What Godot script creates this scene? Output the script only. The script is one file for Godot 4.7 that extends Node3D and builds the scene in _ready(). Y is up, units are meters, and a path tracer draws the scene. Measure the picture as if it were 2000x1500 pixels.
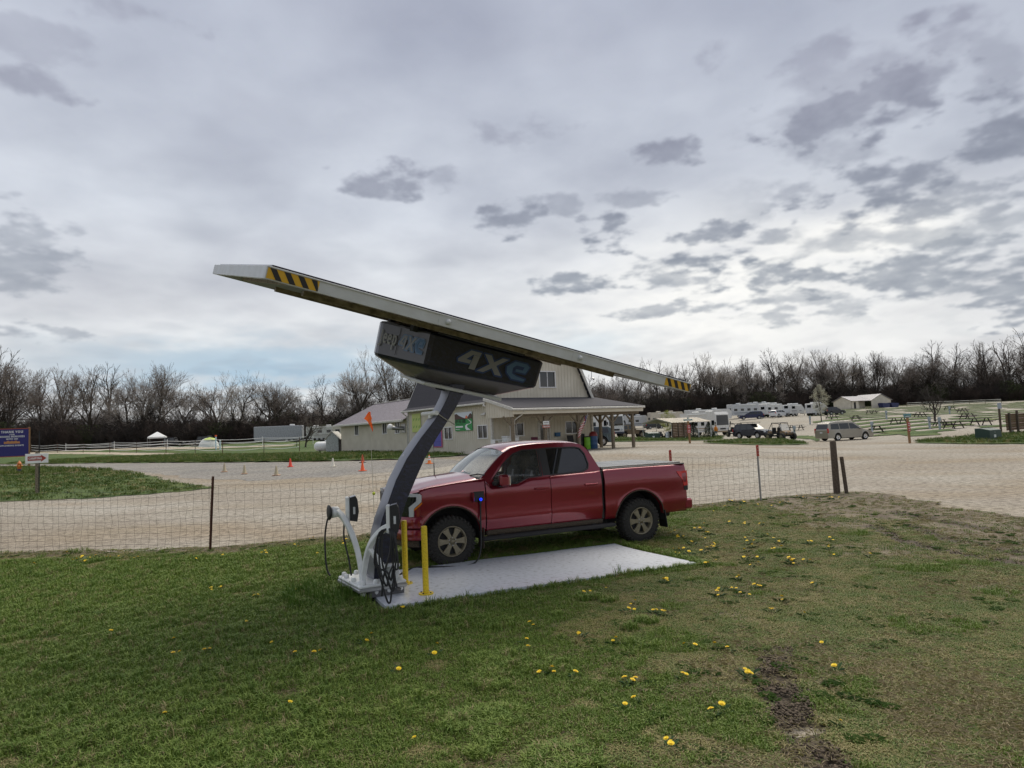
extends Node3D

var rng := RandomNumberGenerator.new()
var taken := {}
var M := {}
var wobble := FastNoiseLite.new()
var patch := FastNoiseLite.new()

func _ready():
	rng.seed = 20240414
	wobble.seed = 5; wobble.frequency = 0.35; wobble.fractal_octaves = 3
	patch.seed = 11; patch.frequency = 0.16; patch.fractal_octaves = 4
	setup_view()
	make_materials()
	build_ground()
	build_barn()
	build_wing()
	build_small_buildings()
	build_treelines()
	build_station()
	build_pickup()
	build_fence()
	build_left_things()
	build_porch_things()
	build_camp()
	build_grass()
	build_dandelions()

# ---------------------------------------------------------------- view, sky, sun
func setup_view():
	var cam := Camera3D.new(); cam.name = "camera"
	cam.fov = 58.83; cam.near = 0.1; cam.far = 4000.0
	cam.position = Vector3(0, 2.2, 0); cam.rotation_degrees = Vector3(3.9, 0, -2.36)
	add_child(cam); cam.current = true
	var env := Environment.new()
	env.background_mode = Environment.BG_SKY
	var sm := PanoramaSkyMaterial.new(); sm.panorama = sky_texture(); sm.energy_multiplier = 0.40
	var sky := Sky.new(); sky.sky_material = sm; env.sky = sky
	env.tonemap_mode = Environment.TONE_MAPPER_LINEAR
	env.tonemap_exposure = 2.5
	env.ambient_light_source = Environment.AMBIENT_SOURCE_SKY
	env.sdfgi_enabled = true; env.ssao_enabled = true; env.ssil_enabled = true
	var we := WorldEnvironment.new(); we.name = "environment"; we.environment = env; add_child(we)
	var sun := DirectionalLight3D.new(); sun.name = "sun"
	sun.light_energy = 0.5; sun.light_angular_distance = 50.0; sun.light_color = Color(1.0, 0.965, 0.9)
	sun.shadow_enabled = true
	add_child(sun)
	var az := deg_to_rad(24.0); var el := deg_to_rad(56.0)
	var to := Vector3(sin(az) * cos(el), sin(el), -cos(az) * cos(el))
	sun.look_at_from_position(to * 50.0, Vector3.ZERO, Vector3.UP)

func sky_texture() -> ImageTexture:
	var w := 4096; var hgt_ := 2048
	var fine := FastNoiseLite.new(); fine.seed = 3; fine.frequency = 0.9; fine.fractal_octaves = 5; fine.fractal_gain = 0.55
	var broad := FastNoiseLite.new(); broad.seed = 8; broad.frequency = 0.38; broad.fractal_octaves = 3
	var heaps := FastNoiseLite.new(); heaps.seed = 21; heaps.frequency = 0.55; heaps.fractal_octaves = 4
	# grey cloud heaps: azimuth, elevation, half width, half height (degrees), depth of grey
	var blobs := [[-35.5, 24.3, 2.8, 0.9, 0.60], [-29.4, 30.1, 6.1, 1.1, 0.40], [-34.3, 26.9, 3.5, 1.1, 0.30], [-36.0, 14.9, 1.8, 1.7, 0.50], [-35.4, 12.6, 2.7, 1.2, 0.55], [-36.0, 11.5, 2.1, 0.9, 0.50], [-33.0, 15.5, 1.4, 0.5, 0.40], [-35.9, 8.2, 1.8, 0.6, 0.50], [-33.6, 7.8, 1.8, 0.5, 0.45], [-9.8, 20.7, 3.7, 1.2, 0.75], [-5.2, 20.6, 2.0, 0.9, 0.40], [1.4, 24.5, 4.0, 1.3, 0.45], [0.6, 17.6, 3.1, 1.2, 0.80], [5.0, 18.4, 1.5, 0.7, 0.50], [13.6, 21.5, 2.9, 1.1, 0.85], [8.4, 15.9, 2.1, 1.5, 0.90], [11.1, 18.5, 2.9, 0.7, 0.50], [17.1, 15.1, 2.9, 0.8, 0.85], [21.0, 14.2, 1.7, 0.5, 0.60], [16.6, 13.1, 3.7, 0.9, 0.85], [12.0, 12.3, 2.1, 1.2, 0.60], [14.0, 11.7, 2.6, 1.0, 0.55], [20.8, 11.3, 3.0, 0.9, 0.80], [5.1, 12.0, 3.2, 0.8, 0.75], [12.2, 9.4, 3.7, 0.5, 0.60], [18.3, 9.1, 3.1, 0.7, 0.60], [27.8, 22.4, 6.5, 2.3, 0.90], [25.2, 25.7, 2.5, 1.3, 0.50], [18.3, 27.1, 1.8, 1.5, 0.45], [31.9, 22.9, 3.7, 1.3, 0.80], [33.5, 26.6, 3.3, 0.8, 0.70], [36.8, 18.1, 3.2, 1.9, 0.90], [28.8, 16.5, 5.7, 1.4, 0.85], [31.9, 14.1, 3.9, 0.9, 0.70], [23.8, 17.2, 3.2, 0.9, 0.50], [35.0, 14.8, 3.1, 2.0, 0.60], [30.0, 10.4, 6.1, 1.6, 0.75], [34.7, 10.0, 3.6, 2.1, 0.60], [36.8, 7.6, 2.2, 2.0, 0.70], [24.7, 8.8, 5.1, 1.2, 0.50], [37.2, 22.8, 1.7, 1.8, 0.40]]
	var img := Image.create(w, hgt_, false, Image.FORMAT_RGB8)
	img.fill(Color(0.42, 0.40, 0.36))
	var step := 4
	for pass_ in 2:
		var x0 := 0; var x1 := w
		if pass_ == 1:
			step = 1
		var y := 0 if pass_ == 0 else 600
		while y < 1032:
			var el := 90.0 - (y + step * 0.5) / hgt_ * 180.0
			var ce := cos(deg_to_rad(el)); var se := sin(deg_to_rad(el))
			var x := x0
			while x < x1:
				if pass_ == 1 and x == 512:
					x = w - 512
				var az := (x + step * 0.5) / w * 360.0
				if az > 180.0:
					az -= 360.0
				var c := sky_color(az, el, ce, se, fine, broad, heaps, blobs)
				if step == 1:
					img.set_pixel(x, y, c)
				else:
					img.fill_rect(Rect2i(x, y, step, step), c)
				x += step
			y += step
	return ImageTexture.create_from_image(img)

func sky_color(az: float, el: float, ce: float, se: float, fine: FastNoiseLite, broad: FastNoiseLite, heaps: FastNoiseLite, blobs: Array) -> Color:
	var a := deg_to_rad(az)
	var k := 3.2 / (maxf(se, 0.0) + 0.16)
	var px := sin(a) * ce * k; var pz := -cos(a) * ce * k
	var lo := Color(0.91, 0.905, 0.895)
	var c: Color
	if el < 9.0:
		c = lo.lerp(Color(0.865, 0.875, 0.892), clampf(el / 9.0, 0, 1))
	elif el < 18.0:
		c = Color(0.865, 0.875, 0.892).lerp(Color(0.785, 0.808, 0.853), (el - 9.0) / 9.0)
	else:
		c = Color(0.785, 0.808, 0.853).lerp(Color(0.705, 0.73, 0.795), clampf((el - 18.0) / 17.0, 0, 1))
	var b := broad.get_noise_2d(px, pz)
	var f := fine.get_noise_2d(px, pz)
	var f2 := fine.get_noise_3d(px * 2.6, pz * 2.6, 7.0)
	var v := b * 0.085 + f * 0.04
	c = Color(c.r + v, c.g + v, c.b + v * 0.9)
	# thin places where the blue shows, low on the far side and between the heaps
	var blue := exp(-pow((az + 20.0) / 15.0, 2.0) - pow((el - 5.6 + f * 1.5) / 2.0, 2.0)) + 0.55 * exp(-pow((az - 6.5) / 4.5, 2.0) - pow((el - 7.0 + f) / 1.3, 2.0))
	blue += 0.7 * smoothstep(0.12, 0.45, broad.get_noise_2d(pz * 0.8 + 40.0, px * 0.8)) * smoothstep(42.0, 60.0, absf(az)) * exp(-pow((el - 7.0) / 4.0, 2.0))
	c = c.lerp(Color(0.70, 0.795, 0.865), clampf(blue * 0.95 + f * 0.25 * blue, 0.0, 1.0))
	# veil lit by the hidden sun
	var g := exp(-pow((az - 19.0) / 15.0, 2.0) - pow((el - 10.0) / 6.0, 2.0)) + 0.8 * exp(-pow((az - 30.0) / 5.0, 2.0) - pow((el - 13.4) / 1.6, 2.0))
	c = c.lerp(Color(1.0, 0.998, 0.985), clampf(g * (1.05 + f * 0.6), 0.0, 1.0))
	# grey heaps
	var grey := 0.0
	if absf(az) < 48.0 and el > 3.0 and el < 36.0:
		for q in blobs:
			var dx: float = (az - q[0]) / (q[2] * 1.15); var dy: float = (el - q[1]) / (q[3] * 1.22)
			if absf(dx) > 2.2 or absf(dy) > 2.2:
				continue
			var r := 1.0 - dx * dx - dy * dy + f * 1.8 + f2 * 1.5
			grey = maxf(grey, q[4] * 0.9 * smoothstep(-0.2, 1.1, r))
	var wide := smoothstep(0.14, 0.5, heaps.get_noise_2d(px * 0.8, pz * 0.8) + f * 0.25) * 0.5
	wide *= lerpf(0.25, 1.0, smoothstep(38.0, 52.0, absf(az))) if el < 36.0 else 0.7
	if az > 12.0 and az < 60.0 and el < 30.0:
		grey = maxf(grey, smoothstep(-0.05, 0.5, b * 0.8 + f) * 0.5 * smoothstep(12.0, 26.0, az) * smoothstep(5.0, 10.0, el))
	grey = maxf(grey, wide)
	var dark := Color(0.505, 0.54, 0.595).lerp(Color(0.55, 0.56, 0.63), clampf((el - 12.0) / 14.0, 0, 1))
	c = c.lerp(dark, clampf(grey * (0.9 + f2 * 0.35), 0.0, 0.92))
	return Color(clampf(c.r, 0, 1), clampf(c.g, 0, 1), clampf(c.b, 0, 1))

# ---------------------------------------------------------------- nodes
func numbered(n: String) -> String:
	if taken.has(n):
		taken[n] += 1
		return "%s_%03d" % [n, taken[n] - 1]
	taken[n] = 1
	return n

func tag(o: Node, label := "", category := "", group := "", kind := ""):
	if label != "": o.set_meta("label", label)
	if category != "": o.set_meta("category", category)
	if group != "": o.set_meta("group", group)
	if kind != "": o.set_meta("kind", kind)
	return o

func thing(called: String, label: String, category: String, at := Vector3.ZERO, turn := 0.0, group := "") -> Node3D:
	var o := Node3D.new(); o.name = numbered(called); add_child(o)
	o.position = at; o.rotation_degrees.y = turn
	tag(o, label, category, group)
	return o

func copy_of(o: Node3D, called: String, label: String, at: Vector3, turn := 0.0, scale_ := 1.0) -> Node3D:
	var c := o.duplicate() as Node3D; c.name = numbered(called); add_child(c)
	c.position = at; c.rotation_degrees = Vector3(0, turn, 0); c.scale = Vector3.ONE * scale_
	c.set_meta("label", label)
	return c

func part(called: String, st, m: Material, parent: Node) -> MeshInstance3D:
	var o := MeshInstance3D.new()
	if st is SurfaceTool:
		st.generate_normals()
		o.mesh = st.commit()
	else:
		o.mesh = st
	if m: o.material_override = m
	if parent == self:
		o.name = numbered(called); add_child(o)
	else:
		o.name = called; parent.add_child(o, true)
	return o

# ---------------------------------------------------------------- shapes
func S() -> SurfaceTool:
	var st := SurfaceTool.new(); st.begin(Mesh.PRIMITIVE_TRIANGLES); st.set_smooth_group(-1)
	return st

func tri(st: SurfaceTool, a: Vector3, b: Vector3, c: Vector3):
	st.add_vertex(a); st.add_vertex(c); st.add_vertex(b)

func quad(st: SurfaceTool, a: Vector3, b: Vector3, c: Vector3, d: Vector3):
	tri(st, a, b, c); tri(st, a, c, d)

func box(st: SurfaceTool, c: Vector3, s: Vector3, b := Basis.IDENTITY, r := 0.0):
	var h := s * 0.5
	if r <= 0.0:
		var p := []
		for i in 8:
			p.append(c + b * Vector3(h.x if i & 1 else -h.x, h.y if i & 2 else -h.y, h.z if i & 4 else -h.z))
		quad(st, p[0], p[2], p[3], p[1]); quad(st, p[4], p[5], p[7], p[6])
		quad(st, p[0], p[4], p[6], p[2]); quad(st, p[1], p[3], p[7], p[5])
		quad(st, p[0], p[1], p[5], p[4]); quad(st, p[2], p[6], p[7], p[3])
		return
	r = minf(r, minf(h.x, minf(h.y, h.z)) * 0.95)
	var v := {}
	for i in 8:
		var s3 := Vector3(1 if i & 1 else -1, 1 if i & 2 else -1, 1 if i & 4 else -1)
		for ax in 3:
			var q := h - Vector3(r, r, r); q[ax] = h[ax]
			v[[i, ax]] = c + b * (q * s3)
	for ax in 3:
		var o1 := (ax + 1) % 3; var o2 := (ax + 2) % 3
		for sgn in 2:
			var base := (1 << ax) * sgn
			var a = v[[base, ax]]; var b1 = v[[base | (1 << o1), ax]]; var c1 = v[[base | (1 << o1) | (1 << o2), ax]]; var d1 = v[[base | (1 << o2), ax]]
			if sgn: quad(st, a, b1, c1, d1)
			else: quad(st, a, d1, c1, b1)
		for s1 in 2:
			for s2 in 2:
				var i0 := (1 << o1) * s1 + (1 << o2) * s2; var i1 := i0 | (1 << ax)
				var a2 = v[[i0, o1]]; var b2 = v[[i1, o1]]; var c2 = v[[i1, o2]]; var d2 = v[[i0, o2]]
				if (s1 + s2) % 2 == 0: quad(st, a2, d2, c2, b2)
				else: quad(st, a2, b2, c2, d2)
	for i in 8:
		var a3 = v[[i, 0]]; var b3 = v[[i, 1]]; var c3 = v[[i, 2]]
		var odd := ((i & 1) + ((i >> 1) & 1) + ((i >> 2) & 1)) % 2
		if odd: tri(st, a3, b3, c3)
		else: tri(st, a3, c3, b3)

func tube(st: SurfaceTool, pts: Array, rad, n := 6, caps := true):
	var prev := Vector3.ZERO; var rings := []
	st.set_smooth_group(1)
	for i in pts.size():
		var t: Vector3 = (pts[mini(i + 1, pts.size() - 1)] - pts[maxi(i - 1, 0)]).normalized()
		if prev == Vector3.ZERO:
			prev = t.cross(Vector3.UP if absf(t.y) < 0.9 else Vector3.RIGHT).normalized()
		prev = (prev - t * prev.dot(t)).normalized()
		var q := t.cross(prev)
		var r: float = rad if not (rad is Array) else rad[i]
		var ring := []
		for k in n:
			var a := TAU * k / n
			ring.append(pts[i] + (prev * cos(a) + q * sin(a)) * r)
		rings.append(ring)
	for i in rings.size() - 1:
		for k in n:
			var k2 := (k + 1) % n
			quad(st, rings[i][k], rings[i][k2], rings[i + 1][k2], rings[i + 1][k])
	st.set_smooth_group(-1)
	if caps:
		for e in 2:
			var ring = rings[0] if e == 0 else rings[-1]
			for k in range(1, n - 1):
				if e == 0: tri(st, ring[0], ring[k + 1], ring[k])
				else: tri(st, ring[0], ring[k], ring[k + 1])

func curve_pts(ctrl: Array, n := 24) -> Array:
	var out := []
	for i in n + 1:
		var t := float(i) / n * (ctrl.size() - 1)
		var k := mini(int(t), ctrl.size() - 2)
		var p0 = ctrl[maxi(k - 1, 0)]; var p3 = ctrl[mini(k + 2, ctrl.size() - 1)]
		out.append(ctrl[k].cubic_interpolate(ctrl[k + 1], p0, p3, t - k))
	return out

func lathe(st: SurfaceTool, prof: Array, n := 16, xf := Transform3D.IDENTITY, smooth := true):
	for i in prof.size() - 1:
		st.set_smooth_group(1 + i % 30 if not smooth else 1)
		for k in n:
			var a := TAU * k / n; var b := TAU * (k + 1) / n
			var p: Vector2 = prof[i]; var q: Vector2 = prof[i + 1]
			var v1 := xf * Vector3(cos(a) * p.x, p.y, sin(a) * p.x); var v2 := xf * Vector3(cos(b) * p.x, p.y, sin(b) * p.x)
			var v3 := xf * Vector3(cos(b) * q.x, q.y, sin(b) * q.x); var v4 := xf * Vector3(cos(a) * q.x, q.y, sin(a) * q.x)
			if p.x < 1e-6: tri(st, v1, v4, v3)
			elif q.x < 1e-6: tri(st, v1, v3, v2)
			else: quad(st, v1, v4, v3, v2)
	st.set_smooth_group(-1)

func prism(st: SurfaceTool, poly: PackedVector2Array, depth: float, xf := Transform3D.IDENTITY):
	if Geometry2D.is_polygon_clockwise(poly):
		poly = poly.duplicate(); poly.reverse()
	var ix := Geometry2D.triangulate_polygon(poly)
	for i in range(0, ix.size(), 3):
		var a := poly[ix[i]]; var b := poly[ix[i + 1]]; var c := poly[ix[i + 2]]
		if (b - a).cross(c - a) < 0.0:
			var t := b; b = c; c = t
		tri(st, xf * Vector3(a.x, a.y, depth), xf * Vector3(b.x, b.y, depth), xf * Vector3(c.x, c.y, depth))
		tri(st, xf * Vector3(a.x, a.y, 0), xf * Vector3(c.x, c.y, 0), xf * Vector3(b.x, b.y, 0))
	for i in poly.size():
		var a := poly[i]; var b := poly[(i + 1) % poly.size()]
		quad(st, xf * Vector3(a.x, a.y, 0), xf * Vector3(b.x, b.y, 0), xf * Vector3(b.x, b.y, depth), xf * Vector3(a.x, a.y, depth))

# polygons (in x, y) bent onto a surface by `at`, given a thickness by `inner`
func skin(st: SurfaceTool, polys: Array, at: Callable, inner: Callable, flip := false):
	for poly_ in polys:
		var poly: PackedVector2Array = poly_
		if Geometry2D.is_polygon_clockwise(poly):
			poly = poly.duplicate(); poly.reverse()
		if flip:
			poly = poly.duplicate(); poly.reverse()
		var ix := Geometry2D.triangulate_polygon(poly)
		for i in range(0, ix.size(), 3):
			var a := poly[ix[i]]; var b := poly[ix[i + 1]]; var c := poly[ix[i + 2]]
			if ((b - a).cross(c - a) < 0.0) != flip:
				var t := b; b = c; c = t
			tri(st, at.call(a), at.call(b), at.call(c)); tri(st, inner.call(a), inner.call(c), inner.call(b))
		for i in poly.size():
			var a := poly[i]; var b := poly[(i + 1) % poly.size()]
			quad(st, inner.call(a), inner.call(b), at.call(b), at.call(a))

# an outline with window holes, cut into bands at `cuts` so that no piece has a hole
func holed(outline: PackedVector2Array, holes: Array, cuts: Array) -> Array:
	var out := []
	var lo := -1000.0
	var edges := cuts.duplicate(); edges.sort(); edges.append(1000.0)
	for e in edges:
		var band := PackedVector2Array([Vector2(lo, -1000), Vector2(e, -1000), Vector2(e, 1000), Vector2(lo, 1000)])
		var pieces := Geometry2D.intersect_polygons(outline, band)
		for hole in holes:
			var next: Array[PackedVector2Array] = []
			for p in pieces:
				for r in Geometry2D.clip_polygons(p, hole):
					if not Geometry2D.is_polygon_clockwise(r) and r.size() > 2:
						next.append(r)
			pieces = next
		for p in pieces:
			out.append(p)
		lo = e
	return out

func rect2(x0: float, y0: float, x1: float, y1: float) -> PackedVector2Array:
	return PackedVector2Array([Vector2(x0, y0), Vector2(x1, y0), Vector2(x1, y1), Vector2(x0, y1)])

func net(st: SurfaceTool, rows: Array, flip := false, group := 1):
	st.set_smooth_group(group)
	for i in rows.size() - 1:
		for k in rows[i].size() - 1:
			if flip: quad(st, rows[i][k], rows[i + 1][k], rows[i + 1][k + 1], rows[i][k + 1])
			else: quad(st, rows[i][k], rows[i][k + 1], rows[i + 1][k + 1], rows[i + 1][k])
	st.set_smooth_group(-1)

func text_part(called: String, words: String, height: float, m: Material, parent: Node, xf: Transform3D, wide := 0.0, bold := true, font := "Droid Sans") -> MeshInstance3D:
	var tm := TextMesh.new(); var f := SystemFont.new(); f.font_names = PackedStringArray([font]); f.font_weight = 700 if bold else 400
	tm.font = f; tm.text = words; tm.font_size = 32; tm.pixel_size = height / 24.0; tm.depth = 0.004; tm.curve_step = 2.0
	var o := MeshInstance3D.new(); o.mesh = tm; o.material_override = m; o.name = called; parent.add_child(o, true)
	o.transform = xf
	if wide > 0.0:
		var w := tm.get_aabb().size.x
		if w > 0.01:
			o.transform = xf * Transform3D(Basis.from_scale(Vector3(wide / w, 1, 1)), Vector3.ZERO)
	return o

# ---------------------------------------------------------------- materials
func lin(r: float, g: float, b: float) -> Color:
	return Color(r, g, b).linear_to_srgb()

func noise_tex(seed_: int, freq: float, kind: int, octaves: int, stops: Array, size := 512) -> ImageTexture:
	var n := FastNoiseLite.new(); n.seed = seed_; n.frequency = freq; n.noise_type = kind; n.fractal_octaves = octaves
	if kind == FastNoiseLite.TYPE_CELLULAR:
		n.cellular_return_type = FastNoiseLite.RETURN_CELL_VALUE if octaves == 1 else FastNoiseLite.RETURN_DISTANCE
		n.fractal_type = FastNoiseLite.FRACTAL_NONE if octaves == 1 else FastNoiseLite.FRACTAL_FBM
	var im := n.get_seamless_image(size, size)
	im.convert(Image.FORMAT_L8)
	return ImageTexture.create_from_image(tinted(im, stops))

func tinted(im: Image, stops: Array) -> Image:
	var g := Gradient.new(); g.offsets = PackedFloat32Array([0.0, 1.0]); var off := PackedFloat32Array(); var col := PackedColorArray()
	for s in stops:
		off.append(s[0]); col.append(s[1])
	g.offsets = off; g.colors = col
	var lut := PackedByteArray(); lut.resize(768)
	for i in 256:
		var c := g.sample(i / 255.0)
		lut[i * 3] = c.r8; lut[i * 3 + 1] = c.g8; lut[i * 3 + 2] = c.b8
	var src := im.get_data(); var out := PackedByteArray(); out.resize(src.size() * 3)
	for i in src.size():
		var k := src[i] * 3
		out[i * 3] = lut[k]; out[i * 3 + 1] = lut[k + 1]; out[i * 3 + 2] = lut[k + 2]
	return Image.create_from_data(im.get_width(), im.get_height(), false, Image.FORMAT_RGB8, out)

func bump_tex(seed_: int, freq: float, kind: int, octaves: int, strength: float, size := 512) -> ImageTexture:
	var n := FastNoiseLite.new(); n.seed = seed_; n.frequency = freq; n.noise_type = kind; n.fractal_octaves = octaves
	var im := n.get_seamless_image(size, size)
	im.convert(Image.FORMAT_RGBA8)
	im.bump_map_to_normal_map(strength)
	return ImageTexture.create_from_image(im)

func mat(c: Color, rough := 0.7, metal := 0.0) -> StandardMaterial3D:
	var m := StandardMaterial3D.new(); m.albedo_color = c; m.roughness = rough; m.metallic = metal
	return m

func textured(c: Color, rough: float, tex: Texture2D, per_metre: float, normal: Texture2D = null, depth := 1.0) -> StandardMaterial3D:
	var m := mat(c, rough); m.albedo_texture = tex; m.uv1_triplanar = true; m.uv1_world_triplanar = true; m.uv1_scale = Vector3.ONE * per_metre
	if normal:
		m.normal_enabled = true; m.normal_texture = normal; m.normal_scale = depth
	return m

func glass(c: Color, alpha: float) -> StandardMaterial3D:
	var m := mat(Color(c.r, c.g, c.b, alpha), 0.03); m.transparency = BaseMaterial3D.TRANSPARENCY_ALPHA; m.metallic_specular = 0.6
	return m

func make_materials():
	var PER := FastNoiseLite.TYPE_SIMPLEX_SMOOTH; var CEL := FastNoiseLite.TYPE_CELLULAR
	var W := Color.WHITE
	var stones := noise_tex(2, 0.16, CEL, 1, [[0.0, Color(0.62, 0.60, 0.57)], [0.35, Color(0.86, 0.85, 0.83)], [0.7, Color(0.97, 0.96, 0.94)], [1.0, W]], 1024)
	var drift := noise_tex(14, 0.022, PER, 6, [[0.22, Color(0.74, 0.725, 0.70)], [0.42, Color(0.89, 0.885, 0.875)], [0.6, Color(0.97, 0.968, 0.965)], [0.8, W]], 1024)
	var sb := bump_tex(2, 0.14, CEL, 2, 3.0, 1024)
	M.gravel = textured(W, 0.95, stones, 0.45, sb, 0.8); M.gravel.vertex_color_use_as_albedo = true
	M.gravel.detail_enabled = true; M.gravel.detail_albedo = drift; M.gravel.detail_blend_mode = BaseMaterial3D.BLEND_MODE_MUL; M.gravel.detail_uv_layer = BaseMaterial3D.DETAIL_UV_2; M.gravel.uv2_triplanar = true; M.gravel.uv2_world_triplanar = true; M.gravel.uv2_scale = Vector3.ONE * 0.17
	var soil := noise_tex(4, 0.06, PER, 5, [[0.25, Color(0.55, 0.53, 0.5)], [0.5, Color(0.85, 0.84, 0.82)], [0.75, W]], 512)
	M.soil = textured(W, 0.97, soil, 0.9, bump_tex(6, 0.05, PER, 5, 6.0), 1.0); M.soil.vertex_color_use_as_albedo = true
	var turf := noise_tex(9, 0.05, PER, 5, [[0.2, Color(0.55, 0.58, 0.5)], [0.5, Color(0.82, 0.85, 0.75)], [0.8, Color(1.0, 1.0, 0.92)]], 512)
	M.turf = textured(W, 0.95, turf, 0.22, bump_tex(16, 0.05, PER, 4, 8.0), 1.2); M.turf.vertex_color_use_as_albedo = true
	var blade := mat(W, 0.6); blade.vertex_color_use_as_albedo = true; blade.backlight_enabled = true; blade.backlight = Color(0.42, 0.5, 0.2); blade.metallic_specular = 0.3
	M.blade = blade
	var stain := noise_tex(31, 0.02, PER, 5, [[0.2, Color(0.84, 0.83, 0.8)], [0.5, Color(0.95, 0.95, 0.94)], [0.8, W]], 512)
	M.stain = stain
	var faint := noise_tex(33, 0.012, PER, 3, [[0.2, Color(0.93, 0.925, 0.91)], [0.8, W]], 512)
	M.siding = textured(lin(0.64, 0.60, 0.50), 0.6, faint, 0.12)
	M.trim = textured(lin(0.62, 0.61, 0.57), 0.5, stain, 0.6)
	M.white_trim = mat(lin(0.75, 0.75, 0.74), 0.45)
	M.metal_roof = textured(lin(0.34, 0.31, 0.34), 0.45, stain, 0.4); M.metal_roof.metallic = 0.25
	var sh := noise_tex(41, 0.2, CEL, 1, [[0.0, Color(0.65, 0.65, 0.66)], [1.0, W]], 512)
	M.shingle = textured(lin(0.068, 0.066, 0.078), 0.95, sh, 0.4)
	var grain := noise_tex(51, 0.03, PER, 4, [[0.2, Color(0.6, 0.58, 0.55)], [0.5, Color(0.86, 0.85, 0.83)], [0.8, W]], 256)
	M.post_wood = textured(lin(0.27, 0.225, 0.165), 0.9, grain, 2.0, bump_tex(52, 0.04, PER, 4, 3.0, 256))
	M.old_wood = textured(lin(0.135, 0.105, 0.078), 0.92, grain, 3.0, bump_tex(53, 0.04, PER, 4, 4.0, 256))
	M.table_wood = textured(lin(0.045, 0.038, 0.034), 0.9, grain, 2.0)
	M.board = textured(lin(0.19, 0.105, 0.06), 0.9, grain, 1.5)
	M.new_wood = textured(lin(0.42, 0.245, 0.12), 0.85, grain, 2.0)
	M.window = mat(lin(0.012, 0.014, 0.017), 0.06); M.window.metallic_specular = 0.6
	M.car_glass = mat(lin(0.010, 0.012, 0.014), 0.04); M.car_glass.metallic_specular = 0.6
	M.clear = glass(lin(0.2, 0.23, 0.23), 0.07)
	M.tint = glass(lin(0.012, 0.013, 0.015), 0.86)
	M.black = mat(lin(0.012, 0.012, 0.013), 0.55)
	M.rubber = textured(lin(0.032, 0.031, 0.029), 0.9, grain, 4.0)
	M.dark = mat(lin(0.02, 0.02, 0.021), 0.8)
	M.seat = mat(lin(0.018, 0.018, 0.02), 0.8)
	M.steel = mat(lin(0.42, 0.42, 0.42), 0.4, 0.8)
	M.alloy = textured(lin(0.25, 0.22, 0.155), 0.5, stain, 6.0); M.alloy.metallic = 0.35
	M.chrome = mat(lin(0.6, 0.6, 0.6), 0.15, 0.95)
	M.white = textured(lin(0.76, 0.78, 0.78), 0.35, faint, 0.8)
	M.frame_white = textured(lin(0.55, 0.57, 0.58), 0.4, faint, 0.7)
	M.under = textured(lin(0.36, 0.30, 0.215), 0.7, grain, 1.0)
	M.panel = mat(lin(0.012, 0.014, 0.03), 0.15)
	M.navy_metal = topo_material()
	M.pale_grey = textured(lin(0.23, 0.24, 0.29), 0.3, faint, 0.6); M.pale_grey.metallic = 0.3  # bluish grey, slightly metallic; column edge and charger lids
	M.yellow = textured(lin(0.78, 0.56, 0.015), 0.45, stain, 3.0)
	M.hazard_yellow = mat(lin(0.58, 0.33, 0.015), 0.45)
	M.pad = textured(lin(0.74, 0.775, 0.84), 0.13, noise_tex(61, 0.02, PER, 6, [[0.12, Color(0.80, 0.79, 0.77)], [0.3, Color(0.95, 0.95, 0.95)], [0.6, Color(0.98, 0.98, 0.98)], [0.9, W]], 1024), 0.5)
	M.pad.metallic_specular = 0.55
	var mud := noise_tex(71, 0.09, PER, 3, [[0.0, Color(1, 1, 1)], [0.80, Color(1, 1, 1)], [0.87, Color(1.0, 0.86, 0.72)], [1.0, Color(1.0, 0.78, 0.6)]], 1024)
	M.paint = textured(lin(0.19, 0.004, 0.018), 0.3, mud, 0.9)
	M.paint.metallic = 0.45; M.paint.clearcoat_enabled = true; M.paint.clearcoat = 1.0; M.paint.clearcoat_roughness = 0.05
	M.muddy = textured(lin(0.085, 0.066, 0.048), 0.95, grain, 5.0)
	M.red_lamp = mat(lin(0.48, 0.012, 0.010), 0.15)
	M.amber = mat(lin(0.6, 0.16, 0.01), 0.2)
	M.lamp_clear = mat(lin(0.55, 0.58, 0.62), 0.12, 0.2)
	M.cover = textured(lin(0.045, 0.045, 0.047), 0.25, stain, 1.0); M.cover.metallic_specular = 0.7
	M.wire = mat(lin(0.04, 0.036, 0.032), 0.7, 0.3)
	M.rust = textured(lin(0.11, 0.045, 0.03), 0.9, grain, 6.0)
	M.red_paint = textured(lin(0.42, 0.05, 0.03), 0.6, stain, 4.0)
	M.orange = mat(lin(0.80, 0.13, 0.02), 0.6)
	M.bark = textured(lin(0.075, 0.062, 0.052), 0.95, grain, 1.2)
	M.twig = mat(lin(0.15, 0.125, 0.108), 0.95)
	M.pale_twig = mat(lin(0.30, 0.265, 0.235), 0.95)
	M.dark_twig = mat(lin(0.05, 0.042, 0.036), 0.95)

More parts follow.
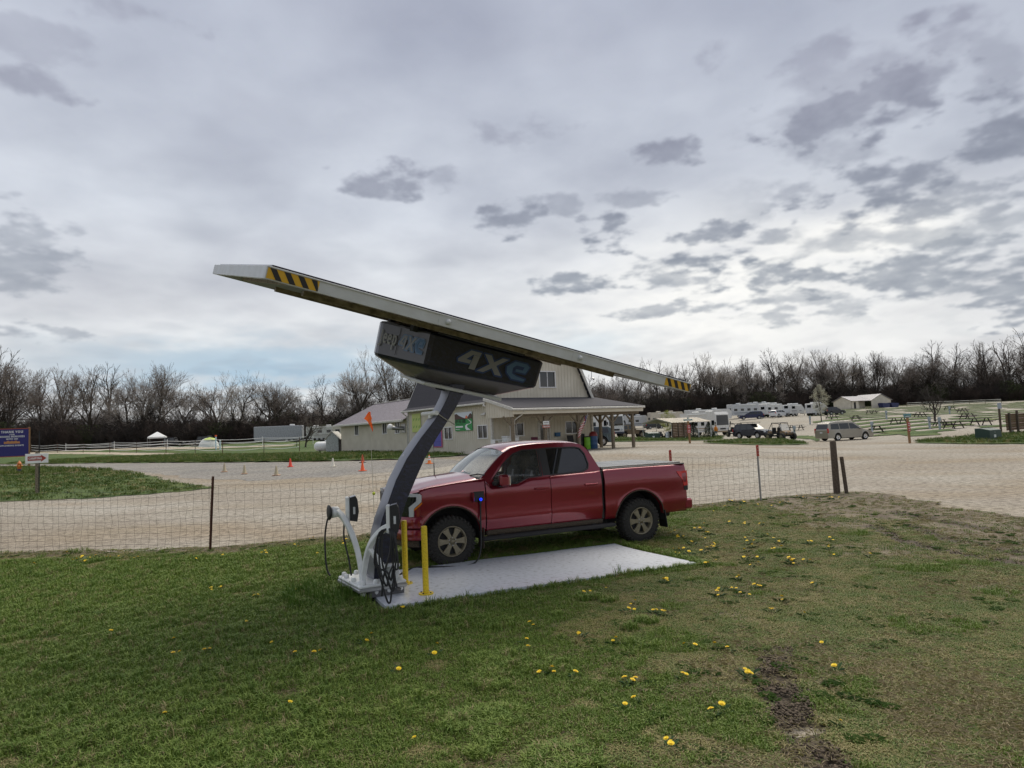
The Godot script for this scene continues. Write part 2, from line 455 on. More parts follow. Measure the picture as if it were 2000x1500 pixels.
func topo_material() -> StandardMaterial3D:
	var n := FastNoiseLite.new(); n.seed = 77; n.frequency = 0.006; n.fractal_octaves = 3
	var src := n.get_seamless_image(1024, 1024); src.convert(Image.FORMAT_L8)
	var d := src.get_data(); var out := PackedByteArray(); out.resize(d.size() * 3)
	for y in 1024:
		for x in 1024:
			var i := y * 1024 + x
			var a := d[i] / 14; var b := d[y * 1024 + (x + 2) % 1024] / 14; var c := d[((y + 2) % 1024) * 1024 + x] / 14
			var line := a != b or a != c
			out[i * 3] = 44 if line else 17; out[i * 3 + 1] = 50 if line else 18; out[i * 3 + 2] = 82 if line else 27
	var im := Image.create_from_data(1024, 1024, false, Image.FORMAT_RGB8, out)
	var m := textured(Color.WHITE, 0.34, ImageTexture.create_from_image(im), 0.8)
	m.metallic_specular = 0.5
	return m

# ---------------------------------------------------------------- ground
func sm(a: float, b: float, t: float) -> float:
	return smoothstep(a, b, t)

func soft(t: float) -> float:
	return 0.5 * (t + sqrt(t * t + 100.0))

func land(x: float, z: float) -> float:
	var d := minf(-z, 290.0)
	var h := 0.64 * sm(24.0, 46.0, d) * (1.0 - sm(9.0, 26.0, x))
	h += 1.1 * sm(75.0, 140.0, d) * (1.0 - sm(-5.0, 25.0, x))
	var f := sm(30.0, 62.0, x)
	h += 0.028 * (soft(d - 48.0) - soft(-73.0)) * f + 0.022 * (soft(d - 105.0) - soft(-130.0)) * (1.0 - f) * sm(-5.0, 15.0, x)
	return h

func on(x: float, z: float, up := 0.0) -> Vector3:
	return Vector3(x, land(x, z) + up, z)

func graded(lo: float, hi: float, mid: float, fine: float, growth: float, most: float) -> Array:
	var out := [mid]; var s := fine; var t := mid
	while t < hi:
		t += s; out.append(t); s = minf(s * growth, most)
	s = fine; t = mid
	while t > lo:
		t -= s; out.push_front(t); s = minf(s * growth, most)
	return out

func surface(called: String, pos: PackedVector3Array, col: PackedColorArray, m: Material, parent: Node) -> MeshInstance3D:
	var st := SurfaceTool.new(); st.begin(Mesh.PRIMITIVE_TRIANGLES); st.set_smooth_group(0)
	for i in pos.size():
		st.set_color(col[i]); st.add_vertex(pos[i])
	st.index()
	return part(called, st, m, parent)

# a sheet of ground cut to `poly` (x, z), lying `lift` above the land
func sheet(called: String, poly: PackedVector2Array, cell: float, lift: float, m: Material, tint: Callable, relief = null, kind := "structure") -> MeshInstance3D:
	if Geometry2D.is_polygon_clockwise(poly):
		poly = poly.duplicate(); poly.reverse()
	var lo := poly[0]; var hi := poly[0]
	for p in poly:
		lo = lo.min(p); hi = hi.max(p)
	var pos := PackedVector3Array(); var col := PackedColorArray()
	var x := floorf(lo.x / cell) * cell
	while x < hi.x:
		var z := floorf(lo.y / cell) * cell
		while z < hi.y:
			var sq := rect2(x, z, x + cell, z + cell)
			var inside := 0
			for p in sq:
				if Geometry2D.is_point_in_polygon(p, poly): inside += 1
			var bits := []
			if inside == 4: bits = [sq]
			else: bits = Geometry2D.intersect_polygons(sq, poly)
			for b in bits:
				var ix := Geometry2D.triangulate_polygon(b)
				for i in range(0, ix.size(), 3):
					var q := [b[ix[i]], b[ix[i + 1]], b[ix[i + 2]]]
					if (q[1] - q[0]).cross(q[2] - q[0]) < 0.0:
						var t = q[1]; q[1] = q[2]; q[2] = t
					for v in q:
						pos.append(Vector3(v.x, land(v.x, v.y) + lift + (relief.call(v.x, v.y) if relief else 0.0), v.y)); col.append(tint.call(v.x, v.y))
			z += cell
		x += cell
	var o := surface(called, pos, col, m, self)
	tag(o, "", "", "", kind)
	return o

func ragged(pts: Array, step: float, amp: float) -> PackedVector2Array:
	var out := PackedVector2Array()
	for i in pts.size():
		var a: Vector2 = pts[i]; var b: Vector2 = pts[(i + 1) % pts.size()]
		var n := maxi(1, int(a.distance_to(b) / step)); var side := (b - a).orthogonal().normalized()
		for k in n:
			var p := a.lerp(b, float(k) / n)
			out.append(p + side * wobble.get_noise_2d(p.x * 2.0, p.y * 2.0) * amp)
	return out

func V(a: Array) -> Array:
	var out := []
	for i in range(0, a.size(), 2):
		out.append(Vector2(a[i], a[i + 1]))
	return out

var lawn_poly: PackedVector2Array
func lawn_green(x: float, z: float) -> float:
	# 1 lush, 0 thin straw-coloured turf
	var n := patch.get_noise_2d(x * 2.2, z * 2.2)
	var g := 1.0 - 0.9 * sm(-2.4, 2.8, x - 0.05 * (-z - 6.0) + n * 2.4)
	g = maxf(g, 0.9 * (1.0 - sm(0.05, 0.5, absf(pad_side(x, z)) )))
	g -= sm(0.30, 0.55, patch.get_noise_2d(x * 5.0 + 30.0, z * 5.0)) * 0.8
	var strip := fence_gap(x, z)
	g *= sm(0.2, 1.3, strip)
	g = maxf(g, sm(0.16, 0.6, patch.get_noise_2d(x * 4.2 + 90.0, z * 4.2 + 40.0)) * 0.7)
	return clampf(g, 0.0, 1.0)

func fence_gap(x: float, z: float) -> float:
	# metres from the fence line, towards the camera
	var fz := -13.96 - 0.363 * (x + 6.24) if x > -6.24 else -13.96 - 0.12 * (-6.24 - x)
	return (z - fz) * 0.94

func pad_side(x: float, z: float) -> float:
	# distance from the edge of the grey slab (negative on it)
	var v := Vector2(x + 2.12, z + 9.11)
	var e := v.dot(Vector2(0.9135, -0.4067)); var m := v.dot(Vector2(0.4067, 0.9135))
	return maxf(maxf(0.12 - e, e - 4.97), maxf(-1.60 - m, m - 0.62))

func bare(x: float, z: float) -> float:
	# bare earth: worn ground and wheel tracks towards the drive
	var n := patch.get_noise_2d(x * 3.0 + 9.0, z * 3.0)
	var b := sm(0.0, 2.8, x - 5.0 + n * 3.0) * sm(-6.0, -9.5, z) * 0.95
	b = maxf(b, sm(0.2, 0.55, patch.get_noise_2d(x * 5.0, z * 5.0 + 70.0)) * 0.5 * sm(0.3, 2.5, x))
	b = maxf(b, 0.8 * (1.0 - sm(0.0, 0.9, fence_gap(x, z) - n * 0.7)))
	b = maxf(b, rut(x, z))
	return clampf(b, 0.0, 1.0)

const RUTS := [[2.4, -6.5, 2.12, -5.9, 0.17], [2.12, -5.9, 2.0, -5.4, 0.17], [2.0, -5.4, 1.92, -5.0, 0.18], [1.92, -5.0, 1.8, -4.3, 0.18],
	[7.0, -13.6, 6.55, -11.9, 0.16], [6.55, -11.9, 6.7, -10.6, 0.17], [6.7, -10.6, 7.2, -9.2, 0.17], [7.7, -13.7, 7.3, -11.8, 0.17], [7.3, -11.8, 7.6, -10.4, 0.17], [7.6, -10.4, 8.3, -9.4, 0.18], [8.2, -11.2, 11.0, -12.6, 0.2], [8.4, -15.4, 8.6, -12.6, 0.18]]

func rut(x: float, z: float) -> float:
	var best := 0.0
	for r in RUTS:
		var p := Geometry2D.get_closest_point_to_segment(Vector2(x, z), Vector2(r[0], r[1]), Vector2(r[2], r[3]))
		var d := p.distance_to(Vector2(x, z))
		if d < 0.5:
			best = maxf(best, 1.0 - sm(r[4] * 0.6, r[4] * 1.25, d + wobble.get_noise_2d(x * 9.0, z * 9.0) * 0.12))
	return best

func build_ground():
	# the gravelled land itself
	var xs := graded(-1200.0, 1200.0, 0.0, 1.2, 1.035, 60.0); var zs := graded(-1600.0, 60.0, -30.0, 1.0, 1.035, 60.0)
	var pos := PackedVector3Array(); var col := PackedColorArray()
	var tone := func(x: float, z: float) -> Color:
		var n := patch.get_noise_2d(x * 0.7, z * 0.7); var f := patch.get_noise_2d(x * 3.0, z * 1.6)
		var c := Color(0.40, 0.375, 0.33).lerp(Color(0.335, 0.30, 0.25), clampf(0.3 + n * 1.5 + f * 0.6, 0, 1))
		c = c.lerp(Color(0.46, 0.445, 0.405), clampf(-n * 1.6 + f * 0.6, 0, 1))
		c = c.lerp(Color(0.33, 0.27, 0.19), clampf(patch.get_noise_2d(x * 0.45 + 60.0, z * 0.9) * 2.2 - 0.25, 0, 0.8))
		return c.lerp(Color(0.48, 0.46, 0.41), 0.6 * sm(60.0, 72.0, -z) * sm(22.0, 34.0, x))
	for i in xs.size() - 1:
		for k in zs.size() - 1:
			var q := [Vector2(xs[i], zs[k]), Vector2(xs[i + 1], zs[k]), Vector2(xs[i + 1], zs[k + 1]), Vector2(xs[i], zs[k + 1])]
			for t in [0, 1, 2, 0, 2, 3]:
				var v: Vector2 = q[t]
				pos.append(Vector3(v.x, land(v.x, v.y), v.y)); col.append(tone.call(v.x, v.y))
	tag(surface("ground", pos, col, M.gravel, self), "pale compacted gravel of the yard and lanes", "", "", "structure")
	# grey stone of the side road and turning area
	var road := ragged(V([-100, -118, -60, -79.5, -40, -66, -24, -53.5, -13.5, -45.6, -7.5, -43.2, -5.0, -43.5, -3.0, -40, -4.0, -36, -9.0, -34.2, -13.0, -33.8, -17.5, -36.5, -24.5, -44, -42, -61, -75, -93, -110, -125]), 0.6, 0.7)
	sheet("gravel_road", road, 1.6, 0.006, M.gravel, func(x, z): return Color(0.25, 0.248, 0.246).lerp(Color(0.34, 0.33, 0.31), clampf(0.45 + patch.get_noise_2d(x * 1.5, z * 3.0) * 1.8, 0, 1)))
	# the mown lawn in front
	lawn_poly = ragged(V([-16, -14.95, -6.3, -14.3, 0, -16.5, 6.6, -19.1, 9.5, -19.9, 10.4, -18.3, 9.9, -15.6, 10.6, -12.5, 12.5, -9.5, 12.5, 6, -16, 6]), 0.25, 0.45)
	var tint := func(x: float, z: float) -> Color:
		var g := lawn_green(x, z); var b := bare(x, z); var n := patch.get_noise_2d(x * 9.0, z * 9.0)
		var c := Color(0.165, 0.145, 0.07).lerp(Color(0.07, 0.10, 0.026), clampf(g * 1.1 + n * 0.3, 0, 1))
		c = c.lerp(Color(0.245, 0.205, 0.145).lerp(Color(0.125, 0.096, 0.064), clampf(0.5 + n * 1.4, 0, 1)), b)
		c = c.lerp(Color(0.07, 0.053, 0.036), rut(x, z) * 0.9)
		return c
	var lumps := func(x: float, z: float) -> float:
		var r := rut(x, z)
		return 0.018 + patch.get_noise_2d(x * 2.0, z * 2.0) * 0.02 + wobble.get_noise_2d(x * 12.0, z * 12.0) * (0.008 + 0.045 * r) - r * 0.015
	sheet("lawn", lawn_poly, 0.16, 0.02, M.soil, tint, lumps)
	# turf beyond
	var green := func(x: float, z: float) -> Color:
		var n := patch.get_noise_2d(x * 0.9, z * 0.9); var f := patch.get_noise_2d(x * 6.0, z * 6.0)
		return Color(0.066, 0.122, 0.016).lerp(Color(0.14, 0.17, 0.036), clampf(0.25 + n * 1.3 + f * 0.8, 0, 1))
	var bumps := func(x: float, z: float) -> float: return 0.03 + 0.05 * wobble.get_noise_2d(x * 2.0, z * 2.0)
	sheet("grass_verge", ragged(V([-52, -66.5, -41.5, -59.5, -30, -48, -23.9, -42.5, -17.3, -34.5, -13.6, -31.0, -15.7, -29.4, -17.7, -28.8, -22, -29, -30, -30.5, -50, -36]), 0.5, 0.5), 1.0, 0.02, M.turf, green)
	sheet("dirt_patch", ragged(V([-44, -57.5, -37, -52, -28.5, -45.2, -27.5, -43.5, -31, -43, -44, -50.5]), 0.5, 0.9), 1.0, 0.06, M.soil, func(x, z): return Color(0.36, 0.28, 0.19).lerp(Color(0.25, 0.2, 0.13), clampf(0.5 + patch.get_noise_2d(x * 4.0, z * 4.0) * 2.0, 0, 1)))
	sheet("grass_bank", ragged(V([-110, -126, -60, -80.2, -40, -66.6, -24, -54, -13.6, -46.1, -7.6, -43.9, -4.5, -44.9, -3.0, -46.5, -8, -56.5, -17, -69, -21.2, -69.5, -24, -73, -40, -87, -110, -140]), 0.5, 0.6), 1.2, 0.03, M.turf, green, func(x, z): return 0.03 + 0.08 * wobble.get_noise_2d(x * 1.3, z * 1.3))
	sheet("field", ragged(V([-24, -74.5, -31, -80, -52, -101, -74, -119, -110, -143, -160, -190, -160, -260, 4, -260, 4, -120, -14, -90]), 1.5, 0.8), 4.0, 0.03, M.turf, green)
	sheet("sand_track", ragged(V([-24.5, -73.2, -30, -77.5, -47, -94, -73, -117, -110, -141, -110, -138, -66, -106, -45, -88, -30, -75]), 0.8, 0.6), 2.0, 0.09, M.gravel, func(x, z): return Color(0.56, 0.50, 0.40))
	sheet("sand_track", ragged(V([-35, -107, -50, -109, -72, -124, -110, -139, -110, -150, -70, -135, -52, -116, -36, -112]), 0.8, 0.8), 2.0, 0.07, M.gravel, func(x, z): return Color(0.52, 0.47, 0.38))
	# islands of turf in the camp
	var isles := [[9, -68, 12.5, -66.5, 19.5, -76.5, 25.5, -84, 30, -98, 25.6, -101, 18, -92, 11.6, -86], [16.6, -60.2, 20.5, -68.5, 25, -78, 28.4, -75, 26.6, -64, 24.6, -57, 19.2, -54.2],
		[27.8, -62.9, 30.4, -70, 31.4, -78, 35, -86, 35, -80, 31.5, -70.5], [37.3, -64.6, 39.4, -70, 40.7, -76.8, 44, -75.6, 42, -68, 40, -64],
		[29.9, -51.4, 33, -54.6, 36, -56.9, 40.4, -58.8, 46, -59.5, 60, -68, 60, -60, 44, -50, 32.4, -42.8, 30.6, -46]]
	for q in isles:
		sheet("grass_island", ragged(V(q), 0.4, 0.5), 1.0, 0.02, M.turf, green, bumps)
	# rows of pitches climbing the slope: turf between gravel lanes
	var d := 69.0; var row := 0
	while d < 205.0:
		var deep := 3.2 + (d - 69.0) * 0.028
		var x0 := d * 0.405 + 4.0; var x1 := d * 0.86
		var x := x0 + (row % 3) * 3.0
		while x < x1:
			var w := 13.0 + 7.0 * absf(patch.get_noise_2d(x, d * 3.0)) * 2.0
			var zc := -d - (x - x0) * 0.10
			sheet("grass_island", ragged(V([x, -d - (x - x0) * 0.1, x + w, -d - (x + w - x0) * 0.1, x + w + 1.5, -d - deep - (x + w - x0) * 0.1, x + 1.5, -d - deep - (x - x0) * 0.1]), 1.0, 0.9), 2.5, 0.03, M.turf, green, bumps)
			x += w + 3.6
		d += deep + 3.4 + (d - 69.0) * 0.018; row += 1
	sheet("field", ragged(V([40, -216, 100, -216, 190, -236, 260, -250, 260, -330, -10, -330, -10, -200]), 2.0, 1.5), 6.0, 0.05, M.turf, func(x, z): return Color(0.115, 0.105, 0.05).lerp(Color(0.07, 0.09, 0.028), clampf(0.5 + patch.get_noise_2d(x, z) * 1.5, 0, 1)))
	sheet("woodland_floor", ragged(V([-400, -168, -90, -150, -20, -165, 10, -205, 60, -236, 150, -246, 260, -252, 500, -220, 700, -500, -400, -500]), 4.0, 3.0), 20.0, 0.12, M.turf, func(x, z): return Color(0.075, 0.06, 0.042))

# ---------------------------------------------------------------- buildings
func window(parent: Node, xf: Transform3D, w: float, h: float, called := "window", split := true, glass_mat: Material = null):
	# frame around an opening whose lower left corner is at the origin of xf (x right, y up, z out)
	var st := S(); var t := 0.07
	box(st, xf * Vector3(w * 0.5, -t * 0.4, 0.02), Vector3(w + 0.16, t, 0.10), xf.basis, 0.008)
	box(st, xf * Vector3(w * 0.5, h + t * 0.4, 0.02), Vector3(w + 0.10, t, 0.07), xf.basis, 0.008)
	for s in [0.0, 1.0]:
		box(st, xf * Vector3(w * s + (s - 0.5) * 0.05, h * 0.5, 0.021), Vector3(t, h - 0.02, 0.06), xf.basis, 0.008)
	var f := part(called, st, M.white_trim, parent)
	var n := 2 if split else 1
	for k in n:
		st = S(); box(st, xf * Vector3(w * (k + 0.5) / n, h * 0.5, -0.03 - 0.02 * k), Vector3(w / n - 0.045, h - 0.045, 0.012), xf.basis)
		part("pane", st, glass_mat if glass_mat else M.window, f)
	if split:
		st = S(); box(st, xf * Vector3(w * 0.5, h * 0.5, -0.005), Vector3(0.05, h - 0.03, 0.05), xf.basis, 0.006)
		part("mullion", st, M.white_trim, f)
	return f

func wall(parent: Node, called: String, xf: Transform3D, outline: Array, holes: Array, m: Material, rib := 0.3, deep := 0.14):
	# outline and holes in the wall's own x, y; outer face at z = 0
	var cuts := []; var hs := []
	for q in holes:
		hs.append(rect2(q[0], q[1], q[2], q[3])); cuts.append((q[0] + q[2]) * 0.5)
	cuts.sort()
	var ol := PackedVector2Array(V(outline))
	if Geometry2D.is_polygon_clockwise(ol): ol.reverse()
	var st := S()
	skin(st, holed(ol, hs, cuts), func(p): return xf * Vector3(p.x, p.y, 0), func(p): return xf * Vector3(p.x, p.y, -deep))
	var w := part(called, st, m, parent)
	# raised ribs of the metal sheeting, interrupted at the openings
	st = S()
	var lo := ol[0].x; var hi := ol[0].x
	for p in ol:
		lo = minf(lo, p.x); hi = maxf(hi, p.x)
	var x := lo + rib * 0.5
	while x < hi - 0.03:
		var strip := rect2(x - 0.035, -50, x + 0.035, 50)
		for piece in Geometry2D.intersect_polygons(ol, strip):
			var bits := [piece]
			for h in hs:
				var grown := Geometry2D.offset_polygon(h, 0.06)[0]; var nx := []
				for b in bits:
					nx.append_array(Geometry2D.clip_polygons(b, grown))
				bits = nx
			for b in bits:
				var y0: float = b[0].y; var y1: float = b[0].y
				for p in b:
					y0 = minf(y0, p.y); y1 = maxf(y1, p.y)
				box(st, xf * Vector3(x, (y0 + y1) * 0.5, 0.009), Vector3(0.07, y1 - y0 - 0.02, 0.036), xf.basis, 0.012)
		x += rib
	tag(part("siding_ribs", st, m, w), "", "", "", "stuff")
	return w

func ribbed_roof(parent: Node, called: String, a: Vector3, b: Vector3, c: Vector3, d: Vector3, m: Material, rib: float, thick := 0.06):
	# a, b along the eave, d, c along the ridge
	var st := S(); var n := (b - a).cross(d - a).normalized()
	if n.y < 0.0: n = -n
	quad(st, a + n * thick, b + n * thick, c + n * thick, d + n * thick); quad(st, a, d, c, b)
	quad(st, a, b, b + n * thick, a + n * thick); quad(st, d, d + n * thick, c + n * thick, c); quad(st, a, a + n * thick, d + n * thick, d); quad(st, b, c, c + n * thick, b + n * thick)
	var r := part(called, st, m, parent)
	if rib > 0.0:
		st = S(); var k := int(a.distance_to(b) / rib)
		for i in k + 1:
			var t := float(i) / k; var p := a.lerp(b, t) + n * (thick + 0.014); var q := d.lerp(c, t) + n * (thick + 0.014)
			var z := (q - p).normalized(); var x := z.cross(n).normalized()
			box(st, (p + q) * 0.5, Vector3(0.05, 0.03, p.distance_to(q) - 0.02), Basis(x, n, z), 0.008)
		tag(part("roof_ribs", st, m, r), "", "", "", "stuff")
	return r

func build_barn():
	var t := thing("barn_store", "tan metal barn with dark gambrel roof and a wide timber porch", "building", Vector3(-1.5, 0.64, -46.05), 33.62)
	var st := S(); box(st, Vector3(4.9, -0.35, -4.9), Vector3(11.6, 0.66, 17.0), Basis.IDENTITY, 0.02)
	part("foundation", st, textured(lin(0.36, 0.34, 0.31), 0.9, M.stain, 0.5), t)
	var left := Transform3D(Basis(Vector3(0, 0, 1), Vector3(0, 1, 0), Vector3(-1, 0, 0)), Vector3(0, 0, 0))
	var right := Transform3D(Basis(Vector3(0, 0, -1), Vector3(0, 1, 0), Vector3(1, 0, 0)), Vector3(8.8, 0, 0))
	var back := Transform3D(Basis(Vector3(-1, 0, 0), Vector3(0, 1, 0), Vector3(0, 0, -1)), Vector3(8.8, 0, -13.1))
	wall(t, "side_wall", left, [-13.1, 0, 0, 0, 0, 3.62, -13.1, 3.62], [[-1.76, 1.13, -0.55, 1.97], [-6.75, 1.13, -5.56, 1.97]], M.siding, 0.28)
	for w in [[-1.76, 1.21], [-6.75, 1.19]]:
		window(t, left * Transform3D(Basis.IDENTITY, Vector3(w[0], 1.13, 0)), w[1], 0.84)
	var gable := [0.15, 0, 8.65, 0, 8.65, 3.7, 7.52, 6.2, 4.4, 7.45, 1.28, 6.2, 0.15, 3.7]
	wall(t, "front_wall", Transform3D.IDENTITY, gable, [[1.5, 1.2, 2.58, 2.02], [3.9, 0.03, 4.82, 2.05], [6.32, 1.2, 7.5, 2.02], [4.18, 4.56, 5.53, 5.65]], M.siding, 0.28)
	window(t, Transform3D(Basis.IDENTITY, Vector3(1.5, 1.2, 0)), 1.08, 0.82); window(t, Transform3D(Basis.IDENTITY, Vector3(6.32, 1.2, 0)), 1.18, 0.82)
	window(t, Transform3D(Basis.IDENTITY, Vector3(4.18, 4.56, 0)), 1.35, 1.09)
	wall(t, "side_wall", right, [0, 0, 13.1, 0, 13.1, 3.62, 0, 3.62], [], M.siding, 0.6)
	wall(t, "back_wall", back, [0, 0, 8.8, 0, 8.8, 3.7, 7.52, 6.2, 4.4, 7.45, 1.28, 6.2, 0, 3.7], [], M.siding, 0.6)
	# door
	st = S(); box(st, Vector3(4.36, 1.03, -0.05), Vector3(0.88, 2.0, 0.05), Basis.IDENTITY, 0.006); var door := part("door", st, M.trim, t)
	st = S(); box(st, Vector3(4.36, 1.25, -0.02), Vector3(0.56, 1.15, 0.02)); part("pane", st, M.window, door)
	st = S(); box(st, Vector3(4.70, 1.0, 0.03), Vector3(0.05, 0.14, 0.05), Basis.IDENTITY, 0.01); part("handle", st, M.steel, door)
	st = S()
	for s in [[3.86, 1.06, 0.09, 2.12], [4.86, 1.06, 0.09, 2.12], [4.36, 2.11, 0.92, 0.09]]:
		box(st, Vector3(s[0], s[1], 0.025), Vector3(s[2], s[3], 0.05), Basis.IDENTITY, 0.006)
	part("door_frame", st, M.trim, t)
	# corner boards
	for q in [[0.02, 0.03], [8.78, 0.03], [0.02, -13.13]]:
		st = S(); box(st, Vector3(q[0], 1.8, q[1]), Vector3(0.16, 3.56, 0.16), Basis.IDENTITY, 0.01); part("corner_board", st, M.trim, t)
	# gambrel roof, dark shingles
	var prof := [Vector2(-0.42, 3.48), Vector2(0.05, 3.72), Vector2(1.28, 6.28), Vector2(4.4, 7.56), Vector2(7.52, 6.28), Vector2(8.75, 3.72), Vector2(9.2, 3.48)]
	var names := ["lower_roof", "lower_roof", "upper_roof", "upper_roof", "lower_roof", "lower_roof"]
	for i in 6:
		var p: Vector2 = prof[i]; var q: Vector2 = prof[i + 1]
		var z0 := 0.32 if i > 0 and i < 5 else 0.0
		ribbed_roof(t, names[i], Vector3(p.x, p.y, z0), Vector3(p.x, p.y, -13.4), Vector3(q.x, q.y, -13.4), Vector3(q.x, q.y, z0), M.shingle, 0.0, 0.07)
	st = S()
	for i in range(1, 5):
		var p: Vector2 = prof[i]; var q: Vector2 = prof[i + 1]
		for z in [0.345, -13.42]:
			var mid := Vector3((p.x + q.x) * 0.5, (p.y + q.y) * 0.5 - 0.05, z); var dir := Vector3(q.x - p.x, q.y - p.y, 0).normalized()
			st = S(); box(st, mid, Vector3(p.distance_to(q), 0.22, 0.05), Basis(dir, Vector3(0, 0, 1).cross(dir), Vector3(0, 0, 1)), 0.01); part("rake_board", st, M.trim, t)
	# gutters
	for q in [[-0.48, 3.46, -6.7, 13.6], [9.26, 3.46, -6.7, 13.6]]:
		st = S(); box(st, Vector3(q[0], q[1], q[2]), Vector3(0.13, 0.13, q[3]), Basis.IDENTITY, 0.03); part("gutter", st, M.trim, t)
	st = S(); tube(st, [Vector3(-0.48, 3.4, -13.2), Vector3(-0.3, 3.2, -13.2), Vector3(-0.1, 3.1, -13.2), Vector3(-0.1, 0.1, -13.2)], 0.045, 6); part("downpipe", st, M.trim, t)
	# porch
	ribbed_roof(t, "porch_roof", Vector3(-0.55, 2.92, 3.5), Vector3(10.75, 2.92, 3.5), Vector3(9.0, 3.74, 0.01), Vector3(-0.55, 3.74, 0.01), M.shingle, 0.0, 0.07)
	ribbed_roof(t, "porch_roof", Vector3(10.75, 2.92, 3.5), Vector3(10.75, 2.92, -6.0), Vector3(9.0, 3.74, -6.0), Vector3(9.0, 3.74, 0.01), M.shingle, 0.0, 0.07)
	st = S(); box(st, Vector3(5.1, 2.87, 3.55), Vector3(11.5, 0.15, 0.13), Basis.IDENTITY, 0.03); part("gutter", st, M.trim, t)
	st = S(); box(st, Vector3(5.1, 2.68, 3.44), Vector3(11.3, 0.22, 0.05), Basis.IDENTITY, 0.01); part("fascia", st, M.siding, t)
	st = S(); box(st, Vector3(10.82, 2.87, -1.2), Vector3(0.12, 0.15, 9.4), Basis.IDENTITY, 0.03); part("gutter", st, M.trim, t)
	st = S(); quad(st, Vector3(-0.5, 2.84, 3.4), Vector3(-0.5, 3.66, 0.0), Vector3(8.9, 3.66, 0.0), Vector3(10.6, 2.84, 3.4)); quad(st, Vector3(10.6, 2.84, 3.4), Vector3(8.9, 3.66, 0.0), Vector3(8.9, 3.66, -6.0), Vector3(10.6, 2.84, -6.0))
	part("porch_ceiling", st, M.siding, t)
	wall(t, "porch_gable", Transform3D(Basis(Vector3(0, 0, 1), Vector3(0, 1, 0), Vector3(-1, 0, 0)), Vector3(-0.42, 0, 0)), [0.05, 2.42, 3.3, 2.42, 3.3, 2.86, 0.05, 3.66], [], M.siding, 0.3, 0.08)
	st = S(); var rd := Vector3(0, -0.82, 3.5).normalized(); box(st, Vector3(-0.58, 3.30, 1.76), Vector3(0.05, 0.2, 3.62), Basis(Vector3(1, 0, 0), rd.cross(Vector3(1, 0, 0)), rd), 0.01); part("rake_board", st, M.trim, t)
	st = S(); box(st, Vector3(5.1, 2.50, 3.1), Vector3(11.0, 0.2, 0.1), Basis.IDENTITY, 0.01); part("beam", st, M.post_wood, t)
	st = S(); box(st, Vector3(10.05, 2.50, -1.5), Vector3(0.1, 0.2, 9.0), Basis.IDENTITY, 0.01); part("beam", st, M.post_wood, t)
	for q in [[-0.35, 3.1, 1], [2.2, 3.1, 1], [5.0, 3.1, 1], [8.05, 3.1, 1], [9.98, 3.1, 2], [9.98, -0.4, 0], [9.98, -4.6, 0]]:
		st = S(); box(st, Vector3(q[0], 1.2, q[1]), Vector3(0.19, 2.42, 0.19), Basis.IDENTITY, 0.015); var post := part("post", st, M.post_wood, t)
		for s in [-1, 1]:
			if q[2] == 2 and s == 1: continue
			st = S(); var along := Vector3(s, 0, 0) if q[2] else Vector3(0, 0, s)
			var dir := (along + Vector3.UP).normalized()
			box(st, Vector3(q[0], 2.12, q[1]) + along * 0.34, Vector3(0.09, 0.95, 0.12), Basis(dir.cross(Vector3.UP.cross(dir).normalized()), dir, Vector3.UP.cross(dir).normalized()), 0.01)
			part("brace", st, M.post_wood, post)
	st = S(); tube(st, [Vector3(0.3, 2.8, 3.5), Vector3(0.25, 2.55, 3.35), Vector3(-0.1, 2.3, 3.2), Vector3(-0.22, 2.2, 3.12), Vector3(-0.22, 0.05, 3.12)], 0.045, 6); part("downpipe", st, M.trim, t)
	for x in [1.0, 2.9, 4.3, 7.0]:
		st = S(); lathe(st, [Vector2(0, -0.07), Vector2(0.055, -0.04), Vector2(0.06, 0.0), Vector2(0.03, 0.05), Vector2(0.0, 0.06)], 8, Transform3D(Basis.IDENTITY, Vector3(x, 2.48, 2.6))); part("bulb", st, M.white, t)
	# twin floodlight on the corner and a camera
	st = S()
	for s in [-0.14, 0.14]:
		lathe(st, [Vector2(0.0, 0.1), Vector2(0.05, 0.1), Vector2(0.085, -0.09), Vector2(0.0, -0.08)], 8, Transform3D(Basis(Vector3(1, 0, 0), deg_to_rad(70.0)), Vector3(-0.16, 2.75, -0.75 + s)))
	box(st, Vector3(-0.05, 2.8, -0.75), Vector3(0.1, 0.12, 0.14), Basis.IDENTITY, 0.01)
	part("floodlight", st, M.white_trim, t)
	st = S(); lathe(st, [Vector2(0, 0.12), Vector2(0.07, 0.1), Vector2(0.07, -0.08), Vector2(0, -0.12)], 8, Transform3D(Basis(Vector3(0, 0, 1), 1.2), Vector3(-0.5, 3.3, 0.0))); part("lamp", st, M.white_trim, t)
	# slender antenna on the far roof edge
	st = S(); tube(st, [Vector3(8.5, 4.9, 0.3), Vector3(8.75, 5.1, 0.3), Vector3(8.75, 5.9, 0.3)], 0.025, 5); lathe(st, [Vector2(0, 0.05), Vector2(0.12, 0.02), Vector2(0.0, -0.02)], 8, Transform3D(Basis(Vector3(1, 0, 0), 1.2), Vector3(8.85, 5.15, 0.36)))
	part("antenna", st, M.steel, t)

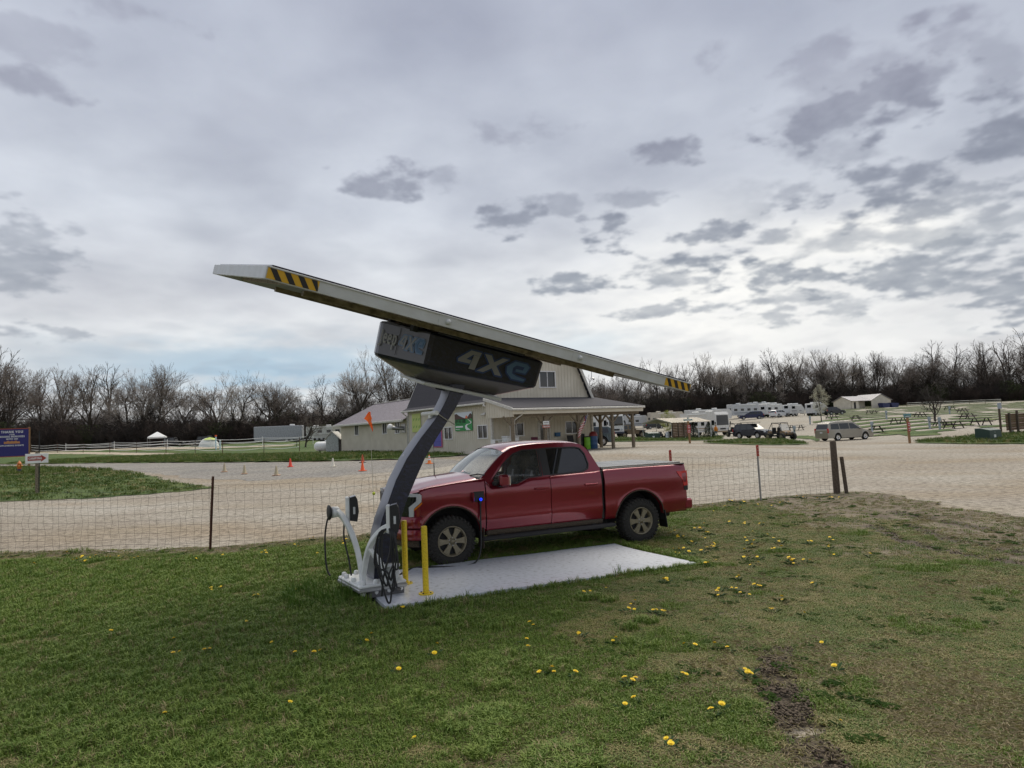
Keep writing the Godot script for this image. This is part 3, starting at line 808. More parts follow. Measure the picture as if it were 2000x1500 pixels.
func build_wing():
	var t := thing("long_shed", "long low tan shed with grey ribbed metal roof beside the barn", "building", Vector3(-1.5, 0.64, -46.05), 33.62)
	var left := Transform3D(Basis(Vector3(0, 0, 1), Vector3(0, 1, 0), Vector3(-1, 0, 0)), Vector3(0.06, 0, 0))
	var st := S(); box(st, Vector3(4.2, -0.36, -21.6), Vector3(8.5, 0.66, 16.2), Basis.IDENTITY, 0.02); part("foundation", st, mat(lin(0.33, 0.32, 0.3), 0.9), t)
	wall(t, "side_wall", left, [-29.8, 0, -13.25, 0, -13.25, 2.86, -29.8, 2.86], [[-25.75, 1.75, -24.8, 2.66], [-18.77, 1.75, -17.85, 2.66], [-15.95, 1.75, -15.05, 2.66]], M.siding, 0.28)
	for w in [[-25.75, 0.95], [-18.77, 0.92], [-15.95, 0.9]]:
		window(t, left * Transform3D(Basis.IDENTITY, Vector3(w[0], 1.75, 0)), w[1], 0.91)
	wall(t, "end_wall", Transform3D(Basis(Vector3(-1, 0, 0), Vector3(0, 1, 0), Vector3(0, 0, -1)), Vector3(8.3, 0, -29.8)), [0, 0, 8.24, 0, 8.24, 2.86, 4.12, 4.8, 0, 2.86], [], M.siding, 0.5)
	wall(t, "side_wall", Transform3D(Basis(Vector3(0, 0, -1), Vector3(0, 1, 0), Vector3(1, 0, 0)), Vector3(8.3, 0, 0)), [13.25, 0, 29.8, 0, 29.8, 2.86, 13.25, 2.86], [], M.siding, 0.6)
	ribbed_roof(t, "roof", Vector3(-0.45, 2.78, -13.2), Vector3(-0.45, 2.78, -30.4), Vector3(4.17, 4.94, -30.4), Vector3(4.17, 4.94, -13.2), M.metal_roof, 0.46)
	ribbed_roof(t, "roof", Vector3(8.8, 2.78, -30.4), Vector3(8.8, 2.78, -13.2), Vector3(4.17, 4.94, -13.2), Vector3(4.17, 4.94, -30.4), M.metal_roof, 0.46)
	st = S(); box(st, Vector3(-0.52, 2.76, -21.8), Vector3(0.13, 0.2, 17.2), Basis.IDENTITY, 0.03); part("gutter", st, M.trim, t)
	st = S(); box(st, Vector3(4.17, 5.02, -21.8), Vector3(0.3, 0.06, 17.3), Basis.IDENTITY, 0.02); part("ridge_cap", st, M.trim, t)
	st = S()
	for s in [-1, 1]:
		var dir := Vector3(4.62, 2.16 * 1.0, 0).normalized() if s < 0 else Vector3(-4.62, 2.16, 0).normalized()
		st = S(); box(st, Vector3(4.17 + s * 2.32, 3.84, -30.43), Vector3(5.1, 0.2, 0.05), Basis(dir, Vector3(0, 0, 1).cross(dir), Vector3(0, 0, 1)), 0.01); part("rake_board", st, M.trim, t)
	# exhaust duct out of the wall
	st = S(); box(st, Vector3(0.02, 2.12, -14.2), Vector3(0.1, 0.75, 0.75), Basis.IDENTITY, 0.01); var duct := part("exhaust_plate", st, M.steel, t)
	st = S(); tube(st, [Vector3(-0.02, 2.12, -14.2), Vector3(-0.5, 2.14, -14.3), Vector3(-0.95, 2.2, -14.42)], 0.17, 10); part("exhaust_pipe", st, M.steel, duct)
	st = S(); lathe(st, [Vector2(0.0, 0.28), Vector2(0.18, 0.22), Vector2(0.26, 0.0), Vector2(0.2, -0.18), Vector2(0.0, -0.24)], 10, Transform3D(Basis.IDENTITY, Vector3(-1.1, 2.26, -14.45))); part("exhaust_cowl", st, M.white_trim, duct)
	for z in [-21.0, -22.2]:
		st = S(); tube(st, [Vector3(0.0, 0.25, z), Vector3(-0.12, 0.25, z), Vector3(-0.14, 0.12, z)], 0.04, 6); part("drain_pipe", st, M.dark, t)

func flat_print(parent: Node, called: String, xf: Transform3D, w: float, h: float, m: Material, z := 0.02):
	var st := S(); box(st, xf * Vector3(w * 0.5, h * 0.5, z), Vector3(w, h, 0.012), xf.basis)
	return part(called, st, m, parent)

func poly_print(parent: Node, called: String, xf: Transform3D, pts: Array, m: Material, z: float):
	var st := S(); prism(st, PackedVector2Array(V(pts)), 0.003, xf * Transform3D(Basis.IDENTITY, Vector3(0, 0, z))); return part(called, st, m, parent)

func build_small_buildings():
	var frame := Transform3D(Basis(Vector3.UP, deg_to_rad(33.62)), Vector3(-1.5, 0.64, -46.05))
	var left := frame * Transform3D(Basis(Vector3(0, 0, 1), Vector3(0, 1, 0), Vector3(-1, 0, 0)), Vector3(-0.03, 0, 0))
	var green := mat(lin(0.02, 0.26, 0.06), 0.5); var pale := mat(lin(0.66, 0.72, 0.78), 0.5); var brown := mat(lin(0.09, 0.045, 0.035), 0.6); var wht := mat(lin(0.78, 0.78, 0.78), 0.5)
	# painted banner
	var b := Node3D.new(); b.name = "trail_banner"; add_child(b); tag(b, "green banner with a winding white trail and brown hills on barn wall", "banner")
	b.transform = left * Transform3D(Basis.IDENTITY, Vector3(-4.95, 1.68, 0.02))
	var I := Transform3D.IDENTITY
	flat_print(b, "sheet", I, 2.5, 1.34, green)
	poly_print(b, "painted_sky", I, [0, 0.86, 2.5, 0.86, 2.5, 1.34, 0, 1.34], pale, 0.028)
	poly_print(b, "painted_hills", I, [0, 0.84, 0, 1.2, 0.25, 1.26, 0.6, 1.12, 1.0, 1.0, 1.45, 0.9, 1.75, 0.88, 2.0, 1.05, 2.3, 1.24, 2.5, 1.14, 2.5, 0.84], brown, 0.033)
	poly_print(b, "painted_sun", I, [1.55, 0.9, 1.62, 1.02, 1.74, 1.1, 1.86, 1.02, 1.92, 0.92, 1.74, 0.88], mat(lin(0.8, 0.2, 0.08), 0.5), 0.038)
	poly_print(b, "painted_trail", I, [1.74, 0.9, 2.2, 0.66, 2.32, 0.58, 2.2, 0.5, 1.7, 0.46, 1.5, 0.34, 1.52, 0.18, 1.7, 0.04, 2.3, 0.04, 2.05, 0.14, 1.82, 0.24, 1.76, 0.36, 1.98, 0.44, 2.36, 0.5, 2.44, 0.6, 2.2, 0.72], wht, 0.038)
	text_part("lettering", "OFF THE TRAIL", 0.3, mat(lin(0.01, 0.05, 0.02), 0.5), b, Transform3D(Basis.IDENTITY, Vector3(0.85, 0.70, 0.045)), 1.55)
	st_lines(b, [[0.1, 0.46, 1.15, 0.045, mat(lin(0.01, 0.08, 0.02), 0.5)], [0.1, 0.24, 1.1, 0.11, wht], [0.1, 0.10, 0.6, 0.035, wht]])
	var pb := Node3D.new(); pb.name = "events_poster"; add_child(pb); tag(pb, "blue poster with pink edge hung low on barn wall", "poster")
	pb.transform = left * Transform3D(Basis.IDENTITY, Vector3(-8.55, 0.5, 0.02))
	flat_print(pb, "sheet", I, 1.5, 1.45, mat(lin(0.45, 0.09, 0.16), 0.5)); flat_print(pb, "blue_field", Transform3D(I.basis, Vector3(0.06, 0.08, 0)), 1.28, 1.34, mat(lin(0.085, 0.085, 0.38), 0.5), 0.03)
	st_lines(pb, [[0.1, 0.9, 1.2, 0.02, mat(lin(0.03, 0.03, 0.16), 0.5)], [0.1, 0.42, 1.2, 0.02, mat(lin(0.03, 0.03, 0.16), 0.5)]])
	var mp := Node3D.new(); mp.name = "trail_map"; add_child(mp); tag(mp, "pale printed map on barn wall beside the blue poster", "map")
	mp.transform = left * Transform3D(Basis.IDENTITY, Vector3(-9.85, 0.5, 0.02)); flat_print(mp, "sheet", I, 1.2, 1.3, mat(lin(0.5, 0.55, 0.45), 0.6))
	var lb := Node3D.new(); lb.name = "lime_banner"; add_child(lb); tag(lb, "lime yellow banner high on barn wall behind the dark column", "banner")
	lb.transform = left * Transform3D(Basis.IDENTITY, Vector3(-12.3, 1.75, 0.02)); flat_print(lb, "sheet", I, 1.6, 1.5, mat(lin(0.48, 0.55, 0.16), 0.5))
	for k in 6:
		poly_print(lb, "painted_leaf", Transform3D(I.basis, Vector3(0.2 + (k % 3) * 0.5, 0.3 + (k / 3) * 0.6, 0)), [0, 0, 0.18, 0.06, 0.3, 0.24, 0.1, 0.2], mat(lin(0.15, 0.33, 0.05), 0.5), 0.03)
	# corrugated tool shed and gas tank at the end of the long shed
	var s := thing("tool_shed", "small pale grey metal shed with peaked roof at long shed's end", "shed", on(-18.85, -70.9), -6.0)
	var grey := textured(lin(0.40, 0.43, 0.43), 0.5, M.stain, 0.5); grey.metallic = 0.2
	wall(s, "front_wall", Transform3D(Basis.IDENTITY, Vector3.ZERO), [-0.72, 0, 0.62, 0, 0.62, 1.45, -0.05, 2.15, -0.72, 1.45], [], grey, 0.27)
	wall(s, "side_wall", Transform3D(Basis(Vector3(0, 0, -1), Vector3(0, 1, 0), Vector3(1, 0, 0)), Vector3(0.70, 0, 0)), [0.0, 0, 1.5, 0, 1.5, 1.5, 0.0, 1.5], [], M.dark, 0.33)
	wall(s, "side_wall", Transform3D(Basis(Vector3(0, 0, 1), Vector3(0, 1, 0), Vector3(-1, 0, 0)), Vector3(-0.74, 0, 0)), [-1.5, 0, -0.15, 0, -0.15, 1.45, -1.5, 1.45], [], grey, 0.33)
	ribbed_roof(s, "roof", Vector3(-0.86, 1.36, 0.1), Vector3(-0.86, 1.36, -1.6), Vector3(-0.05, 2.2, -1.6), Vector3(-0.05, 2.2, 0.1), M.trim, 0.4, 0.04)
	ribbed_roof(s, "roof", Vector3(0.84, 1.36, -1.6), Vector3(0.84, 1.36, 0.1), Vector3(-0.05, 2.2, 0.1), Vector3(-0.05, 2.2, -1.6), M.trim, 0.4, 0.04)
	var st := S(); var g := thing("gas_tank", "white rounded propane tank lying beside the small metal shed", "tank", on(-19.9, -72.4, 0.0), 14.0)
	var prof := [Vector2(0, -1.3), Vector2(0.22, -1.26), Vector2(0.42, -1.1), Vector2(0.5, -0.85), Vector2(0.5, 0.85), Vector2(0.42, 1.1), Vector2(0.22, 1.26), Vector2(0, 1.3)]
	lathe(st, prof, 18, Transform3D(Basis(Vector3(0, 0, 1), PI / 2), Vector3(0, 0.72, 0))); part("body", st, M.white, g)
	for x in [-0.7, 0.7]:
		st = S(); box(st, Vector3(x, 0.14, 0), Vector3(0.16, 0.3, 0.7), Basis.IDENTITY, 0.02); part("saddle", st, M.dark, g)
	st = S(); lathe(st, [Vector2(0.16, -0.05), Vector2(0.16, 0.1), Vector2(0.1, 0.15), Vector2(0, 0.16)], 10, Transform3D(Basis.IDENTITY, Vector3(0, 1.22, 0))); part("valve_cover", st, M.white, g)

func st_lines(parent: Node, rows: Array):
	for r in rows:
		var st := S(); box(st, Vector3(r[0] + r[2] * 0.5, r[1] + r[3] * 0.5, 0.036), Vector3(r[2], r[3], 0.003)); part("print_line", st, r[4], parent)

# ---------------------------------------------------------------- trees
func grow(st: SurfaceTool, tw: SurfaceTool, p: Vector3, dir: Vector3, length: float, r: float, depth: int, opt: Dictionary):
	var n := 3 if depth < 3 else 2
	var pts := [p]; var rad := [r]; var d := dir
	for i in n:
		d = (d + Vector3(rng.randf_range(-1, 1), rng.randf_range(-0.5, 0.8), rng.randf_range(-1, 1)) * opt.bend).normalized()
		pts.append(pts[-1] + d * length / n); rad.append(lerpf(r, r * opt.taper, float(i + 1) / n))
	if depth <= opt.limb: tube(st, pts, rad, 6 if depth < 2 else 4, false)
	else: tube(tw, pts, rad, 3, false)
	if depth >= opt.levels: return
	var kids: int = opt.kids[mini(depth, opt.kids.size() - 1)]
	for k in kids:
		var t := 1.0 if k == 0 else rng.randf_range(opt.first if depth == 0 else 0.25, 1.0)
		var at: Vector3 = pts[0].lerp(pts[n], t) if n == 1 else (pts[int(t * n)] if t == 1.0 else pts[int(t * n)].lerp(pts[int(t * n) + 1], t * n - int(t * n)))
		var side := d.cross(Vector3(rng.randf_range(-1, 1), rng.randf_range(-1, 1), rng.randf_range(-1, 1))).normalized()
		var ang: float = rng.randf_range(opt.spread * 0.55, opt.spread * 1.25) * (0.45 if k == 0 else 1.0)
		var nd: Vector3 = (d * cos(ang) + side * sin(ang) + Vector3.UP * opt.lift).normalized()
		grow(st, tw, at, nd, length * rng.randf_range(opt.shrink * 0.8, opt.shrink * 1.15), maxf(r * opt.taper * (0.85 if k == 0 else 0.6), opt.thin), depth + 1, opt)

func bare_tree(called: String, label: String, at: Vector3, high: float, opt: Dictionary, twig: Material, group := "") -> Node3D:
	var t := thing(called, label, "tree", at, 0.0, group)
	var st := S(); var tw := S()
	grow(st, tw, Vector3(0, -0.2, 0), Vector3.UP, high * opt.bole, high * 0.018 * opt.get("stout", 1.0), 0, opt)
	part("trunk", st, M.bark, t); part("crown", tw, twig, t)
	return t

func put_tree(proto: Node3D, called: String, label: String, x: float, z: float, s: float):
	var c := copy_of(proto, called, label, on(x, z), rng.randf_range(0, 360), s)
	c.scale = Vector3(s * rng.randf_range(0.9, 1.15), s, s * rng.randf_range(0.9, 1.15))
	return c

func build_treelines():
	rng.seed = 99
	var oak := {"bend": 0.30, "taper": 0.66, "limb": 3, "levels": 6, "kids": [5, 4, 4, 3, 3, 3], "first": 0.5, "spread": 0.85, "lift": 0.07, "shrink": 0.70, "thin": 0.017, "bole": 0.30, "stout": 1.25}
	var ash := {"bend": 0.20, "taper": 0.7, "limb": 3, "levels": 6, "kids": [6, 4, 4, 3, 3, 2], "first": 0.35, "spread": 0.68, "lift": 0.14, "shrink": 0.67, "thin": 0.017, "bole": 0.36, "stout": 0.95}
	var pole := {"bend": 0.14, "taper": 0.72, "limb": 2, "levels": 5, "kids": [10, 4, 4, 3, 3], "first": 0.3, "spread": 0.75, "lift": 0.14, "shrink": 0.48, "thin": 0.013, "bole": 0.54, "stout": 0.7}
	var protos := []
	var specs := [[oak, M.twig], [ash, M.pale_twig], [oak, M.dark_twig], [pole, M.twig], [ash, M.twig], [pole, M.dark_twig], [oak, M.pale_twig]]
	for q in specs:
		var o: Dictionary = q[0]
		protos.append(bare_tree("bare_tree", "leafless tree standing in the wood behind the fields", Vector3.ZERO, 16.0, o, q[1], "leafless trees of the wood"))
	var used := {}
	# belts: x, z along the wood's edge, height factor
	var edge := [[-175, -170, 1.3], [-118, -158, 1.28], [-100, -157, 1.15], [-80, -160, 1.0], [-62, -165, 1.0], [-44, -170, 1.08], [-28, -172, 1.25], [-12, -176, 1.15], [4, -190, 1.0], [20, -206, 0.9], [40, -228, 1.0], [62, -240, 1.05], [86, -246, 1.15], [112, -250, 1.2], [138, -250, 1.15], [165, -246, 1.2], [190, -238, 1.4], [235, -225, 1.5], [290, -215, 1.5]]
	var spots := []
	# tall trees along the edge, low ones between them, tall ones behind
	for layer in 4:
		var gap: float = [6.4, 2.3, 6.5, 3.2][layer]
		for i in edge.size() - 1:
			var a = edge[i]; var b = edge[i + 1]
			var n := maxi(1, int(Vector2(a[0], a[1]).distance_to(Vector2(b[0], b[1])) / (gap if a[0] < 15 else gap * 0.72)))
			for k in n:
				var t := (k + rng.randf()) / n; var hf: float = [rng.randf_range(0.95, 1.42), rng.randf_range(0.45, 0.85), rng.randf_range(0.9, 1.35), rng.randf_range(0.5, 0.8)][layer]
				spots.append([lerpf(a[0], b[0], t), lerpf(a[1], b[1], t) - layer * rng.randf_range(3, 8), lerpf(a[2], b[2], t) * hf, layer % 2])
	var count := 0; var far_tf := [[], [], [], [], [], [], []]
	for s in spots:
		var k := rng.randi() % protos.size()
		if s[3] == 1: k = [2, 5, 0][rng.randi() % 3]
		elif s[0] < 0.0 and rng.randf() < 0.5: k = [1, 6, 4][rng.randi() % 3]
		var front: bool = count < 280
		if front:
			if not used.has(k):
				used[k] = true
				protos[k].position = on(s[0], s[1]); protos[k].scale = Vector3.ONE * s[2]
			else:
				put_tree(protos[k], "bare_tree", "leafless tree standing in the wood behind the fields", s[0], s[1], s[2])
		else:
			far_tf[k].append(Transform3D(Basis(Vector3.UP, rng.randf() * TAU).scaled(Vector3.ONE * s[2]), on(s[0], s[1])))
		count += 1
	for k in far_tf.size():
		if far_tf[k].size():
			for c in ["trunk", "crown"]:
				var src = protos[k].get_node(c) as MeshInstance3D
				tag(scatter("distant_wood", src.mesh, src.material_override, far_tf[k], []), "mass of leafless trees deeper in the wood", "wood", "", "stuff")
	print("trees ", count)
	# brush filling the wood's foot
	for kind in 3:
		var st := S()
		for i in 46:
			var a := rng.randf() * TAU; var p := Vector3(cos(a), 0, sin(a)) * rng.randf_range(0.0, 1.6)
			var d := Vector3(cos(a) * 0.5 + rng.randf_range(-0.5, 0.5), 1.0, sin(a) * 0.5 + rng.randf_range(-0.5, 0.5)).normalized(); var l := rng.randf_range(1.4, 3.8)
			tube(st, [p, p + d * l * 0.5, p + d * l + Vector3(rng.randf_range(-0.4, 0.4), 0, rng.randf_range(-0.4, 0.4))], [0.045, 0.035, 0.02], 3, false)
			for j in 9:
				var q := p + d * l * rng.randf_range(0.35, 0.95)
				tube(st, [q, q + Vector3(rng.randf_range(-1, 1), rng.randf_range(0.0, 0.9), rng.randf_range(-1, 1)) * 0.9], [0.03, 0.018], 3, false)
		if kind == 2:
			for i in 650:
				var p := Vector3(rng.randf_range(-1.9, 1.9), rng.randf_range(0.2, 3.6), rng.randf_range(-1.9, 1.9)); var u := Vector3(rng.randf_range(-1, 1), rng.randf_range(-0.4, 0.4), rng.randf_range(-1, 1)).normalized() * 0.13
				var w := u.cross(Vector3(rng.randf_range(-1, 1), rng.randf_range(-1, 1), rng.randf_range(-1, 1))).normalized() * 0.09
				quad(st, p - u, p + w, p + u, p - w)
		st.generate_normals(); var mesh := st.commit()
		var tf := []
		for i in edge.size() - 1:
			var a = edge[i]; var b = edge[i + 1]; var len := Vector2(a[0], a[1]).distance_to(Vector2(b[0], b[1])); var n := int(len * (2.3 if kind < 2 else 0.6))
			for k in n:
				var t := rng.randf(); var x := lerpf(a[0], b[0], t); var z := lerpf(a[1], b[1], t) + 2.0 - rng.randf() * rng.randf() * 34.0
				if kind == 2 and patch.get_noise_2d(x * 0.3, z * 0.3) < -0.02: continue
				tf.append(Transform3D(Basis(Vector3.UP, rng.randf() * TAU).scaled(Vector3(1.2, rng.randf_range(0.8, 2.1), 1.2)), on(x, z)))
		var m := mat([lin(0.042, 0.034, 0.029), lin(0.075, 0.054, 0.044), lin(0.052, 0.066, 0.022)][kind], 0.95)
		tag(scatter("undergrowth", mesh, m, tf, []), ["dark leafless brush filling the foot of the wood", "brown thicket along the edge of the wood", "green leafing bushes at the foot of the wood"][kind], "brush", "", "stuff")

func scatter(called: String, mesh: Mesh, m: Material, tf: Array, col: Array) -> MultiMeshInstance3D:
	var mm := MultiMesh.new(); mm.transform_format = MultiMesh.TRANSFORM_3D; mm.use_colors = col.size() > 0; mm.mesh = mesh; mm.instance_count = tf.size()
	for i in tf.size():
		mm.set_instance_transform(i, tf[i])
		if col.size(): mm.set_instance_color(i, col[i])
	var o := MultiMeshInstance3D.new(); o.multimesh = mm; o.material_override = m; o.name = numbered(called); add_child(o)
	return o

# ---------------------------------------------------------------- grass
func tuft(seed_: int, n: int, high: float, wide: float, lean: float, spread: float) -> ArrayMesh:
	var r := RandomNumberGenerator.new(); r.seed = seed_
	var st := S()
	for i in n:
		var a := r.randf() * TAU; var b := r.randf() * TAU
		var p := Vector3(cos(b), 0, sin(b)) * r.randf() * spread; var out := Vector3(cos(a), 0, sin(a)); var side := Vector3(-sin(a), 0, cos(a)) * wide * r.randf_range(0.7, 1.2)
		var h := high * r.randf_range(0.55, 1.1); var l := lean * r.randf_range(0.2, 1.2)
		var m := p + out * h * l * 0.35 + Vector3.UP * h * 0.62; var t := p + out * h * l + Vector3.UP * h * (1.0 - 0.35 * l)
		quad(st, p - side, p + side, m + side * 0.75, m - side * 0.75); tri(st, m - side * 0.75, m + side * 0.75, t)
	st.generate_normals(); return st.commit()

func build_grass():
	rng.seed = 4
	var kinds := [tuft(1, 11, 0.052, 0.0026, 0.9, 0.045), tuft(2, 12, 0.085, 0.0032, 0.8, 0.05), tuft(3, 14, 0.034, 0.0032, 1.3, 0.06), tuft(4, 16, 0.16, 0.0042, 0.55, 0.07)]
	var tf := [[], [], [], []]; var col := [[], [], [], []]
	var d := 3.6
	while d < 20.5:
		var step := 0.028 * (0.72 + d * 0.075); var half := 0.80 * d + 1.6
		var x := -half
		while x < half + 1.0:
			var px := x + rng.randf_range(-0.7, 0.7) * step; var pz := -d + rng.randf_range(-0.7, 0.7) * step
			x += step
			if px > 12.0 or px < -15.5: continue
			if pad_side(px, pz) < 0.02 + 0.05 * wobble.get_noise_2d(px * 6.0, pz * 6.0): continue
			if fence_gap(px, pz) < -0.35: continue
			if px > 8.5 and not Geometry2D.is_point_in_polygon(Vector2(px, pz), lawn_poly): continue
			var b := bare(px, pz); var g := lawn_green(px, pz)
			if rng.randf() < b * 0.93: continue
			var n := patch.get_noise_2d(px * 6.0, pz * 6.0); var lush := g + n * 0.35
			var edge := pad_side(px, pz)
			var k := 0 if lush > 0.35 else 2
			if lush > 0.75 and rng.randf() < 0.35: k = 1
			if edge < 0.14 and rng.randf() < 0.6: k = 1
			if edge < 0.10 and rng.randf() < 0.03: k = 3
			var tall := patch.get_noise_2d(px * 3.1 + 200.0, pz * 3.1)
			if tall > 0.42 and px < 1.5: k = 1
			if Vector2(px + 2.45, pz + 9.6).length() < 0.85 and rng.randf() < 0.6: k = 3 if rng.randf() < 0.15 else 1
			var c := Color(0.10, 0.165, 0.03).lerp(Color(0.175, 0.235, 0.05), rng.randf())
			if k == 2: c = Color(0.19, 0.185, 0.058).lerp(Color(0.33, 0.265, 0.14), rng.randf() * (1.0 - g)); 
			if k == 2 and rng.randf() < 0.62 + n * 0.8: c = Color(0.085, 0.135, 0.03).lerp(Color(0.15, 0.18, 0.045), rng.randf())
			if k != 2 and rng.randf() < 0.10: c = Color(0.24, 0.21, 0.10)
			if k == 3: c = Color(0.085, 0.15, 0.025)
			if rng.randf() < 0.05: c = Color(0.14, 0.19, 0.035)
			var under_truck := Vector2(px - 0.4, pz + 12.9).dot(Vector2(0.4067, 0.9135))
			if absf(under_truck) < 1.5 and px > -2.6 and px < 3.4 and edge > 0.12: k = 2 if rng.randf() < 0.6 else 0
			var s := rng.randf_range(0.75, 1.25) * (1.0 + 0.02 * d)
			tf[k].append(Transform3D(Basis(Vector3.UP, rng.randf() * TAU).scaled(Vector3(s, s * rng.randf_range(0.8, 1.2), s)), Vector3(px, 0.03 + patch.get_noise_2d(px * 2.0, pz * 2.0) * 0.02, pz))); col[k].append(c)
		d += step
	var what := ["short mown green grass of the lawn", "longer green grass growing in the lawn", "thin straw coloured turf on the worn lawn", "tall grass tufts around the slab and the lawn"]
	for k in 4:
		print("grass ", k, " ", tf[k].size())
		tag(scatter("grass", kinds[k], M.blade, tf[k], col[k]), what[k], "grass", "", "stuff")
	# clumps in the worn turf: broad leaved weeds
	var st := S()
	for i in 16:
		var a := TAU * i / 16.0 + rng.randf() * 0.3; var o := Vector3(cos(a), 0, sin(a)); var sd := Vector3(-sin(a), 0, cos(a)) * 0.014; var l := rng.randf_range(0.06, 0.13)
		quad(st, o * 0.01, o * l * 0.55 + sd + Vector3.UP * 0.035, o * l + Vector3.UP * 0.028, o * l * 0.55 - sd + Vector3.UP * 0.035)
	st.generate_normals(); var rosette := st.commit()
	tf = []; col = []
	for i in 650:
		var dz := rng.randf_range(4.3, 19.0); var px := rng.randf_range(-0.8 * dz, 0.85 * dz); var pz := -dz
		if pad_side(px, pz) < 0.1 or fence_gap(px, pz) < 0.0 or px > 9.0: continue
		if lawn_green(px, pz) > 0.6 and rng.randf() < 0.7: continue
		for j in rng.randi_range(1, 3):
			tf.append(Transform3D(Basis(Vector3.UP, rng.randf() * TAU).scaled(Vector3.ONE * rng.randf_range(0.4, 0.85)), Vector3(px + rng.randf_range(-0.14, 0.14), 0.035, pz + rng.randf_range(-0.14, 0.14)))); col.append(Color(0.045, 0.085, 0.02).lerp(Color(0.08, 0.13, 0.03), rng.randf()))
	tag(scatter("weeds", rosette, M.blade, tf, col), "dark green low weeds scattered through the worn turf", "weeds", "", "stuff")
	# clods turned up by wheels
	var clod := S(); var ring := [Vector2(0, -0.3), Vector2(0.8, -0.1), Vector2(0.9, 0.3), Vector2(0.45, 0.75), Vector2(0, 0.85)]
	lathe(clod, ring, 6); clod.generate_normals(); var clod_mesh := clod.commit(); tf = []; col = []
	for i in 5500:
		var r = RUTS[rng.randi() % RUTS.size()] if rng.randf() < 0.6 else RUTS[rng.randi() % 4]; var u := rng.randf(); var p: Vector2 = Vector2(r[0], r[1]).lerp(Vector2(r[2], r[3]), u) + Vector2(rng.randf_range(-1, 1), rng.randf_range(-1, 1)) * r[4] * 1.1
		if rut(p.x, p.y) < 0.25 or rng.randf() > 0.35 + wobble.get_noise_2d(p.x * 7.0, p.y * 7.0) * 1.5: continue
		var s := rng.randf_range(0.005, 0.019); tf.append(Transform3D(Basis.from_euler(Vector3(rng.randf() * 3.0, rng.randf() * 6.0, rng.randf() * 3.0)).scaled(Vector3(s, s * 0.7, s * 1.2)), Vector3(p.x, 0.035 + rng.randf() * 0.02, p.y))); col.append(Color(0.075, 0.056, 0.038).lerp(Color(0.15, 0.115, 0.08), rng.randf()))
	tag(scatter("soil_clods", clod_mesh, M.soil, tf, col), "dark crumbled earth in the wheel tracks", "earth", "", "stuff")
	# dead straw lying in the turf
	st = S()
	for i in 7:
		var a := TAU * i / 7.0 + rng.randf(); var o := Vector3(cos(a), 0, sin(a)); var sd := Vector3(-sin(a), 0, cos(a)) * 0.0013; var c0 := Vector3(rng.randf_range(-0.07, 0.07), 0.012 + rng.randf() * 0.014, rng.randf_range(-0.07, 0.07)); var l := rng.randf_range(0.018, 0.045)
		quad(st, c0 - o * l - sd, c0 - o * l + sd, c0 + o * l + sd + Vector3.UP * rng.randf_range(0, 0.012), c0 + o * l - sd)
	st.generate_normals(); var straw := st.commit(); tf = []; col = []
	for i in 26000:
		var dz := 4.2 + 14.0 * pow(rng.randf(), 1.5); var px := rng.randf_range(-0.82 * dz, 0.85 * dz); var pz := -dz
		if pad_side(px, pz) < 0.03 or fence_gap(px, pz) < -0.2 or px > 10.0: continue
		var g := lawn_green(px, pz)
		if rng.randf() < g * 0.9 or rng.randf() < 0.5 + patch.get_noise_2d(px * 3.0 + 33.0, pz * 3.0) * 1.6: continue
		tf.append(Transform3D(Basis(Vector3.UP, rng.randf() * TAU).scaled(Vector3.ONE * rng.randf_range(0.7, 1.3)), Vector3(px, 0.035, pz))); col.append(Color(0.34, 0.28, 0.165).lerp(Color(0.2, 0.155, 0.09), rng.randf()))
	print("straw ", tf.size())
	tag(scatter("dead_straw", straw, M.blade, tf, col), "dead straw coloured grass lying in the worn turf", "straw", "", "stuff")
	# coarse grass on the verge and the bank
	tf = []; col = []
	var areas := [[-52, -28.5, -13, -66, 0.22, "verge"], [-60, -44, -3, -90, 0.26, "bank"], [28, -43, 50, -62, 0.25, "isle"], [9, -66, 30, -100, 0.3, "isle"], [16, -54, 28, -78, 0.3, "isle"]]
	var polys := {}
	var big := tuft(7, 14, 0.26, 0.012, 0.8, 0.18)
	for a in areas:
		var x: float = a[0]
		while x < a[2]:
			var z: float = a[3]
			while z < a[1]:
				var p := Vector2(x + rng.randf_range(-0.2, 0.2), z + rng.randf_range(-0.2, 0.2))
				z += a[4] * (1.0 + absf(z) * 0.006)
				if not on_turf(p): continue
				if rng.randf() < 0.35 + patch.get_noise_2d(p.x * 1.2, p.y * 1.2): continue
				var s := rng.randf_range(0.5, 1.15) * (0.55 if a[5] == "verge" else 1.0)
				tf.append(Transform3D(Basis(Vector3.UP, rng.randf() * TAU).scaled(Vector3(1, s, 1)), on(p.x, p.y, 0.04 if a[5] == "verge" else 0.1)))
				col.append(Color(0.045, 0.085, 0.015).lerp(Color(0.115, 0.15, 0.03), rng.randf()) if rng.randf() < 0.9 else Color(0.25, 0.21, 0.1))
			x += a[4]
	print("coarse grass ", tf.size())
	tag(scatter("grass", big, M.blade, tf, col), "coarse tufted grass on the verge, the bank and the islands", "grass", "", "stuff")

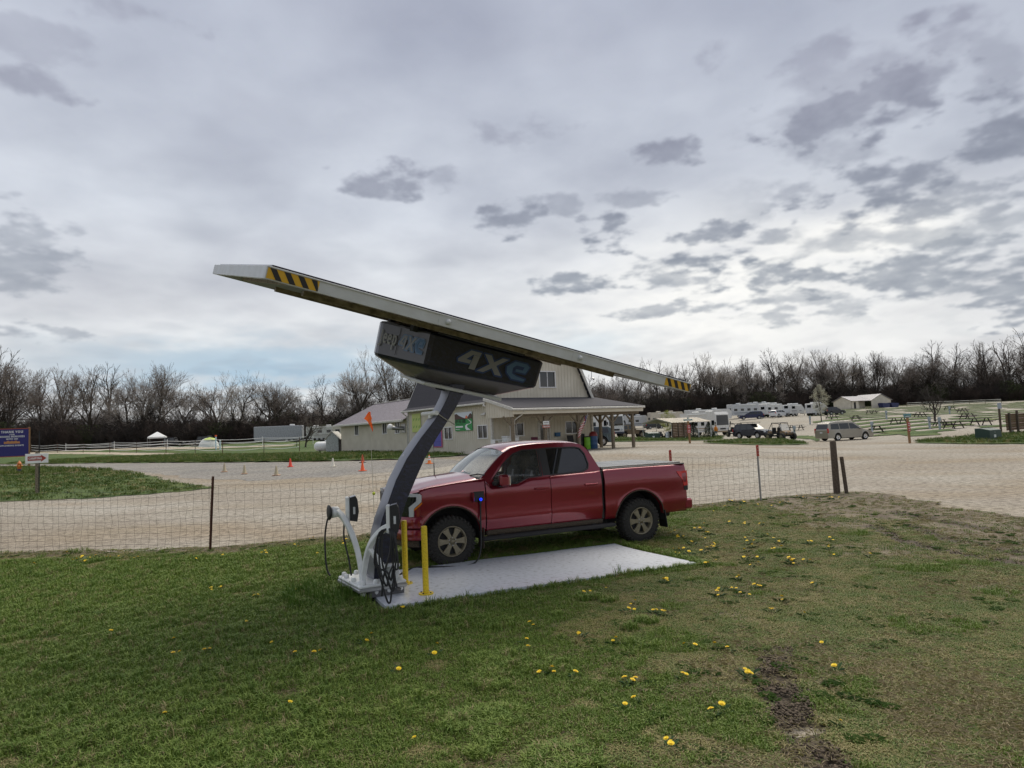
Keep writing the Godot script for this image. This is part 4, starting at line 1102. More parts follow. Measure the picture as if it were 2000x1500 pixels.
var turf_cache := []
func on_turf(p: Vector2) -> bool:
	if turf_cache.is_empty():
		for q in [[-52, -66.5, -41.5, -59.5, -30, -48, -23.9, -42.5, -17.3, -34.5, -13.8, -31.0, -15.7, -29.5, -17.7, -28.9, -22, -29.1, -30, -30.5, -50, -36], [-60, -80.5, -40, -66.8, -24, -54.2, -13.6, -46.2, -7.6, -44.0, -4.6, -45.0, -3.2, -46.3, -8, -56, -17, -68.6, -21.2, -69.5, -24, -73, -40, -87, -60, -100],
			[9, -68, 12.5, -66.5, 19.5, -76.5, 25.5, -84, 30, -98, 25.6, -101, 18, -92, 11.6, -86], [16.6, -60.2, 20.5, -68.5, 25, -78, 28.4, -75, 26.6, -64, 24.6, -57, 19.2, -54.2], [29.9, -51.4, 33, -54.6, 36, -56.9, 40.4, -58.8, 46, -59.5, 60, -68, 60, -60, 44, -50, 32.4, -42.8, 30.6, -46]]:
			turf_cache.append(PackedVector2Array(V(q)))
	for q in turf_cache:
		if Geometry2D.is_point_in_polygon(p, q): return true
	return false

func build_dandelions():
	rng.seed = 12
	var t := thing("dandelion", "yellow dandelion flowering in the lawn", "flower", Vector3.ZERO, 0.0, "dandelions in the lawn")
	var st := S(); tube(st, [Vector3.ZERO, Vector3(0.004, 0.03, 0), Vector3(0.006, 0.055, 0)], 0.0022, 4, false); part("stem", st, mat(lin(0.12, 0.16, 0.05), 0.7), t)
	st = S()
	for ring in 3:
		var n := 13 - ring * 3; var r := 0.021 - ring * 0.006
		for i in n:
			var a := TAU * (i + ring * 0.5) / n; var o := Vector3(cos(a), 0, sin(a)); var sd := Vector3(-sin(a), 0, cos(a)) * 0.0045; var c := Vector3(0.006, 0.055 + ring * 0.003, 0)
			quad(st, c, c + o * r * 0.7 + sd + Vector3.UP * 0.003, c + o * r + Vector3.UP * 0.004, c + o * r * 0.7 - sd + Vector3.UP * 0.003)
	part("flower_head", st, mat(lin(0.80, 0.58, 0.01), 0.7), t)
	st = S()
	for i in 7:
		var a := TAU * i / 7.0; var o := Vector3(cos(a), 0, sin(a)); var sd := Vector3(-sin(a), 0, cos(a)) * 0.011; var l := 0.06 + 0.02 * (i % 3)
		quad(st, o * 0.006 + Vector3.UP * 0.004, o * l * 0.6 + sd + Vector3.UP * 0.025, o * l + Vector3.UP * 0.02, o * l * 0.6 - sd + Vector3.UP * 0.025)
	part("leaf", st, mat(lin(0.04, 0.085, 0.02), 0.6), t)
	var spots := []
	for c in [[0.2, -6.1, 4], [0.5, -6.0, 1], [0.9, -5.85, 3], [0.8, -5.4, 2], [1.0, -4.72, 3], [2.2, -4.9, 1], [-0.8, -5.0, 1], [1.85, -5.9, 3], [1.3, -5.95, 2], [1.55, -7.9, 4], [1.25, -8.0, 2], [0.6, -7.2, 2], [0.9, -6.9, 2], [-0.9, -7.1, 1], [-1.6, -7.4, 1], [-2.0, -6.9, 2], [2.4, -8.6, 3], [0.1, -7.6, 2], [1.1, -9.1, 1], [2.0, -9.4, 3], [3.1, -8.9, 2], [1.9, -6.6, 2], [2.6, -5.9, 1], [2.9, -6.6, 1], [3.1, -7.6, 1], [-1.2, -6.3, 1], [-1.9, -5.7, 1], [-3.2, -8.2, 1], [-4.4, -10.2, 1], [-2.8, -5.6, 1], [-3.6, -7.1, 1], [1.4, -5.2, 2]]:
		for i in c[2]: spots.append(Vector2(c[0] + rng.randf_range(-0.07, 0.07), c[1] + rng.randf_range(-0.07, 0.07)))
	while spots.size() < 290:
		var p := Vector2(rng.randf_range(2.6, 5.5), rng.randf_range(-14.6, -10.2))
		if spots.size() > 130: p = Vector2(rng.randf_range(-9.5, 8.6), 0)
		if p.y == 0: p.y = (-13.96 - 0.363 * (p.x + 6.24) if p.x > -6.24 else -13.96 - 0.12 * (-6.24 - p.x)) + rng.randf_range(-0.2, 1.5)
		if spots.size() > 235: p = Vector2(rng.randf_range(-5.0, 4.5), rng.randf_range(-13, -6.5))
		if pad_side(p.x, p.y) < 0.12 or (absf(p.x - 0.5) < 2.6 and p.y < -11.0 and p.y > -14.0 and p.x < 2.4): continue
		spots.append(p)
		if rng.randf() < 0.5: spots.append(p + Vector2(rng.randf_range(-0.1, 0.1), rng.randf_range(-0.1, 0.1)))
	for i in spots.size():
		var p: Vector2 = spots[i]; var s := rng.randf_range(0.8, 1.3) * (1.0 + 0.014 * absf(p.y))
		if i == 0: t.position = Vector3(p.x, 0.03, p.y); continue
		var c := copy_of(t, "dandelion", "yellow dandelion flowering in the lawn", Vector3(p.x, 0.03, p.y), rng.randf() * 360.0, s)
		c.rotation_degrees += Vector3(rng.randf_range(-22, 22), 0, rng.randf_range(-22, 22))

# ---------------------------------------------------------------- solar charging station
func glyphs(parent: Node, called: String, xf: Transform3D, w: float, h: float, edge := lin(0.02, 0.05, 0.17)):
	var four := [[0, 0.42, 0.5, 1, 0.98, 1, 0.94, 0.80, 0.62, 0.80, 0.36, 0.48, 0.595, 0.48, 0.565, 0.28, 0.03, 0.28], [0.665, 0.79, 0.938, 0.79, 0.83, 0, 0.55, 0]]
	var ex := [[0, 1, 0.32, 1, 0.5, 0.66, 0.85, 1, 1.15, 1, 0.64, 0.5, 0.97, 0, 0.66, 0, 0.46, 0.32, 0.1, 0, -0.2, 0, 0.32, 0.5]]
	var ee := [[0, 0.62, 0.35, 1, 0.95, 1, 1.1, 0.85, 0.95, 0.45, 0.45, 0.45, 0.47, 0.6, 0.8, 0.6, 0.86, 0.8, 0.45, 0.8, 0.3, 0.62, 0.32, 0.3, 0.55, 0.2, 1.0, 0.12, 0.95, 0, 0.35, 0, 0.05, 0.3]]
	var silver := mat(lin(0.24, 0.25, 0.28), 0.4, 0.3); var steel_blue := mat(lin(0.085, 0.17, 0.32), 0.4, 0.2); var halo := mat(edge, 0.4)
	var sets := [[four, 0.0, silver], [ex, 0.34, silver], [ee, 0.68, steel_blue]]
	for s in sets:
		var st := S(); var back := S()
		for q in s[0]:
			var p := PackedVector2Array()
			for v in V(q): p.append(Vector2((s[1] + v.x * 0.30) * w, v.y * h))
			if Geometry2D.is_polygon_clockwise(p): p.reverse()
			prism(st, p, 0.004, xf * Transform3D(Basis.IDENTITY, Vector3(0, 0, 0.005)))
			if s[0].size() == 1 or q == s[0][0]:
				for o in Geometry2D.offset_polygon(p, h * 0.09):
					if not Geometry2D.is_polygon_clockwise(o): prism(back, o, 0.003, xf * Transform3D(Basis.IDENTITY, Vector3(0, 0, 0.001 + 0.0004 * s[1])))
		part(called, st, s[2], parent)
		part("letter_outline", back, halo, parent)

func build_station():
	var t := thing("solar_charging_station", "solar panel canopy on a curved dark column with two white charger arms", "charging station", Vector3(-1.95, 0.0, -9.45), 31.7)
	# steel slab the station stands on
	var lay := Transform3D(Basis(Vector3.UP, deg_to_rad(-7.7)), Vector3(-0.32, 0, 0.2)) * Transform3D(Basis(Vector3.RIGHT, -PI / 2), Vector3.ZERO)
	var st := S(); prism(st, ragged(V([0.17, 1.60, 0.22, -0.60, 2.6, -0.60, 4.98, -0.62, 4.90, 0.5, 4.93, 1.58]), 0.3, 0.05), 0.075, lay)
	part("base_slab", st, M.pad, t)
	# ballast box, bolted flange
	st = S(); box(st, Vector3(0.04, 0.115, -0.14), Vector3(0.50, 0.09, 0.80), Basis.IDENTITY, 0.01); part("ballast_box", st, mat(lin(0.10, 0.10, 0.105), 0.7), t)
	st = S(); box(st, Vector3(-0.02, 0.185, -0.16), Vector3(0.68, 0.05, 0.92), Basis.IDENTITY, 0.012); part("lower_flange", st, M.steel, t)
	st = S(); box(st, Vector3(-0.02, 0.232, -0.16), Vector3(0.66, 0.042, 0.90), Basis.IDENTITY, 0.014); var fl := part("base_flange", st, M.white, t)
	for i in 4:
		for e in [[0.0, -0.28 + i * 0.175, 0.235], [0.0, -0.28 + i * 0.175, -0.555]]:
			for up in [1, -1]:
				st = S(); lathe(st, [Vector2(0, 0.055), Vector2(0.026, 0.05), Vector2(0.036, 0.03), Vector2(0.036, 0.0)], 8, Transform3D(Basis.from_scale(Vector3(1, up, 1)), Vector3(e[1], 0.253 if up > 0 else 0.16, e[2]))); part("bolt_cap", st, M.white, fl)
	for z in [0.0, -0.3]:
		st = S(); lathe(st, [Vector2(0, 0.055), Vector2(0.026, 0.05), Vector2(0.036, 0.03), Vector2(0.036, 0.0)], 8, Transform3D(Basis.IDENTITY, Vector3(-0.30, 0.253, z - 0.08))); part("bolt_cap", st, M.white, fl)
	# curved column: near face dark, leading edge pale grey
	var le := [Vector2(-0.04, 0.25), Vector2(-0.017, 0.54), Vector2(0.044, 0.88), Vector2(0.11, 1.08), Vector2(0.197, 1.28), Vector2(0.32, 1.57), Vector2(0.492, 1.86), Vector2(0.61, 2.01), Vector2(0.731, 2.16), Vector2(0.87, 2.31), Vector2(1.0, 2.46), Vector2(1.10, 2.61), Vector2(1.18, 2.75), Vector2(1.25, 2.92)]
	var ri := [Vector2(0.21, 0.25), Vector2(0.25, 0.54), Vector2(0.32, 0.86), Vector2(0.385, 1.06), Vector2(0.456, 1.25), Vector2(0.607, 1.55), Vector2(0.765, 1.85), Vector2(0.87, 2.0), Vector2(0.974, 2.15), Vector2(1.10, 2.31), Vector2(1.22, 2.47), Vector2(1.32, 2.61), Vector2(1.40, 2.75), Vector2(1.465, 2.92)]
	var poly := PackedVector2Array(le)
	for i in range(ri.size() - 1, -1, -1): poly.append(ri[i])
	st = S(); prism(st, poly, 0.30, Transform3D(Basis.IDENTITY, Vector3(0, 0, -0.30))); var col := part("column", st, M.navy_metal, t)
	var rows := []
	for i in le.size():
		var d: Vector2 = (le[mini(i + 1, le.size() - 1)] - le[maxi(i - 1, 0)]).normalized(); var n := Vector2(-d.y, d.x)
		rows.append([Vector3(le[i].x + n.x * 0.004, le[i].y + n.y * 0.004, -0.297), Vector3(le[i].x + n.x * 0.006, le[i].y + n.y * 0.006, -0.28), Vector3(le[i].x + n.x * 0.006, le[i].y + n.y * 0.006, -0.02), Vector3(le[i].x + n.x * 0.004, le[i].y + n.y * 0.004, -0.003)])
	st = S(); net(st, rows); part("column_edge", st, M.pale_grey, col)
	st = S(); lathe(st, [Vector2(0.035, 0), Vector2(0.035, 0.012), Vector2(0.022, 0.014), Vector2(0.0, 0.008)], 12, Transform3D(Basis(Vector3(0, 0, 1), deg_to_rad(56.0)), Vector3(0.52, 1.885, -0.2))); part("round_badge", st, M.steel, col)
	st = S(); tube(st, [Vector3(0.97, 2.50, -0.48), Vector3(0.97, 2.50, 0.02)], 0.035, 10); box(st, Vector3(0.985, 2.46, -0.2), Vector3(0.07, 0.06, 0.08)); var cam := part("conduit", st, M.white, t)
	st = S(); tube(st, [Vector3(1.0, 2.48, 0.01), Vector3(1.12, 2.40, 0.012), Vector3(1.26, 2.32, 0.01)], 0.009, 5); part("strap", st, mat(lin(0.35, 0.33, 0.28), 0.7), cam)
	# tracker housing, tilted with the array
	var A := Transform3D(Basis(Vector3.RIGHT, deg_to_rad(13.19)) * Basis(Vector3(0, 0, 1), deg_to_rad(-10.98)), Vector3(1.50, 3.85, -0.22))
	var plan := [Vector2(-0.70, 0.585), Vector2(-0.63, 0.615), Vector2(-0.55, 0.62), Vector2(1.24, 0.62), Vector2(1.29, 0.60), Vector2(1.31, 0.54), Vector2(1.31, -0.54), Vector2(1.25, -0.62), Vector2(-0.95, -0.62), Vector2(-1.04, -0.52), Vector2(-1.19, -0.14), Vector2(-1.215, -0.02), Vector2(-1.20, 0.04)]
	var lv := [[-0.205, 0.90], [-0.225, 0.975], [-0.25, 1.0], [-0.66, 0.985], [-0.70, 0.965], [-0.72, 0.93], [-0.92, 0.56]]
	var rings := []
	for l in lv:
		var r := []
		for p in plan: r.append(A * Vector3(p.x * l[1], l[0] + (0.03 * p.x if l[0] < -0.6 and l[0] > -0.9 else 0.0), p.y * l[1]))
		rings.append(r)
	var np := plan.size()
	st = S(); var sv := S(); var hl := S()
	for i in rings.size() - 1:
		for k in np:
			var k2 := (k + 1) % np
			var pale: bool = i >= 1 and i < 3 and k in [10, 11, 12]
			quad(sv if pale else (hl if i >= 5 else st), rings[i][k], rings[i + 1][k], rings[i + 1][k2], rings[i][k2])
	var cap := PackedVector2Array()
	for l in [0, rings.size() - 1]:
		for k in range(1, np - 1):
			tri(st, rings[l][0], rings[l][k], rings[l][k + 1])
	var hous := part("tracker_housing", st, M.navy_metal, t)
	part("end_panel", sv, mat(lin(0.15, 0.155, 0.19), 0.28, 0.2), hous); part("lower_hull", hl, mat(lin(0.15, 0.14, 0.14), 0.25, 0.2), hous)  # lower hull paler, with light reflected off the ground put into its colour
	st = S(); box(st, A * Vector3(0.10, -0.955, 0.05), Vector3(1.36, 0.05, 0.9), A.basis, 0.012); part("bearing_plate", st, M.frame_white, t)
	st = S(); box(st, A * Vector3(0.0, -0.995, 0.0), Vector3(0.5, 0.05, 0.5), A.basis, 0.01); part("column_head", st, M.navy_metal, t)
	# lettering on the long face and on the end panel
	glyphs(hous, "letter", A * Transform3D(Basis.IDENTITY, Vector3(-0.20, -0.60, 0.622)), 1.24, 0.27)
	var pa := Vector3(-1.22, 0, 0.04); var pbv := Vector3(-0.70, 0, 0.585); var dx := (pbv - pa).normalized()
	var endf := A * Transform3D(Basis(dx, Vector3.UP, dx.cross(Vector3.UP)), pa + Vector3(0, -0.6, 0) + dx.cross(Vector3.UP) * 0.004)
	glyphs(hous, "letter", endf * Transform3D(Basis.IDENTITY, Vector3(0.33, 0.05, 0)), 0.37, 0.20, lin(0.16, 0.25, 0.45))
	text_part("letter", "Jeep", 0.20, mat(lin(0.38, 0.39, 0.43), 0.5), hous, endf * Transform3D(Basis.IDENTITY, Vector3(0.15, 0.16, 0.010)), 0.27)
	st = S(); box(st, endf * Vector3(0.305, 0.14, 0.0), Vector3(0.006, 0.40, 0.004), endf.basis); part("panel_seam", st, M.black, hous)
	# array: perimeter beams, cross rails, panels
	for q in [[0.0, 1.815, 6.6, 0.05], [0.0, -1.815, 6.6, 0.05]]:
		st = S(); box(st, A * Vector3(q[0], -0.071, q[1]), Vector3(q[2], 0.142, q[3]), A.basis, 0.004); var bm := part("edge_beam", st, M.frame_white, t)
		st = S(); box(st, A * Vector3(0, -0.004, q[1] + signf(q[1]) * 0.012), Vector3(6.58, 0.016, 0.05), A.basis, 0.003); part("edge_lip", st, M.frame_white, bm)
		for x in [-1.09, 1.02]:
			st = S(); box(st, A * Vector3(x, -0.072, q[1] + signf(q[1]) * 0.027), Vector3(0.26, 0.13, 0.006), A.basis, 0.002)
			lathe(st, [Vector2(0, 0.035), Vector2(0.03, 0.028), Vector2(0.04, 0.0)], 10, A * Transform3D(Basis(Vector3.RIGHT, PI / 2 * signf(q[1])), Vector3(x, -0.072, q[1] + signf(q[1]) * 0.03))); part("joint_plate", st, M.frame_white, bm)
		for x in [-3.005, 3.005]:
			st = S(); box(st, A * Vector3(x, -0.072, q[1] + signf(q[1]) * 0.0275), Vector3(0.56, 0.115, 0.004), A.basis); var hz := part("hazard_plate", st, M.hazard_yellow, bm)
			for k in 4:
				var u := -0.26 + k * 0.148
				var pts := PackedVector2Array([Vector2(u, 0.056), Vector2(u + 0.068, 0.056), Vector2(minf(u + 0.148, 0.278), -0.056), Vector2(u + 0.08, -0.056)])
				if k == 3: pts = PackedVector2Array([Vector2(u, 0.056), Vector2(u + 0.068, 0.056), Vector2(0.278, -0.03), Vector2(0.278, -0.056), Vector2(u + 0.08, -0.056)])
				st = S(); prism(st, pts, 0.003, A * Transform3D(Basis.IDENTITY if q[1] > 0 else Basis(Vector3.UP, PI), Vector3(x, -0.072, q[1] + signf(q[1]) * 0.0297))); part("black_stripe", st, M.black, hz)
	for x in [-3.275, 3.275]:
		st = S(); box(st, A * Vector3(x, -0.071, 0), Vector3(0.05, 0.142, 3.576), A.basis, 0.004); part("edge_beam", st, M.frame_white, t)
	for i in 7:
		st = S(); box(st, A * Vector3(-2.85 + i * 0.95, -0.075, 0), Vector3(0.06, 0.09, 3.57), A.basis, 0.004); part("cross_rail", st, M.under, t)
	for z in [-0.75, 0.75]:
		st = S(); box(st, A * Vector3(0, -0.155, z), Vector3(5.2, 0.07, 0.10), A.basis, 0.005); part("long_rail", st, M.under, t)
	for x in [-0.9, -0.35, 0.3, 0.85]:
		st = S(); box(st, A * Vector3(x, -0.20, 0.45), Vector3(0.08, 0.14, 0.12), A.basis, 0.006); box(st, A * Vector3(x, -0.20, -0.45), Vector3(0.08, 0.14, 0.12), A.basis, 0.006); part("tracker_strut", st, M.dark, t)
	st = S(); tube(st, [A * Vector3(-0.6, -0.19, 0.63), A * Vector3(0.1, -0.195, 0.66), A * Vector3(0.9, -0.19, 0.62)], 0.03, 8); part("drive_shaft", st, M.dark, t)
	for i in 6:
		for k in 2:
			var c := Vector3(-2.70 + i * 1.08, 0.012, -0.89 + k * 1.78)
			st = S(); box(st, A * c, Vector3(1.07, 0.03, 1.76), A.basis, 0.003); var pn := part("solar_panel", st, M.panel, t)
			st = S(); box(st, A * (c - Vector3(0, 0.018, 0)), Vector3(1.05, 0.006, 1.74), A.basis); part("back_sheet", st, M.under, pn)
	# charger arms
	arm(t, [Vector3(-0.2, 0.25, -0.02), Vector3(-0.21, 0.55, -0.10), Vector3(-0.23, 0.81, -0.26), Vector3(-0.27, 1.02, -0.46), Vector3(-0.31, 1.12, -0.60), Vector3(-0.34, 1.15, -0.66)], 0.043)
	arm(t, [Vector3(-0.2, 0.25, 0.0), Vector3(-0.17, 0.58, 0.08), Vector3(-0.13, 0.80, 0.21), Vector3(-0.06, 0.95, 0.38), Vector3(-0.01, 1.02, 0.56)], 0.043)
	arm(t, [Vector3(-0.155, 0.70, 0.15), Vector3(-0.10, 0.60, 0.25), Vector3(-0.05, 0.50, 0.33), Vector3(-0.04, 0.38, 0.35), Vector3(-0.04, 0.25, 0.35)], 0.037)
	charger(t, Transform3D(Basis(Vector3.UP, deg_to_rad(76.0)), Vector3(-0.17, 1.19, -0.56)))
	charger(t, Transform3D(Basis(Vector3.UP, deg_to_rad(66.0)), Vector3(0.01, 1.14, 0.56)))
	st = S(); lathe(st, [Vector2(0.075, -0.04), Vector2(0.08, 0.05), Vector2(0.05, 0.07), Vector2(0, 0.07)], 12, Transform3D(Basis(Vector3(0, 0, 1), PI / 2) * Basis(Vector3.RIGHT, 0.3), Vector3(-0.35, 1.14, -0.68))); var hub := part("cable_hub", st, M.white, t)
	st = S(); lathe(st, [Vector2(0.10, 0.0), Vector2(0.11, 0.02), Vector2(0.07, 0.03), Vector2(0, 0.03)], 12, Transform3D(Basis(Vector3(0, 0, 1), PI / 2), Vector3(-0.42, 1.14, -0.69))); part("holster", st, M.black, hub)
	# round pale junction pot by the flange
	st = S(); lathe(st, [Vector2(0, 0.24), Vector2(0.105, 0.24), Vector2(0.105, 0.215), Vector2(0.085, 0.21), Vector2(0.095, 0.12), Vector2(0.06, 0.0), Vector2(0, 0.0)], 14, Transform3D(Basis.IDENTITY, Vector3(0.09, 0.25, 0.34))); part("junction_pot", st, M.frame_white, t)
	# hanging cables
	cable(t, [Vector3(-0.41, 1.14, -0.70), Vector3(-0.45, 1.02, -0.74), Vector3(-0.48, 0.80, -0.76), Vector3(-0.49, 0.50, -0.72), Vector3(-0.48, 0.34, -0.68), Vector3(-0.46, 0.27, -0.62)])
	cable(t, [Vector3(-0.22, 1.03, -0.55), Vector3(-0.22, 0.85, -0.50), Vector3(-0.17, 0.68, -0.42), Vector3(-0.10, 0.50, -0.36), Vector3(-0.06, 0.32, -0.34), Vector3(-0.12, 0.26, -0.30)])
	cable(t, [Vector3(-0.25, 1.03, -0.58), Vector3(-0.27, 0.78, -0.55), Vector3(-0.24, 0.5, -0.46), Vector3(-0.24, 0.28, -0.36)])
	for q in [[-0.22, 0.66, 0.58, 0.00, 0.66, 0.72, -0.10, 0.08], [-0.19, 0.62, 0.62, -0.02, 0.62, 0.70, -0.13, 0.30], [-0.23, 0.55, 0.56, 0.015, 0.52, 0.74, -0.07, 0.36], [-0.16, 0.60, 0.64, -0.04, 0.60, 0.69, -0.05, 0.22]]:
		cable(t, [Vector3(-0.07, 1.0, 0.60), Vector3(q[0] * 0.85, 0.93, 0.61), Vector3(q[0], q[1], q[2]), Vector3(q[6] - 0.05, q[7] + 0.12, 0.68), Vector3(q[6], q[7], 0.70), Vector3(q[6] + 0.035, q[7] + 0.14, 0.70), Vector3(q[3], q[4], q[5]), Vector3(q[3] - 0.02, 0.92, 0.70), Vector3(-0.05, 1.0, 0.64)])
	cable(t, [Vector3(-0.02, 0.95, 0.64), Vector3(-0.06, 0.72, 0.67), Vector3(-0.15, 0.42, 0.66), Vector3(-0.18, 0.17, 0.65)])
	# yellow bollards
	var proto: Node3D
	var at := [Vector3(-1.26, 0.075, -9.25), Vector3(-1.64, 0.075, -9.93), Vector3(-1.97, 0.075, -10.62)]
	var lb := ["yellow steel bollard on grey slab, nearest the lawn", "yellow steel bollard on grey slab, the middle one of three", "yellow steel bollard half hidden behind the hanging cables"]
	for i in 3:
		if i == 0:
			proto = thing("bollard", lb[0], "bollard", at[0], 0.0, "yellow bollards on the slab")
			st = S(); lathe(st, [Vector2(0.041, 0.0), Vector2(0.041, 0.86), Vector2(0.039, 0.885), Vector2(0.035, 0.895), Vector2(0, 0.9)], 20); part("post", st, M.yellow, proto)
			st = S(); lathe(st, [Vector2(0.040, 0.016), Vector2(0.098, 0.016), Vector2(0.1, 0.013), Vector2(0.1, 0.0)], 20, Transform3D.IDENTITY, false); part("foot_plate", st, M.yellow, proto)
			for k in 4:
				st = S(); lathe(st, [Vector2(0.012, 0.016), Vector2(0.012, 0.026), Vector2(0, 0.027)], 6, Transform3D(Basis.IDENTITY, Vector3(cos(k * PI / 2 + 0.4), 0, sin(k * PI / 2 + 0.4)) * 0.072)); part("anchor_bolt", st, M.dark, proto)
		else:
			copy_of(proto, "bollard", lb[i], at[i], i * 25.0)
	# cable plugged into the pickup
	var c := thing("charging_cable", "black charging cable running along the slab to the red pickup", "cable", Vector3.ZERO)
	st = S(); tube(st, curve_pts([Vector3(-1.62, 0.45, -8.86), Vector3(-1.60, 0.2, -9.05), Vector3(-1.66, 0.10, -9.7), Vector3(-1.80, 0.11, -10.35), Vector3(-1.70, 0.07, -11.05), Vector3(-1.52, 0.09, -11.02), Vector3(-1.18, 0.075, -11.03), Vector3(-0.90, 0.06, -11.1), Vector3(-0.70, 0.10, -11.24), Vector3(-0.62, 0.30, -11.34), Vector3(-0.615, 0.7, -11.47), Vector3(-0.61, 1.02, -11.49)], 60), 0.0135, 8); part("cord", st, M.black, c)
	st = S(); tube(st, [Vector3(-0.61, 1.0, -11.49), Vector3(-0.612, 1.06, -11.49), Vector3(-0.635, 1.09, -11.56)], [0.022, 0.03, 0.035], 8); part("plug", st, M.black, c)
	st = S(); lathe(st, [Vector2(0.016, 0), Vector2(0.024, 0.004), Vector2(0.016, 0.008)], 10, Transform3D(Basis(Vector3.UP, deg_to_rad(24.0)) * Basis(Vector3.RIGHT, PI / 2), Vector3(-0.60, 1.075, -11.475)))
	var led := mat(lin(0.02, 0.05, 0.5), 0.4); led.emission_enabled = true; led.emission = Color(0.1, 0.2, 1.0); led.emission_energy_multiplier = 1.5
	part("indicator_light", st, led, c)

func arm(t: Node, ctrl: Array, r: float):
	# square section arm with softened edges
	var pts := curve_pts(ctrl, 18); var st := S(); var prev := Vector3.ZERO; var rings := []
	for i in pts.size():
		var d: Vector3 = (pts[mini(i + 1, pts.size() - 1)] - pts[maxi(i - 1, 0)]).normalized(); var x := d.cross(Vector3(0.9, 0.0, 0.2)).normalized(); var y := d.cross(x).normalized()
		var ring := []
		for k in 8:
			var s := [Vector2(1, 0.7), Vector2(0.7, 1), Vector2(-0.7, 1), Vector2(-1, 0.7), Vector2(-1, -0.7), Vector2(-0.7, -1), Vector2(0.7, -1), Vector2(1, -0.7)][k] as Vector2
			ring.append(pts[i] + (x * s.x + y * s.y * 0.8) * r)
		rings.append(ring)
	for k in 8:
		var g := []
		for ring in rings: g.append([ring[k], ring[(k + 1) % 8]])
		net(st, g, false, 1 + k)
	for k in range(1, 7):
		tri(st, rings[-1][0], rings[-1][k], rings[-1][k + 1])
	part("charger_arm", st, M.white, t)

func charger(t: Node, xf: Transform3D):
	var st := S(); box(st, xf * Vector3(0, -0.02, -0.035), Vector3(0.20, 0.36, 0.05), xf.basis, 0.012); var back := part("charger_plate", st, M.white, t)
	st = S(); var p := PackedVector2Array(V([0.0, -0.17, 0.10, -0.19, 0.125, -0.05, 0.11, 0.12, 0.085, 0.17, 0.0, 0.15]))
	prism(st, p, 0.20, xf * Transform3D(Basis(Vector3(0, 0, 1), Vector3(0, 1, 0), Vector3(-1, 0, 0)), Vector3(0.10, 0, -0.01))); var body := part("charger_box", st, M.black, back)
	st = S(); box(st, xf * Vector3(-0.103, -0.03, 0.05), Vector3(0.004, 0.10, 0.03), xf.basis); part("rating_label", st, M.frame_white, body)
	st = S(); quad(st, xf * Vector3(-0.09, 0.156, 0.0), xf * Vector3(-0.09, 0.174, 0.078), xf * Vector3(0.09, 0.174, 0.078), xf * Vector3(0.09, 0.156, 0.0)); part("top_lid", st, M.pale_grey, body)

func cable(t: Node, ctrl: Array):
	var st := S(); tube(st, curve_pts(ctrl, 30), 0.0125, 7); part("cable", st, M.black, t)

# ---------------------------------------------------------------- the red pickup
const WHEEL_R := 0.415
func lerp_table(tb: Array, x: float) -> float:
	if x <= tb[0][0]: return tb[0][1]
	for i in tb.size() - 1:
		if x <= tb[i + 1][0]: return lerpf(tb[i][1], tb[i + 1][1], (x - tb[i][0]) / (tb[i + 1][0] - tb[i][0]))
	return tb[-1][1]

func plan_z(x: float) -> float:
	return lerp_table([[0.40, 0.975], [0.50, 0.962], [0.568, 0.94], [0.636, 0.905], [0.704, 0.85], [0.755, 0.78], [0.7975, 0.68], [0.8315, 0.5], [0.857, 0.3], [0.87, 0.0]], x)

func side_z(x: float, y: float) -> float:
	var w := lerp_table([[0.40, 0.915], [0.50, 0.935], [0.62, 0.962], [0.70, 0.985], [0.76, 0.978], [0.92, 0.975], [1.10, 0.992], [1.20, 0.988], [1.30, 0.965], [1.38, 0.945], [1.44, 0.915]], y)
	if x > 0.2: w -= maxf(0.0, 0.98 - plan_z(maxf(x, 0.4))) + 0.02 * sm(0.2, 0.5, x)
	if x < -4.35: w -= 0.05 * pow((-4.35 - x) / 0.48, 2.0)
	for hx in [0.0, -3.70]:
		var r := Vector2(x - hx, y - 0.42).length()
		w += 0.014 * (1.0 - sm(0.53, 0.60, r))
	return w

func sill(x: float) -> float:
	return lerp_table([[-4.9, 1.395], [-2.9, 1.395], [-2.88, 1.37], [-1.45, 1.335], [-1.22, 1.245], [-0.64, 1.245], [-0.62, 1.385], [-0.14, 1.352], [0.36, 1.305], [0.55, 1.265], [0.9, 1.22]], x)

func under(x: float) -> float:
	var y := 0.50
	for hx in [0.0, -3.70]:
		var dx := absf(x - hx)
		if dx < 0.54: y = maxf(y, 0.43 + sqrt(0.54 * 0.54 - dx * dx))
	if x > 0.50: y = maxf(y, 0.83)
	return y

func side_panel(t: Node, called: String, x0: float, x1: float, s: float, m: Material) -> MeshInstance3D:
	var xs := []
	var n := int(absf(x1 - x0) / 0.09) + 1
	for i in n + 1: xs.append(lerpf(x0, x1, float(i) / n))
	for hx in [0.0, -3.70]:
		for k in 25:
			var x: float = hx + 0.54 * cos(PI * k / 24.0)
			if x < x0 - 0.01 and x > x1 + 0.01: xs.append(x)
	xs.sort(); xs.reverse()
	var rows := []
	for x in xs:
		var lo := under(x); var hi := sill(x); var r := []
		r.append(Vector3(x, lo - 0.002, s * (side_z(x, lo) - 0.10)))
		for k in 17:
			var y := lerpf(lo, hi, k / 16.0)
			r.append(Vector3(x, y, s * side_z(x, y)))
		r.append(Vector3(x, hi + 0.004, s * (side_z(x, hi) - 0.05)))
		rows.append(r)
	var st := S(); net(st, rows, s > 0)
	# returns at the seams
	for e in [0, rows.size() - 1]:
		var g := []
		for p in rows[e]: g.append([p, Vector3(p.x, p.y, p.z - s * 0.03)])
		net(st, g, (e == 0) == (s > 0), 3)
	return part(called, st, m, t)

